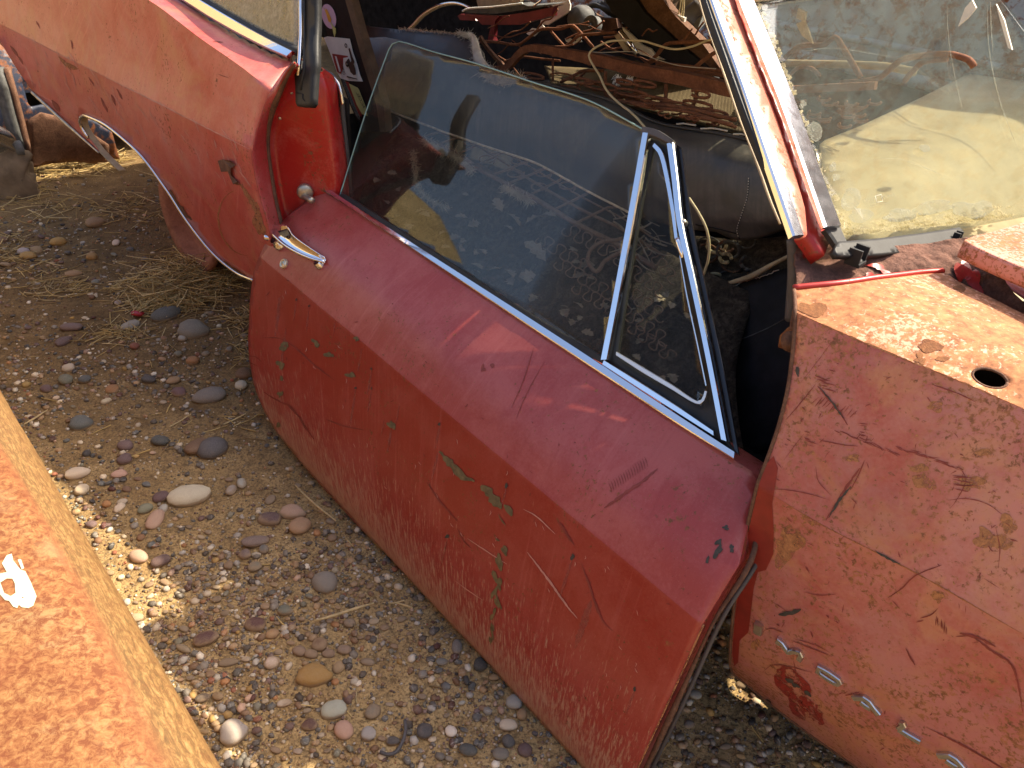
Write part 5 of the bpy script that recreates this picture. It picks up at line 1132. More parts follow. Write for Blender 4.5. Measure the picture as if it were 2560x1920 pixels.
base = sheet('litter_bed', Patch([[p - ZZ * .06 - O2 * .0 for p in crspline(rb([(760, 230), (1000, 285), (1100, 330), (1330, 408), (1600, 548), (1900, 690)], -1.93), 8)], [p - ZZ * .05 for p in crspline(rb([(740, 380), (900, 400), (1150, 520), (1450, 690), (1850, 900)], -1.74), 8)], [p - ZZ * .05 for p in crspline(rb([(700, 560), (900, 660), (1200, 830), (1500, 1010), (1900, 1260)], -1.50), 8)]], nu=60, nv=20), MT['litter'], frame, .01)
fluff('frayed_burlap', SS, [(1060, 350), (1100, 372), (1150, 398), (1185, 430)], 320, .045, MT['padding'], frame, 4, .0009)
fluff('frayed_burlap', SS, [(1260, 468), (1300, 488), (1330, 505)], 220, .04, MT['padding'], frame, 4, .0009)
fluff('frayed_burlap', SS, [(1035, 380), (1040, 430), (1045, 470), (1080, 505), (1120, 522)], 220, .035, MT['padding'], frame, 4, .0009)
# dry leaves on the springs
def leafmesh():
    V, F = [], []
    lob = [(0, 0), (.12, .10), (.30, .32), (.36, .18), (.60, .40), (.66, .2), (.85, .26), (1.05, .0)]
    P = lob + [(x, -y * .9) for x, y in lob[-2:0:-1]]
    V = [(x - .5, y, .10 * math.sin(3 * x) + .35 * abs(y) ** 1.3 - .05) for x, y in P] + [(0, 0, .04)]
    n = len(P); return V, [(i, (i + 1) % n, n) for i in range(n)]
lv, lf = leafmesh(); lme = bpy.data.meshes.new('leaf'); lme.from_pydata(lv, [], lf); lme.materials.append(MT['leaf'])
lspots = [(1212, 432, .10), (1252, 520, .06), (1345, 555, .08), (1345, 636, .09), (1378, 545, .06), (1290, 555, .06), (1165, 480, .07), (1110, 440, .06), (1325, 580, .07), (1405, 620, .06), (1235, 480, .05), (1290, 610, .06), (1190, 560, .05), (1450, 690, .06), (1520, 700, .06), (1640, 760, .06), (1660, 660, .07), (1600, 700, .06), (1690, 820, .05), (1580, 800, .06)]
llab = ['large dry lobed leaf hanging on the seat springs behind the glass', 'small dry leaf below the large lobed leaf behind the glass', 'dry leaf on the middle of the spring rail behind the glass', 'pale curled dry leaf low in the middle behind the window glass', 'dry leaf just beside the vent window bar behind the glass', 'dry leaf in the litter left of the pale curled leaf']
rest = []
for k, (x, y, s_) in enumerate(lspots):
    if k < 6:
        o = bpy.data.objects.new('dry_leaf', lme); o.location = SS.p(x, y, .02); o.rotation_euler = (rr.uniform(-.5, .7), rr.uniform(-.5, .5), rr.uniform(0, 6.3)); o.scale = (s_, s_, s_); COL.objects.link(o)
        tag(o, llab[k], 'leaf', 'dry leaves on the seat springs')
for k in range(80):
    x = rr.uniform(930, 1720); y = rr.uniform(60, 330) + 300 + (x - 930) * .5; x0 = x
    if not inpoly(np.array([x, y]), [(900, 420), (1060, 360), (1330, 500), (1560, 620), (1760, 760), (1760, 1000), (1500, 880), (1000, 560)]): continue
    E_ = Matrix.Translation(SS.p(x, y, rr.uniform(-.03, .015))) @ Matrix.Rotation(rr.uniform(0, 6.3), 4, 'Z') @ Matrix.Rotation(rr.uniform(-.6, .6), 4, 'X') @ Matrix.Scale(rr.uniform(.025, .06), 4)
    rest.append(([np.array(E_ @ Vector(v)) for v in lv], lf))
mesh('leaf_litter', *join_geo(rest), MT['leaf'], frame, kind='stuff', smooth=False)

# ------------------------------------------------------------------ bare rusty seat frame above and behind
FR = thing('seat_frame', 'bare rusty seat frame of bent bars and springs beyond the black seat', 'seat frame', tuple(onb(1600, 230, -2.25) * np.array([1, 1, 0]) + ZZ * .33))
def fb(name, px, b, r, mat='rust_bar', sm=30, n=8, parent=FR):
    if isinstance(b, (int, float)): P = rb(crspline(px, sm), b)
    else:
        bbb = np.interp(np.linspace(0, 1, sm), np.linspace(0, 1, len(b)), b); P = [onb(q[0], q[1], w) for q, w in zip(crspline(px, sm), bbb)]
    return tube(name, P, r, MT[mat], parent, n, smooth=0) if n > 4 else mesh(name, *tube_geo(P, r, n), MT[mat], parent, smooth=False)
main = fb('main_rail', [(1238, 172), (1256, 172), (1276, 162), (1296, 138), (1318, 122), (1344, 120), (1420, 134), (1520, 155), (1600, 176), (1700, 194), (1812, 220), (1900, 240)], -2.16, [.014, .018, .024, .026, .026, .026], 'rust_bar', 50, 4)
fb('rear_rail', [(1214, 103), (1250, 106), (1294, 112), (1320, 96), (1350, 74), (1402, 72), (1431, 64), (1446, 76), (1483, 119)], -2.42, .006)
fb('rear_rail', [(1377, 78), (1392, 95), (1411, 116)], -2.42, .005); fb('rear_rail', [(1402, 123), (1425, 108), (1447, 90), (1475, 86), (1540, 81)], -2.40, .0055)
fb('side_rail', [(1200, 92), (1215, 115), (1240, 145), (1262, 168)], -2.24, .009, 'rust_dark', n=4)
fb('hoop', [(1514, 178), (1513, 235), (1518, 241), (1540, 243), (1575, 241), (1586, 233), (1597, 192)], -2.16, .0058)
fb('hoop', [(1665, 209), (1665, 255), (1671, 268), (1690, 272), (1716, 270), (1733, 263), (1744, 222)], -2.15, .0062)
fb('stay', [(1382, 146), (1382, 204)], -2.2, .006, n=4, sm=4)
fb('rail', [(1245, 160), (1300, 143), (1360, 148), (1400, 152)], -2.30, .0045); fb('rail', [(1402, 205), (1430, 192), (1454, 179), (1509, 177)], -2.25, .0055); fb('rail', [(1443, 220), (1449, 195), (1462, 181)], -2.24, .0045)
fb('rail', [(1607, 167), (1640, 140), (1660, 115), (1675, 108), (1770, 104), (1850, 102)], -2.34, .0065); fb('rail', [(1738, 168), (1760, 150), (1790, 130), (1850, 100)], -2.30, .0065)
fb('rail', [(1641, 157), (1700, 164), (1800, 178), (1900, 190)], -2.28, .006); fb('rail', [(1641, 163), (1700, 173), (1800, 188), (1900, 204)], -2.27, .006); fb('rail', [(1610, 172), (1640, 166), (1720, 180)], -2.24, .004)
fb('rail', [(1545, 252), (1620, 262), (1700, 268), (1840, 300)], -2.08, .0065); fb('rail', [(1570, 256), (1620, 268), (1720, 280), (1840, 318)], -2.06, .005); fb('rail', [(1700, 290), (1760, 296), (1830, 312)], -2.05, .006)
for x, y, w, h in [(1460, 203, 26, 6), (1500, 215, 44, 9), (1575, 232, 45, 8), (1640, 250, 44, 7), (1690, 262, 46, 6), (1742, 262, 40, 8), (1610, 210, 30, 7), (1750, 235, 24, 9), (1330, 190, 30, 6), (1790, 285, 30, 8), (1560, 205, 22, 5)]:
    fb('zigzag_spring', [(x + w * math.cos(t), y + h * math.sin(t) + w * .16 * math.cos(t)) for t in np.linspace(-2.6, 2.6, 14)], -2.10, .0045, 'rust_bar', 30, 6)
for x, y in [(1635, 268), (1655, 283), (1722, 293), (1740, 296), (1620, 256), (1790, 308), (1670, 290)]:
    fb('hook', [(x + 9 * math.cos(t), y + 6 * math.sin(t)) for t in np.linspace(0, 5, 9)], -2.045, .003, 'rust_bar', 14, 5)
for a, b in [((1540, 146), (1610, 166)), ((1640, 170), (1690, 183)), ((1750, 195), (1850, 210))]:
    tube('rolled_burlap', [onb(a[0] + (b[0]-a[0])*t, a[1] + (b[1]-a[1])*t - 2 * random.random(), -2.19) for t in np.linspace(0, 1, 14)], [.007, .009, .006, .010, .006], MT['burlap'], FR, 8)
BU = Patch([rb([(1360, 165), (1560, 180), (1950, 250)], -2.40), rb([(1380, 215), (1600, 275), (1950, 360)], -2.22)], nu=30, nv=8)
sheet('burlap_sheet', BU, MT['burlap'], FR, .004)
for x, y, L in [(1543, 185, 26), (1577, 188, 14)]:
    parts = []
    for k in range(60):
        p = onb(x + random.gauss(0, 4), y + random.random() * L, -2.17); q = np.array([random.gauss(0, .4), random.gauss(0, .4), -1]); parts.append(tube_geo([p, p + q * .012], [.0012, .0005], 3, cap=False))
    mesh('loose_wadding', *join_geo(parts), MT['padding_white'], FR, kind='stuff')
for k in range(26):
    x, y = rr.uniform(1220, 1780), rr.uniform(60, 150); a = rr.uniform(-.9, .9); l = rr.uniform(40, 120)
    fb('thin_wire', [(x, y), (x + l * .4 * math.cos(a), y + l * .4 * math.sin(a) + rr.uniform(-10, 10)), (x + l * .7 * math.cos(a), y + l * .6 * math.sin(a)), (x + l * math.cos(a), y + l * math.sin(a) + rr.uniform(-8, 8))], -2.3 - .2 * rr.random(), rr.uniform(.0015, .0038), 'rust_bar', 20, 5)
for k in range(16):
    x = rr.uniform(1380, 1780); y = 190 + (x - 1380) * .26 + rr.uniform(-10, 22)
    fb('zigzag_spring', [(x + 20 * math.cos(t) + t * 5, y + 6 * math.sin(t) + t * 1.5) for t in np.linspace(-3, 3, 14)], -2.12, .0030, 'rust_bar', 30, 5)
# more of the frame, seen through the windscreen
fb('rail', [(1954, 152), (2000, 116), (2060, 112), (2076, 100), (2089, 93), (2105, 115), (2152, 194)], -2.45, .008); fb('rail', [(2100, 208), (2150, 203), (2199, 194), (2230, 168), (2258, 148), (2363, 135), (2405, 143), (2425, 152), (2435, 168)], -2.50, .009)
fb('rail', [(1979, 224), (2080, 219), (2190, 214)], -2.38, .015, n=4); fb('rail', [(2260, 205), (2280, 180), (2310, 155), (2370, 148)], -2.5, .008); fb('rail', [(1970, 190), (2000, 168), (2030, 172), (2050, 190)], -2.4, .006); fb('rail', [(1965, 158), (2200, 165), (2290, 180)], -2.55, .012, 'sheet_tan')
for k in range(24):
    x, y = rr.uniform(1990, 2190), rr.uniform(235, 320); fb('zigzag_spring', [(x + 16 * math.cos(t), y + 6 * math.sin(t)) for t in np.linspace(0, 4, 9)], -2.2, .004, 'rust_bar', 14, 5)

# ------------------------------------------------------------------ cables, string
tag(tube('cable', [onb(x, y, b) for (x, y), b in zip(crspline([(1790, 98), (1766, 102), (1728, 117), (1684, 123), (1640, 112), (1609, 103), (1570, 101), (1527, 103), (1500, 113), (1478, 127), (1472, 140), (1484, 165), (1499, 189), (1512, 218), (1527, 239), (1555, 264), (1579, 282), (1600, 304), (1622, 330)], 60), np.linspace(-2.12, -1.80, 60))], .0032, MT['wire'], None, 8), 'cream cable looping over the rusty seat frame', 'cable')
tag(tube('string', [onb(x, y, -2.18) for x, y in crspline([(1320, 118), (1400, 125), (1500, 131), (1589, 130), (1640, 148), (1698, 164), (1790, 172)], 40)], .0012, MT['string'], None, 5), 'thin white string stretched along the rusty seat rail', 'string')
tag(tube('wire', [onb(x, y, -1.75) for x, y in crspline([(1722, 495), (1745, 530), (1765, 570), (1773, 610), (1770, 650), (1758, 690)], 30)], .0036, MT['wire'], None, 8), 'cream wire hanging down beside the vent window post', 'wire')
# carpet and wiring in the dark foot well
CP = thing('carpet', 'dark carpet with a frayed pale edge in the foot well', 'carpet', tuple(onb(1860, 720, -1.9)))
CPS = Patch([rb([(1760, 732), (1840, 712), (1900, 690), (2010, 660)], -1.95), rb([(1760, 860), (1840, 850), (1900, 830), (2010, 800)], -1.85), rb([(1760, 1150), (1900, 1130), (2010, 1100)], -1.70)], nu=30, nv=10)
cp = sheet('carpet_pile', CPS, MT['black'], CP, .006)
tube('frayed_edge', [CPS.p(x, y + random.uniform(-2.5, 2.5), .004) for x, y in crspline([(1768, 732), (1800, 722), (1850, 706), (1890, 698), (1925, 686), (1955, 668)], 50)], .0016, MT['string'], CP, 5)
tube('carpet_seam', [CPS.p(x, y, .004) for x, y in crspline([(1790, 862), (1850, 850), (1920, 822), (1984, 786)], 30)], .0015, MT['grey_metal'], CP, 5)
tag(tube('strap', [onb(x, y, -1.93) for x, y in crspline([(1770, 725), (1830, 706), (1880, 690), (1930, 662), (1990, 632)], 30)], [.008, .006, .009, .006, .006], MT['sheet_tan'], None, 6), 'tan strap lying along the frayed carpet edge in the dark foot well', 'strap')
WB = thing('wiring_bundle', 'tangle of old wires and rubbish on the dark floor below the seat end', 'wiring', tuple(onb(1800, 660, -2.0)))
for k in range(14):
    x, y = rr.uniform(1750, 1880), rr.uniform(600, 700); R1 = rr.uniform(8, 34); t0 = rr.uniform(0, 6)
    tube('loop_of_wire', [onb(x + R1 * math.cos(t0 + t) * 1., y + R1 * .8 * math.sin(t0 + t), -2.02 - .02 * rr.random()) for t in np.linspace(0, rr.uniform(2, 5.5), 12)], rr.uniform(.002, .006), MT[rr.choice(['wire', 'rubber_grey', 'rust_dark', 'sheet_tan', 'grey_metal'])], WB, 6, smooth=24)
sheet('rubbish', Patch([rb([(1730, 590), (1860, 600), (1990, 590)], -2.10), rb([(1730, 740), (1860, 730), (1990, 690)], -2.0)], nu=20, nv=8), MT['litter'], WB, .01)

# ------------------------------------------------------------------ clutter on the far side of the cabin
def flat(name, poly, b, mat, parent=None, thick=.01, **kw):
    P = [onb(x, y, b) for x, y in poly]; return mesh(name, *prism_geo(P, -O2 * thick), MT[mat], parent, smooth=False, **kw)
# stickered black board
BRD = thing('stickered_board', 'black board covered in racing stickers leaning behind the rear post', 'board', tuple(onb(870, 300, -1.75)))
flat('board', [(790, -60), (846, -60), (880, 60), (905, 150), (940, 260), (950, 330), (905, 330), (872, 255), (838, 160), (812, 60)], -1.72, 'black', BRD, .02)
flat('board_edge', [(846, -60), (862, -60), (895, 60), (922, 150), (958, 260), (965, 330), (950, 330), (940, 260), (905, 150), (880, 60)], -1.715, 'wood', BRD, .03)
flat('oval_sticker', [(822 + 17 * math.cos(t) * 1. + 6 * math.sin(t), 41 + 31 * math.sin(t) - 0 * math.cos(t)) for t in np.linspace(0, 6.283, 26)[:-1]], -1.717, 'sticker_lilac', BRD, .001)
flat('sticker_flame', [(810, 20), (814, 26), (816, 22), (822, 34), (828, 48), (826, 56), (821, 54), (817, 40)], -1.714, 'sticker_orange', BRD, .001)
flat('sticker_stem', [(826, 54), (832, 64), (839, 71), (839, 82), (836, 93), (833, 82), (831, 70)], -1.714, 'sticker_green', BRD, .001)
ws = flat('white_sticker', [(810, 94), (818, 91), (874, 97), (882, 130), (893, 162), (900, 188), (907, 204), (870, 202), (852, 196), (842, 180), (828, 140)], -1.716, 'sticker_white', BRD, .001)
flat('sticker_red_block', [(830, 134), (870, 140), (866, 150), (857, 172), (852, 185), (843, 180), (836, 158)], -1.7135, 'sticker_red', ws, .0005)
flat('sticker_band', [(837, 140), (841, 141), (852, 178), (848, 180)], -1.712, 'sticker_white', ws, .0005)
text_on('DURHAM', lambda s, t: onb(853 + s * -4.6 * .55 + t * 8 - 0, 168 + s * -9.0 - t * 1.5, -1.7115), 1, MT['ink'], ws, 'lettering')
flat('sticker_white_field', [(858, 145), (870, 143), (890, 180), (893, 196), (866, 190), (858, 170)], -1.7130, 'sticker_white', ws, .0005)
flat('racing_car', [(871, 122), (874, 120), (880, 140), (886, 155), (884, 160), (888, 172), (890, 186), (884, 188), (876, 180), (870, 162), (867, 150), (872, 146), (876, 156), (878, 152)], -1.711, 'ink', ws, .0005)
mesh('racing_wheel', *lathe_geo(onb(865, 114, -1.712), O2, [(.0075, 0), (.0075, .001), (.0045, .001), (.0045, 0)], 16), MT['ink'], ws)
mesh('racing_wheel', *lathe_geo(onb(868, 160, -1.7105), O2, [(.010, 0), (.010, .001), (.003, .001)], 16), MT['ink'], ws)
flat('sticker_frame_line', [(868, 190), (892, 197), (894, 199), (866, 193)], -1.711, 'ink', ws, .0005)
flat('red_strip', [(860, 203), (872, 206), (905, 280), (903, 292), (898, 290)], -1.7165, 'sticker_red', BRD, .001)
ys_ = flat('yellow_sticker', [(872, 209), (893, 219), (897, 224), (914, 268), (918, 290), (905, 285), (892, 262)], -1.716, 'sticker_yellow', BRD, .001)
text_on('ACCEL', lambda s, t: onb(899 + s * -6.0 + t * 9., 251 - s * 13.0 * 1. - t * 1.0, -1.7135), 1, MT['ink'], ys_, 'lettering')
CH = thing('chain', 'short dull chain hanging beside the stickered board', 'chain', tuple(onb(880, 290, -1.69)))
cpx = crspline([(860, 205), (868, 225), (878, 250), (888, 275), (898, 296)], 22)
for k in range(21):
    c = onb(*cpx[k], -1.70); d = onb(*cpx[k + 1], -1.70) - c; d /= np.linalg.norm(d); s_ = O2 if k % 2 else np.cross(d, O2)
    tube('chain_link', [c + d * .0095 * math.cos(t) + s_ * .0055 * math.sin(t) for t in np.linspace(0, 6.283, 11)], .0016, MT['grey_metal'], CH, 5)
# bright hoop of trim
tag(tube('chrome_trim_strip', [onb(x, y, -2.55) for x, y in crspline([(1020, 76), (1035, 62), (1060, 36), (1090, 18), (1120, 9), (1145, 9), (1170, 18), (1190, 34)], 40)], [.010, .011, .010, .008, .006], MT['chrome_worn'], None, 5), 'curved strip of dull chrome trim arching behind the black seat', 'trim')
# red tray with bright rim
TR = thing('red_tray', 'dark red metal tray with a grey top standing behind the torn seat', 'tray', tuple(onb(1270, 100, -2.5)))
flat('tray_side', [(1158, 34), (1180, 36), (1250, 40), (1320, 30), (1380, 18), (1400, 12), (1383, 16), (1380, 40), (1340, 50), (1300, 62), (1205, 62), (1185, 42)], -2.52, 'red_tray', TR, .03)
P = [onb(x, y, -2.52) for x, y in [(1156, 33), (1170, 26), (1230, 22), (1306, 13), (1320, 18), (1345, 16), (1395, 12), (1345, 22), (1290, 30), (1240, 37), (1180, 35)]]
mesh('tray_top', *prism_geo([p + ZZ * .004 for p in P], ZZ * .006 - O2 * .05), MT['grey_metal'], TR, smooth=False)
tube('tray_rim', [onb(x, y, -2.515) + ZZ * .008 for x, y in crspline([(1156, 33), (1170, 27), (1230, 23), (1306, 14)], 20)], .004, MT['plastic_white'], TR, 6)
flat('tray_leg', [(1225, 40), (1248, 40), (1238, 52), (1233, 104), (1218, 104), (1228, 60)], -2.51, 'red_tray', TR, .02); flat('tray_foot', [(1190, 104), (1232, 98), (1232, 108), (1205, 108)], -2.505, 'red_tray', TR, .03)
flat('tray_lip', [(1144, 40), (1150, 35), (1168, 36), (1185, 42), (1190, 52), (1150, 50)], -2.54, 'red_tray', TR, .02)
tube('tray_clip', [onb(x, y, -2.5) for x, y in [(1330, 18), (1338, 12), (1352, 2), (1360, -8)]], .004, MT['chrome'], TR, 6)
# pale sheets that catch the sun
def leaning(name, poly, a0, b, tilt, mat, label, cat, thick=.006):
    P = [onb(x, y, b) for x, y in poly]; c = np.mean(P, 0)
    # lay the sheet back so that its face looks up
    R = Matrix.Rotation(tilt, 3, Vector(C2)); P = [np.array(onpl(x, y, np.array(R @ Vector(O2)), float(np.array(R @ Vector(O2)) @ c))) for x, y in poly]
    o = mesh(name, *prism_geo(P, -np.array(R @ Vector(O2)) * thick), MT[mat], None, smooth=False); return tag(o, label, cat)
leaning('card_sheet', [(1380, -40), (1420, -40), (1422, 0), (1426, 12), (1424, 28), (1400, 44), (1370, 62), (1350, 60), (1352, 50), (1378, 44), (1384, 18), (1376, 10)], 0, -2.62, -.35, 'sheet_white', 'pale ragged sheet lit by the sun beyond the red tray', 'sheet')
leaning('plastic_scrap', [(1316, 84), (1330, 70), (1345, 72), (1356, 62), (1362, 68), (1345, 80), (1335, 90), (1322, 88)], 0, -2.66, -.35, 'sheet_white', 'small pale scrap in the sun below the red tray', 'scrap')
for px, lab in [([(1412, 96), (1424, 94), (1440, 104), (1444, 88), (1450, 92), (1454, 104), (1432, 110), (1415, 104)], 'small pale scrap in the sun behind the bent seat bars'), ([(1440, 82), (1452, 82), (1453, 96), (1438, 96)], 'bit of bright card between the bent seat bars')]:
    leaning('plastic_scrap', px, 0, -2.6, -.35, 'sheet_white', lab, 'scrap')
tag(flat('tan_board', [(1190, -50), (1310, -50), (1300, 4), (1240, 16), (1196, 20), (1192, 4)], -2.8, 'sheet_tan', None, .02), 'brownish board lying behind the red tray at the top of the cabin', 'board')
# pump with pulley
PU = thing('old_pump', 'grey cast pump with a round pulley on the far side of the cabin', 'pump', tuple(onb(1470, 60, -2.6)))
mesh('pump_body', *lathe_geo(onb(1452, 48, -2.62), O2 + ZZ * .4, [(0, .05), (.03, .048), (.045, .03), (.055, .0), (.05, -.06)], 20), MT['grey_metal'], PU)
mesh('pulley', *lathe_geo(onb(1482, 64, -2.56), O2 + ZZ * .2, [(.008, .02), (.012, .012), (.028, .012), (.034, .02), (.036, .012), (.030, .0), (.036, -.012), (.030, -.02)], 24), MT['grey_metal'], PU)
flat('bracket', [(1420, 52), (1445, 30), (1470, 28), (1500, 45), (1540, 46), (1545, 70), (1510, 84), (1470, 84), (1430, 66)], -2.66, 'rust_dark', PU, .03)
for k in range(7): tube('hose', [onb(1460 + k * 9, 20 - k * 3, -2.7), onb(1490 + k * 9, 12 + k * 4, -2.68), onb(1525 + k * 8, 36 + k * 4, -2.7)], .008, MT['rubber'], PU, 6, smooth=12)
# dark braces running up to the right
tag(flat('black_brace', [(1485, -50), (1560, -50), (1610, 30), (1700, 112), (1780, 180), (1800, 230), (1720, 185), (1660, 160), (1560, 60), (1530, 30)], -2.42, 'black', None, .03), 'broad black brace slanting across the far side of the cabin', 'brace')
tag(flat('rusty_brace', [(1552, -50), (1618, -50), (1690, 42), (1750, 100), (1800, 170), (1790, 190), (1700, 112), (1612, 30)], -2.44, 'rust_dark', None, .04), 'brown rusty brace beside the broad black brace', 'brace')
# sunlit plastic parts by the post
HV = thing('heater_housing', 'broken grey plastic housing in the sun beyond the rusty brace', 'housing', tuple(onb(1700, 30, -2.5)))
mesh('housing_shell', *prism_geo([onb(x, y, -2.56) for x, y in [(1600, -40), (1760, -40), (1764, 20), (1740, 84), (1712, 66), (1680, 38), (1640, 10)]], -O2 * .05 + ZZ * .03), MT['plastic_grey'], HV, smooth=False)
mesh('housing_flap', *prism_geo([onb(x, y, -2.52) for x, y in [(1636, 18), (1668, 14), (1682, 4), (1672, 30), (1690, 18), (1680, 34), (1668, 36)]], -O2 * .01 + ZZ * .02), MT['plastic_white'], HV, smooth=False)
tube('duct', [onb(1712, 58, -2.5), onb(1726, 36, -2.52), onb(1752, 14, -2.54)], .028, MT['rubber_grey'], HV, 14, smooth=8)
for dx in (-3, 1, 4): tube('connector_wire', [onb(1706 + dx, -30, -2.47), onb(1705 + dx * 1.4, 10, -2.47), onb(1700 + dx * 2, 44, -2.465)], .0022, MT['wire'], HV, 5, smooth=10)
mesh('connector', *join_geo([box_geo(onb(1694 + k * 5, 52 + k * 2, -2.46), C2 * .004, O2 * .006, ZZ * .018) for k in range(4)]), MT['plastic_white'], HV, smooth=False)
EX = [(1536, 90), (1546, 84), (1572, 126), (1560, 128)]
tag(flat('wood_slat', EX, -2.36, 'sheet_tan', None, .015), 'short pale wooden slat in the sun under the black brace', 'slat')
tag(tube('chrome_rod', [onb(x, y, -2.34) for x, y in [(1550, 78), (1570, 104), (1592, 136)]], .009, MT['chrome'], None, 8), 'short bright rod beside the pale slat', 'rod')
tag(flat('cream_panel', [(1556, 68), (1575, 84), (1604, 112), (1626, 122), (1640, 140), (1660, 150), (1600, 136), (1580, 104), (1562, 96)], -2.40, 'sheet_white', None, .01), 'cream panel in the sun under the black brace', 'panel')
# litter that shows through the windscreen
for k, (pts, w) in enumerate([([(1995, 20), (2015, 30), (2010, 55), (1990, 45)], 1), ([(1990, 60), (2010, 50), (2020, 75), (2032, 110), (2005, 90)], 1), ([(2430, 0), (2440, 20), (2420, 45), (2395, 66), (2412, 20)], 1), ([(2490, 10), (2510, 50), (2530, 125), (2520, 120), (2500, 50)], 1)]):
    tag(flat('rag', pts, -2.3 - .1 * k, 'padding' if k < 2 else 'sheet_white', None, .01), ['small curled tan scrap behind the top of the windscreen post', 'pale crumpled rag behind the windscreen above the bent bar', 'grey torn rag hanging behind the windscreen', 'thin pale strip hanging behind the right of the windscreen'][k], 'rag')
# ------------------------------------------------------------------ rusty sheet-metal body in the foreground
RP = thing('rusty_vehicle', 'sunlit orange rusted vehicle body with a pale painted mark in the near corner', 'vehicle', tuple(onz(100, 1900, 0)))
E = [onz(x, y, .93) for x, y in [(-330, 415), (0, 985), (270, 1452), (540, 1920), (800, 2370)]]
R1 = [onz(x, y, .965) for x, y in [(-330, 640), (0, 1150), (185, 1500), (345, 1920), (560, 2370)]]
E = [E[0] + (E[0] - E[1]) / np.linalg.norm(E[0] - E[1]) * 1.6] + E; R1 = [R1[0] + (E[0] - E[1])] + R1
R2 = [p - O2 * -.012 + ZZ * .006 for p in R1]
T1 = [p + O2 * .5 + ZZ * .02 for p in R1]; T0 = [p + O2 * .95 + ZZ * .02 for p in R1]
SD = [p - ZZ * .05 - O2 * .004 for p in E]; SD2 = [p - ZZ * .45 + O2 * .03 for p in E]; SD3 = [p - ZZ * .90 + O2 * .10 for p in E]
RPS = Patch([T0, T1, R2, R1, E, SD, SD2, SD3], sharp=(3,), nu=64, nv=8)
RPV = 24.5 * RPS.dv
MT['rust_panel'] = rustpanel()
rp = sheet('body_panel', RPS, MT['rust_panel'], RP, .003)
mk = [(18, 1392), (30, 1388), (34, 1405), (52, 1428), (64, 1432), (78, 1460), (92, 1495), (84, 1518), (72, 1524), (56, 1522), (48, 1516), (44, 1524), (34, 1520), (24, 1506), (14, 1504), (0, 1488), (-30, 1470), (-30, 1440), (0, 1438), (18, 1434), (6, 1412), (13, 1400)]
inner_mk = [(2, 1460), (18, 1450), (32, 1450), (38, 1462), (40, 1486), (28, 1494), (12, 1486)]
P, F, UV, Nn = fill(RPS, mk, [inner_mk], step=6, interior=True, lift=.0022)
mesh('painted_mark', P, F, MT['mark_paint'], RP)
marks('painted_dash', RPS, [[(45, 1403), (53, 1402), (61, 1424), (55, 1428)]], MT['mark_paint'], RP, lift=.0022)

# ------------------------------------------------------------------ dark car parked behind
DC = thing('dark_car', 'front of a dark blue rusting car behind the red one', 'car', tuple(car(-4.6, -1.9, 0)))
def ap(name, poly, a, mat, parent=DC, thick=.03): return mesh(name, *prism_geo([ona(x, y, a) for x, y in poly], -C2 * thick), MT[mat], parent, smooth=False)
DK = Patch([[ona(x, y, -4.72) for x, y in [(-260, 40), (0, 60), (160, 100), (320, 160)]], [ona(x, y, -4.60) for x, y in [(-260, 250), (0, 262), (160, 285), (320, 330)]], [ona(x, y, -4.66) for x, y in [(-260, 420), (0, 420), (160, 420), (320, 450)]]], nu=40, nv=14)
body = panel('body_front', DK, [(-240, 80), (0, 110), (30, 140), (80, 190), (140, 230), (200, 280), (280, 330), (300, 400), (220, 388), (140, 390), (75, 412), (60, 360), (20, 330), (-240, 380)], MT['navy'], DC, holes=[[(55, 206), (66, 202), (100, 232), (120, 258), (78, 268), (70, 258)]], thick=.02, step=8)
panel('rusty_apron', DK, [(68, 300), (100, 280), (150, 292), (210, 320), (270, 360), (270, 408), (180, 400), (128, 404), (74, 416), (70, 360)], MT['rust_dark'], DC, lift=.02, thick=.03)
for w, mat, px in [(.035, 'grey_metal', [(-10, 170), (8, 220), (26, 290), (44, 350), (54, 372)]), (.022, 'rust_dark', [(14, 170), (34, 240), (52, 310), (64, 360), (72, 412)])]:
    tube('bumper_strut', [ona(x, y, -4.5) for x, y in px], w, MT[mat], DC, 4)
tube('bumper_blade', [ona(x, y, -4.42) for x, y in [(-60, 320), (0, 338), (25, 356), (48, 378)]], [.05, .05, .04, .02], MT['chrome_worn'], DC, 8, smooth=16)
V, F = lathe_geo(ona(36, 412, -4.45), ZZ, [(.0, .07), (.02, .07), (.04, .065), (.06, .05), (.075, .03), (.085, .01), (.09, -.02), (.095, -.05), (.10, -.1), (.105, -.2), (.11, -.3)], 48)
V = [v + np.array([.09, .09, .07]) * (vnoise(np.asarray(v) + 4, 16.) - .5) + np.array([.04, .04, .03]) * (vnoise(np.asarray(v) + 2, 42.) - .5) for v in V]; mesh('mud_clump', V, F, MT['mud'], DC)
mesh('bolt_head', *lathe_geo(ona(54, 370, -4.40), O2, [(0, .03), (.03, .03), (.04, .0)], 10), MT['grey_metal'], DC)
for x in (-180, -60): mesh('tyre', *lathe_geo(car(-5.6 if x == -180 else -8.3, -1.45, .31), O2, [(.18, -.1), (.28, -.1), (.31, -.06), (.31, .06), (.28, .1), (.18, .1)], 30), MT['rubber'], DC)
V, F = box_geo(car(-6.6, -2.05, .72), C2 * 1.9, O2 * .85, ZZ * .30); mesh('rear_body', V, F, MT['navy'], DC, smooth=False)
V, F = box_geo(car(-7.0, -2.05, 1.2), C2 * .9, O2 * .7, ZZ * .18); mesh('cabin', V, F, MT['navy'], DC, smooth=False)

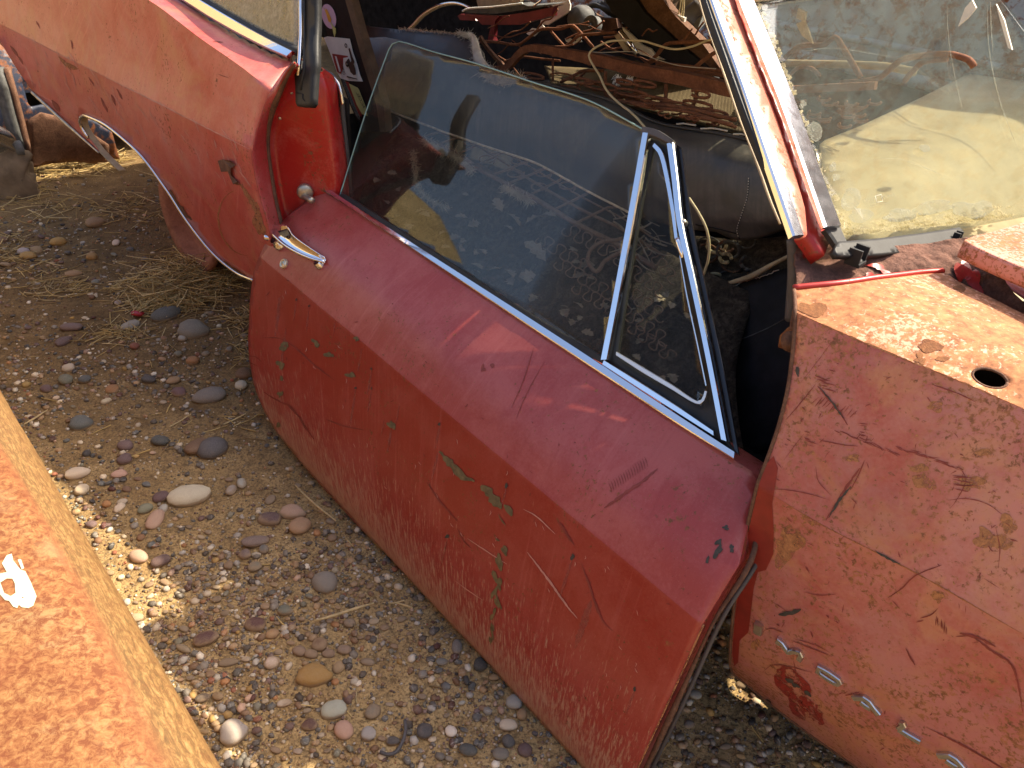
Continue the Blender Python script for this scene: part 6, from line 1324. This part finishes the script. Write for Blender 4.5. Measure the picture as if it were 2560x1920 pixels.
# ------------------------------------------------------------------ pale van on the far side
VN = thing('pale_van', 'pale blue grey rusting van beyond the far side of the cabin', 'van', tuple(car(-2.4, -5.0, 0)))
VP = Patch([[car(a, -4.35, 2.7) for a in (-7, -1, 6)], [car(a, -4.28, 1.4) for a in (-7, -1, 6)], [car(a, -4.28, .86) for a in (-7, -1, 6)]], nu=20, nv=10)  # side made tall and long so the windscreen mirrors it instead of sky
sheet('body_side', VP, MT['blue_grey'], VN, .04)
sheet('roof', Patch([[car(a, -4.35, 2.7) for a in (-7, -1, 6)], [car(a, -6.2, 2.75) for a in (-7, -1, 6)]], nu=12, nv=6), MT['blue_grey'], VN, .04)
V, F = box_geo(car(-.5, -5.35, .62), C2 * 6.4, O2 * .9, ZZ * .50); mesh('under_shade_box', V, F, MT['interior'], VN, smooth=False)  # dark box added to stand for the shade beneath the van
tube('body_rib', [car(a, -4.265, .99) for a in (-7, -1, 6)], .02, MT['blue_grey'], VN, 8); tube('body_sill', [car(a, -4.27, .86) for a in (-7, -1, 6)], .035, MT['blue_grey'], VN, 8)
for a in (-5.6, 3.5): mesh('tyre', *lathe_geo(car(a, -4.62, .36), O2, [(.2, -.1), (.33, -.1), (.36, -.06), (.36, .06), (.33, .1), (.2, .1)], 28), MT['rubber'], VN)

# ------------------------------------------------------------------ pebbles
def pebble_geo(seed, sub_=2):
    bm = bmesh.new(); bmesh.ops.create_icosphere(bm, subdivisions=sub_, radius=1.)
    V = np.array([v.co for v in bm.verts]); F = [tuple(v.index for v in f.verts) for f in bm.faces]; bm.free()
    g = np.random.default_rng(seed); s = seed * 3.7
    n = vnoise(V * .9 + 10 + s, 1.0) - .5; n2 = vnoise(V + 20 + s, 2.2) - .5
    V = V * (1 + .5 * n + .16 * n2)[:, None]
    pw = g.uniform(.75, 1.0); V = np.sign(V) * np.abs(V) ** pw
    V /= np.abs(V).max(0); return V, F
PEB = []
for k in range(14):
    V, F = pebble_geo(k + 1, 2 if k < 11 else 3); me = bpy.data.meshes.new('pebble'); me.from_pydata(V.tolist(), [], F); me.polygons.foreach_set('use_smooth', [True] * len(F)); me.materials.append(MT['stone'])
    at = me.attributes.new('tint', 'FLOAT_COLOR', 'POINT'); at.data.foreach_set('color', [0.] * (4 * len(V))); PEB.append(me)
PC = {'cream': (.52, .44, .33), 'white': (.60, .55, .46), 'pink': (.50, .36, .28), 'grey': (.22, .215, .20), 'pale grey': (.36, .34, .31), 'dark grey': (.085, .09, .095), 'slate': (.12, .135, .14), 'black': (.045, .045, .05), 'brown': (.20, .12, .07), 'tan': (.37, .26, .15), 'ochre': (.42, .28, .09), 'maroon': (.105, .045, .04), 'purple': (.14, .09, .095), 'mauve': (.20, .145, .14), 'green grey': (.19, .20, .16), 'rust red': (.28, .10, .055), 'orange': (.38, .19, .08)}
PC = {k: (v[0] * 1.05, v[1] * 1.0, v[2] * .90) if k in ('white', 'cream', 'pale grey') else (v[0] * .92, v[1] * .82, v[2] * .70) for k, v in PC.items()}
taken = []
MPP = lambda x, y: np.linalg.norm(onz(x, y, 0) - CAMP) / math.hypot(math.hypot(x - 1280, y - 960), FPX)   # metres per pixel across the view
def ground_dirs(x, y):
    a, b = onz(x, y, 0), onz(x + 1, y, 0); c = onz(x, y + 1, 0); return a, b - a, c - a
ANCH = []; used_labels = set()
def near_label(x, y, w, col):
    size = 'tiny' if w < 17 else 'small' if w < 24 else 'middling'
    for dx, dy, name in sorted(((x - a[0], y - a[1], a[2]) for a in ANCH), key=lambda q: q[0]**2 + q[1]**2)[:4]:
        ang = math.degrees(math.atan2(-dy, dx)) % 360
        side = ['right of', 'above and right of', 'above', 'above and left of', 'left of', 'below and left of', 'below', 'below and right of'][int((ang + 22.5) // 45) % 8]
        lab = f'{size} {col} pebble {side} the {name}'
        if lab not in used_labels and len(lab.split()) <= 16: used_labels.add(lab); return lab
    return f'small {col} pebble half set in the dirt among many like it'
def pebble(x, y, w, h, ang, col, label=None, group=None, sink=.35, flat_=.5, mesh_k=None):
    p, ex, ey = ground_dirs(x, y)
    ca, sa = math.cos(ang), math.sin(ang)
    ax = ex * (ca * w / 2) + ey * (sa * w / 2); ay = ex * (-sa * h / 2) + ey * (ca * h / 2)
    lx, ly = np.linalg.norm(ax[:2]), np.linalg.norm(ay[:2])
    dep = -ray(x, y)[2] / np.linalg.norm(ray(x, y))         # a stone has height too: foreshortening is less than the ground's
    ly = ly if abs(sa) > .7 else ly * min(1., .45 + .55 * dep); lx = lx * (min(1., .45 + .55 * dep) if abs(sa) > .7 else 1.)
    o = bpy.data.objects.new('pebble', PEB[mesh_k if mesh_k is not None else random.randrange(14)])
    hz = min(lx, ly) * flat_ * 1.25
    o.location = (p[0], p[1], float(ground_h(np.array(p[0]), np.array(p[1]))) + hz * (1 - 2 * sink) + .002)
    o.rotation_euler = (random.uniform(-.12, .12), random.uniform(-.12, .12), math.atan2(ax[1], ax[0])); o.scale = (lx, ly, hz)
    c = PC[col]; q = random.uniform(.85, 1.15); o.color = (*[min(1, v * q * random.uniform(.94, 1.06)) for v in c], 1)
    COL.objects.link(o); taken.append((x, y, max(w, h) / 2, p[0], p[1], max(lx, ly)))
    tag(o, label or near_label(x, y, w, col), 'pebble', group or f'small {col} pebbles in the dirt')
    return o
big = [
 (474, 1238, 118, 56, -.25, 'white', 'largest white kidney-shaped stone lying on the dirt near the shadow edge'), (388, 1301, 40, 56, .05, 'pink', 'upright pear-shaped pinkish stone beside the big white one'),
 (533, 1122, 82, 58, -.5, 'slate', 'large dark slate cobble leaning on a brown stone'), (496, 1116, 42, 62, .3, 'brown', 'brown stone half hidden behind the dark slate cobble'), (203, 1061, 66, 42, -.15, 'slate', 'dark slate oval stone left of the path near the rusty panel'),
 (730, 1277, 72, 44, .1, 'pink', 'pinkish white flat stone touching a tan egg-shaped one'), (751, 1313, 48, 56, .3, 'tan', 'tan egg-shaped stone against the pinkish white one'), (673, 1291, 60, 38, .1, 'purple', 'dark purple grey flat stone next to the pinkish white one'),
 (195, 1191, 72, 34, -.25, 'cream', 'long cream stone in the sunlit patch'), (207, 1230, 34, 32, 0, 'cream', 'round cream pebble in the sunlit patch'), (348, 1393, 46, 38, .4, 'pink', 'pink grey stone at the sunlit patch edge'), (402, 1404, 54, 28, -.4, 'purple', 'long purple stone just outside the sunlit patch'),
 (639, 1352, 76, 32, -.15, 'mauve', 'broad mauve flat stone sunk in the dirt'), (812, 1456, 62, 64, .4, 'grey', 'wide grey veined slab sunk near the door'), (784, 1689, 100, 66, 0, 'ochre', 'big ochre yellow stone with a chipped end'), (583, 1832, 82, 72, -.3, 'pale grey', 'big round pale grey stone near the rusty panel'),
 (680, 1653, 36, 40, .2, 'cream', 'round speckled cream pebble above the ochre stone'), (637, 1556, 54, 40, .1, 'maroon', 'oval maroon stone in the middle of the path'), (515, 1590, 72, 40, -.3, 'maroon', 'large flat maroon stone sunk left of the path'), (712, 1524, 42, 32, .1, 'green grey', 'grey green rounded stone beside a speckled one'),
 (570, 1651, 60, 24, -.2, 'black', 'long black sliver of stone'), (834, 1771, 70, 52, -.3, 'pale grey', 'broad pale grey veined stone below the ochre one'), (861, 1825, 50, 56, .6, 'pink', 'angular pinkish tan stone near the lower edge'), (773, 1809, 42, 34, .2, 'maroon', 'dark maroon wedge-shaped stone'), (933, 1773, 38, 48, .2, 'green grey', 'grey green oval stone below the straw'), (922, 1834, 40, 42, .1, 'pale grey', 'speckled pale grey stone near the lower edge'),
 (1200, 1667, 38, 42, .1, 'black', 'round black pebble against the bottom of the door'), (1143, 1617, 28, 42, .1, 'grey', 'upright grey oval pebble by the door bottom'), (1286, 1757, 44, 38, .1, 'pale grey', 'granular pale grey stone against the door bottom'), (1306, 1786, 28, 32, .3, 'tan', 'tan pebble under the granular grey stone'), (1272, 1811, 50, 34, .05, 'cream', 'beige oval stone near the lower end of the door'), (1062, 1827, 42, 48, .1, 'dark grey', 'dark grey rounded triangular stone'),
 (1171, 1875, 50, 36, .2, 'dark grey', 'dark grey oblong stone with pale lines'), (1252, 1888, 44, 38, .1, 'grey', 'round grey stone at the lower picture edge'), (1313, 1879, 40, 38, .3, 'purple', 'purple grey stone at the lower end of the door'), (1270, 1854, 30, 40, -.5, 'dark grey', 'dark tilted stone between two grey ones'), (1128, 1829, 32, 32, .1, 'white', 'round whitish pebble beside a dark grey stone'), (798, 1606, 40, 36, .1, 'brown', 'brown stone topping a small heap of pebbles'), (859, 1619, 38, 28, .1, 'mauve', 'brownish pink stone beside the heap of pebbles'), (749, 1622, 36, 30, .4, 'mauve', 'mauve stone in the heap of pebbles'), (776, 1630, 36, 26, .1, 'brown', 'flat brown stone in the heap of pebbles'), (822, 1628, 36, 26, .1, 'purple', 'purple stone in the heap of pebbles'), (846, 1664, 34, 28, -.6, 'tan', 'tan stone resting on the ochre one'),
 (483, 829, 86, 52, -.05, 'grey', 'large smooth grey cobble near the straw'), (416, 785, 78, 38, -.4, 'slate', 'long slate stone at the edge of the straw pile'), (526, 993, 96, 42, -.1, 'grey', 'broad grey cobble by the rear edge of the door'), (326, 816, 50, 22, -.3, 'pale grey', 'long pale stone below the straw'), (148, 610, 46, 22, -.2, 'ochre', 'ochre oval stone far left by the straw'), (74, 648, 42, 20, 0, 'ochre', 'ochre stone under two pale ones at the left edge'), (61, 635, 32, 18, -.2, 'pale grey', 'pale grey stone of the three at the left edge'), (93, 631, 30, 18, .1, 'tan', 'tan stone of the three at the left edge'), (237, 566, 54, 24, -.3, 'tan', 'long tan stone on the dark ground'), (231, 646, 30, 16, -.1, 'ochre', 'small ochre stone on the dark ground'), (291, 612, 20, 17, 0, 'white', 'small round white pebble on the dark ground'), (183, 686, 50, 17, -.15, 'tan', 'flat tan stone beside dry stalks'),
 (179, 825, 60, 22, 0, 'mauve', 'broad mauve stone on the left of the path'), (161, 861, 48, 22, -.5, 'purple', 'tilted purple stone on the left of the path'), (172, 923, 34, 20, -.1, 'cream', 'cream oval pebble left of the path'), (165, 950, 40, 30, -.2, 'green grey', 'rounded green grey pebble left of the path'), (212, 948, 30, 24, -.5, 'slate', 'dark slate pebble left of the path'), (116, 973, 30, 20, 0, 'purple', 'purple grey pebble at the far left'), (610, 937, 42, 34, .1, 'brown', 'rounded brown grey cobble touching the door edge'), (604, 966, 30, 26, .2, 'white', 'rough white pebble by the door edge'), (373, 952, 38, 20, .1, 'dark grey', 'dark flat pebble in the path'), (434, 950, 42, 18, -.2, 'tan', 'flat tan pebble in the path'), (483, 901, 34, 24, .1, 'orange', 'orange and white pebble below the grey cobble'), (338, 868, 25, 20, 0, 'rust red', 'brick red round pebble'), (447, 979, 36, 26, .2, 'purple', 'dark purple pebble in the path'), (280, 972, 32, 24, .1, 'orange', 'orange brown pebble in the path'), (140, 1188, 0, 0, 0, '', ''), (314, 1117, 40, 28, .1, 'mauve', 'round mauve pebble with pale lines'), (312, 1150, 38, 36, .1, 'purple', 'dark purple rounded stone under a mauve pebble'), (298, 1186, 44, 22, -.2, 'pink', 'flat pink grey stone near the sunlit patch'), (400, 1105, 46, 30, .1, 'dark grey', 'dark grey rough stone on sandy dirt'), (300, 1272, 34, 17, -.7, 'cream', 'narrow cream stone in the sun beside another'), (306, 1259, 28, 20, -.6, 'cream', 'small cream stone atop the narrow one in the sun'), (228, 1312, 26, 20, .3, 'purple', 'dark stone shadowed in the sunlit patch'), (578, 1221, 28, 30, .1, 'pale grey', 'pale grey round pebble right of the big white stone'), (604, 1205, 26, 32, -.2, 'pale grey', 'pale grey upright pebble right of the big white stone'), (362, 1274, 46, 26, -.3, 'green grey', 'green grey stone under the left of the big white stone'), (402, 1244, 46, 26, -.3, 'purple', 'purple stone touching the left of the big white stone'), (408, 1270, 24, 24, 0, 'pale grey', 'small pale grey pebble between white and pear-shaped stones'), (676, 1242, 22, 32, .3, 'green grey', 'olive oval pebble near the pinkish white stone'), (660, 1370, 26, 26, .1, 'slate', 'round slate pebble on the mauve slab'), (612, 1383, 32, 32, .2, 'mauve', 'round mauve brown pebble in the path'), (637, 1411, 38, 28, -.1, 'green grey', 'grey green oval pebble in the path'), (570, 1408, 22, 28, .5, 'maroon', 'small maroon oval pebble in the path'), (455, 845, 24, 16, 0, 'pale grey', 'small pale pebble at the tip of the slate stone'),
]
for b_ in big:
    if b_[2]: pebble(*b_[:6], label=b_[6], group='stones lying on the dirt path', sink=.36, flat_=.55, mesh_k=random.randrange(14))
short = lambda t: ' '.join(t.split()[:[i for i, q in enumerate(t.split() + ['in']) if q in ('in', 'on', 'beside', 'near', 'lying', 'leaning', 'half', 'left', 'touching', 'against', 'next', 'at', 'just', 'sunk', 'with', 'above', 'below', 'by', 'under', 'topping', 'resting', 'between', 'right', 'atop', 'shadowed', 'of', 'far')][0]])
names = [short(q[6]) for q in big if q[2]]
ANCH += [(q[0], q[1], short(q[6])) for q in big if q[2] and names.count(short(q[6])) == 1 and len(short(q[6]).split()) > 2]
# more pebbles, scattered over the ground that shows
_mx, _my = np.meshgrid(np.arange(-120, 2200, 4.), np.arange(400, 2040, 4.)); _pp = np.stack([_mx.ravel(), _my.ravel()], 1)
_vis = ~inpoly(_pp, d_out) & ~inpoly(_pp, f_out)
_x, _y = _pp[:, 0], _pp[:, 1]
_vis &= (_y > 430) & ~((_y > 985) & (_x < (_y - 985) * .578 - 6)) & ~((_x > 600) & (_y < 480)) & ~((_x > 640) & (_y < 1000)) & ~((_x > 1560) & (_y < 1450))
_vis = _vis.reshape(_mx.shape)
def visible_ground(x, y):
    i, j = int((x + 120) / 4), int((y - 400) / 4)
    return 0 <= i < _vis.shape[1] and 0 <= j < _vis.shape[0] and bool(_vis[j, i])
cols = ['grey'] * 6 + ['dark grey'] * 6 + ['slate'] * 4 + ['brown'] * 7 + ['tan'] * 4 + ['cream'] * 3 + ['white', 'maroon', 'maroon', 'maroon', 'purple', 'purple', 'mauve', 'green grey', 'green grey', 'pale grey', 'pale grey', 'pale grey', 'rust red', 'ochre', 'orange', 'pink', 'black', 'black', 'black']
n_ind = 300 - len(taken); tries = 0
while n_ind > 0 and tries < 30000:
    tries += 1
    x, y = random.uniform(-10, 1900), random.uniform(560, 1930)
    if not visible_ground(x, y): continue
    p = onz(x, y, 0); mpp = MPP(x, y)
    if random.random() > .15 + 1.6 * max(0, vnoise(np.array([p[0], p[1], 3.]) + 40, 3.1) - .35): continue
    sz = random.choice([.014, .015, .016, .018, .018, .020, .022, .026, .032]) / mpp
    if sz < 11: continue
    if any((x - t[0])**2 + (y - t[1])**2 < (t[2] + sz * .55)**2 for t in taken): continue
    pebble(x, y, sz * random.uniform(1., 1.25), sz * random.uniform(.6, .85), random.uniform(-.5, .5), random.choice(cols), sink=random.uniform(.34, .46), flat_=random.uniform(.45, .65)); n_ind -= 1
# the countless rest
tk = np.array([(t[3], t[4], t[5]) for t in taken])
icoV = {1: pebble_geo(3, 1), 2: pebble_geo(5, 1), 3: pebble_geo(7, 1), 4: pebble_geo(9, 1), 5: pebble_geo(12, 1)}
def gravel(name, n, smin, smax, label, power=2.2, region=None):
    VV, FF, CC = [], [], []; off = 0; made = 0; t = 0
    while made < n and t < n * 8:
        t += 1
        x, y = random.uniform(-60, 2150), random.uniform(430, 2000)
        if not visible_ground(x, y) : continue
        p = onz(x, y, 0)
        dens_ = vnoise(np.array([p[0], p[1], 3.]) + 40, 3.1)
        if random.random() > .25 + 1.3 * max(0, dens_ - .3): continue
        s = smin + (smax - smin) * random.random() ** power
        if len(tk) and np.min((tk[:, 0] - p[0])**2 + (tk[:, 1] - p[1])**2 - (tk[:, 2] * .8 + s * .8)**2) < 0: continue
        V, F = icoV[random.randrange(1, 6)]; a = random.uniform(0, 6.3); ca, sa = math.cos(a), math.sin(a)
        W = V * np.array([s, s * random.uniform(.6, .9), s * random.uniform(.4, .7)])
        W = np.stack([W[:, 0]*ca - W[:, 1]*sa + p[0], W[:, 0]*sa + W[:, 1]*ca + p[1], W[:, 2] + float(ground_h(np.array(p[0]), np.array(p[1]))) + s * .15 + .001], 1)
        VV.append(W); FF += [tuple(i + off for i in f) for f in F]; off += len(W); made += 1
        c = np.array(PC[random.choice(cols + ['cream', 'white', 'pale grey', 'tan', 'black', 'dark grey'] * 2)]) * random.uniform(.85, 1.4); CC.append(np.tile([*np.clip(c, 0, 1), 1.], (len(W), 1)))
    o = mesh(name, np.vstack(VV), FF, MT['stone'], None, kind='stuff', label=label)
    at = o.data.attributes.new('tint', 'FLOAT_COLOR', 'POINT'); at.data.foreach_set('color', np.vstack(CC).ravel()); return o
gravel('gravel', 4200, .004, .013, 'small gravel scattered over the dirt')
gravel('grit', 9000, .0012, .0042, 'fine grit and crumbs of soil on the dirt', 1.4)

# ------------------------------------------------------------------ straw
def straw_mass(name, spots, label):
    VV, FF, CC = [], [], []; off = 0
    for cx, cy, sx, sy, n, L, zt in spots:
        for k in range(n):
            x, y = random.gauss(cx, sx), random.gauss(cy, sy)
            p = onz(x, y, 0); h = float(ground_h(np.array(p[0]), np.array(p[1]))) + abs(random.gauss(0, zt)) + .003
            a = random.uniform(0, 6.3); l = L * random.uniform(.3, 1.2); d = np.array([math.cos(a), math.sin(a), random.gauss(0, .12)]); bnd = np.array([random.gauss(0, .12), random.gauss(0, .12), random.gauss(0, .05)])
            P0 = np.array([p[0], p[1], h]); P = [P0 - d * l / 2, P0 + bnd * l * .3, P0 + d * l / 2]
            for q in P: q[2] = max(q[2], float(ground_h(np.array(q[0]), np.array(q[1]))) + .002)
            w = random.uniform(.0010, .0024); V, F = tube_geo(P, [w, w, w * .7], 4, cap=False)
            VV += V; FF += [tuple(i + off for i in f) for f in F]; off += len(V)
            c = np.array(random.choice([(.62, .45, .18), (.56, .39, .14), (.46, .31, .11), (.70, .54, .27), (.30, .20, .09)])) * random.uniform(.7, 1.15); CC.append(np.tile([*c, 1.], (len(V), 1)))
    o = mesh(name, VV, FF, MT['straw'], None, kind='stuff', label=label)
    at = o.data.attributes.new('tint', 'FLOAT_COLOR', 'POINT'); at.data.foreach_set('color', np.vstack(CC).ravel()); return o
straw_mass('straw_pile', [(480, 690, 46, 18, 900, .14, .03), (430, 735, 52, 18, 900, .14, .025), (395, 755, 36, 12, 300, .12, .012), (540, 705, 24, 10, 120, .10, .015), (360, 720, 40, 14, 60, .14, .008)], 'heap of dry straw under the rear wheel opening')
straw_mass('scattered_straw', [(150, 720, 50, 14, 90, .09, .005), (130, 690, 50, 14, 24, .09, .004), (300, 835, 40, 14, 80, .12, .006), (340, 540, 60, 20, 60, .10, .004), (150, 520, 60, 20, 70, .12, .005), (30, 650, 40, 20, 70, .10, .006), (20, 600, 40, 16, 30, .10, .005), (200, 410, 60, 12, 160, .16, .010), (250, 400, 40, 12, 200, .16, .016), (130, 430, 50, 10, 120, .2, .01), (60, 480, 60, 20, 60, .14, .005), (20, 440, 30, 30, 200, .12, .01), (600, 790, 24, 14, 60, .10, .006), (620, 870, 20, 30, 40, .08, .004), (330, 520, 20, 12, 40, .14, .02), (500, 560, 60, 30, 20, .12, .004), (350, 700, 120, 90, 90, .09, .003), (900, 1500, 250, 200, 24, .06, .002), (450, 1000, 160, 120, 24, .07, .003), (1700, 1780, 120, 60, 14, .08, .003), (600, 1050, 30, 30, 16, .07, .003)], 'loose dry stalks scattered over the dirt')
for pts, r, lab in [([(786, 1552), (830, 1540), (880, 1524), (936, 1507)], .004, 'longest dry straw lying across the path near the door'), ([(738, 1213), (770, 1245), (805, 1275), (840, 1302)], .0032, 'dry straw pointing at the lower corner of the door'), ([(58, 1062), (85, 1046), (120, 1024)], .0032, 'single straw beside the edge of the rusty panel'), ([(985, 1506), (1010, 1512), (1032, 1520)], .0026, 'short straw close to the door bottom')]:
    tag(tube('straw_stalk', [onz(x, y, .012) for x, y in crspline(pts, 10)], [r * .6, r, r, r * .5], MT['straw_one'], None, 6), lab, 'straw')
tag(tube('rubber_hose', [onz(x, y, .008) for x, y in crspline([(950, 1880), (970, 1886), (990, 1880), (1006, 1855), (1014, 1825), (1012, 1800)], 24)], .004, MT['rubber_grey'], None, 8), 'thin dark curved piece of hose on the dirt', 'hose')
V, F = pebble_geo(21, 2)
o = mesh('broken_reflector', [onz(345, 783, .012) + v * np.array([.028, .018, .010]) for v in V], F, MT['reflector_red'], None, smooth=False); tag(o, 'broken bit of red plastic at the edge of the straw', 'plastic bit')
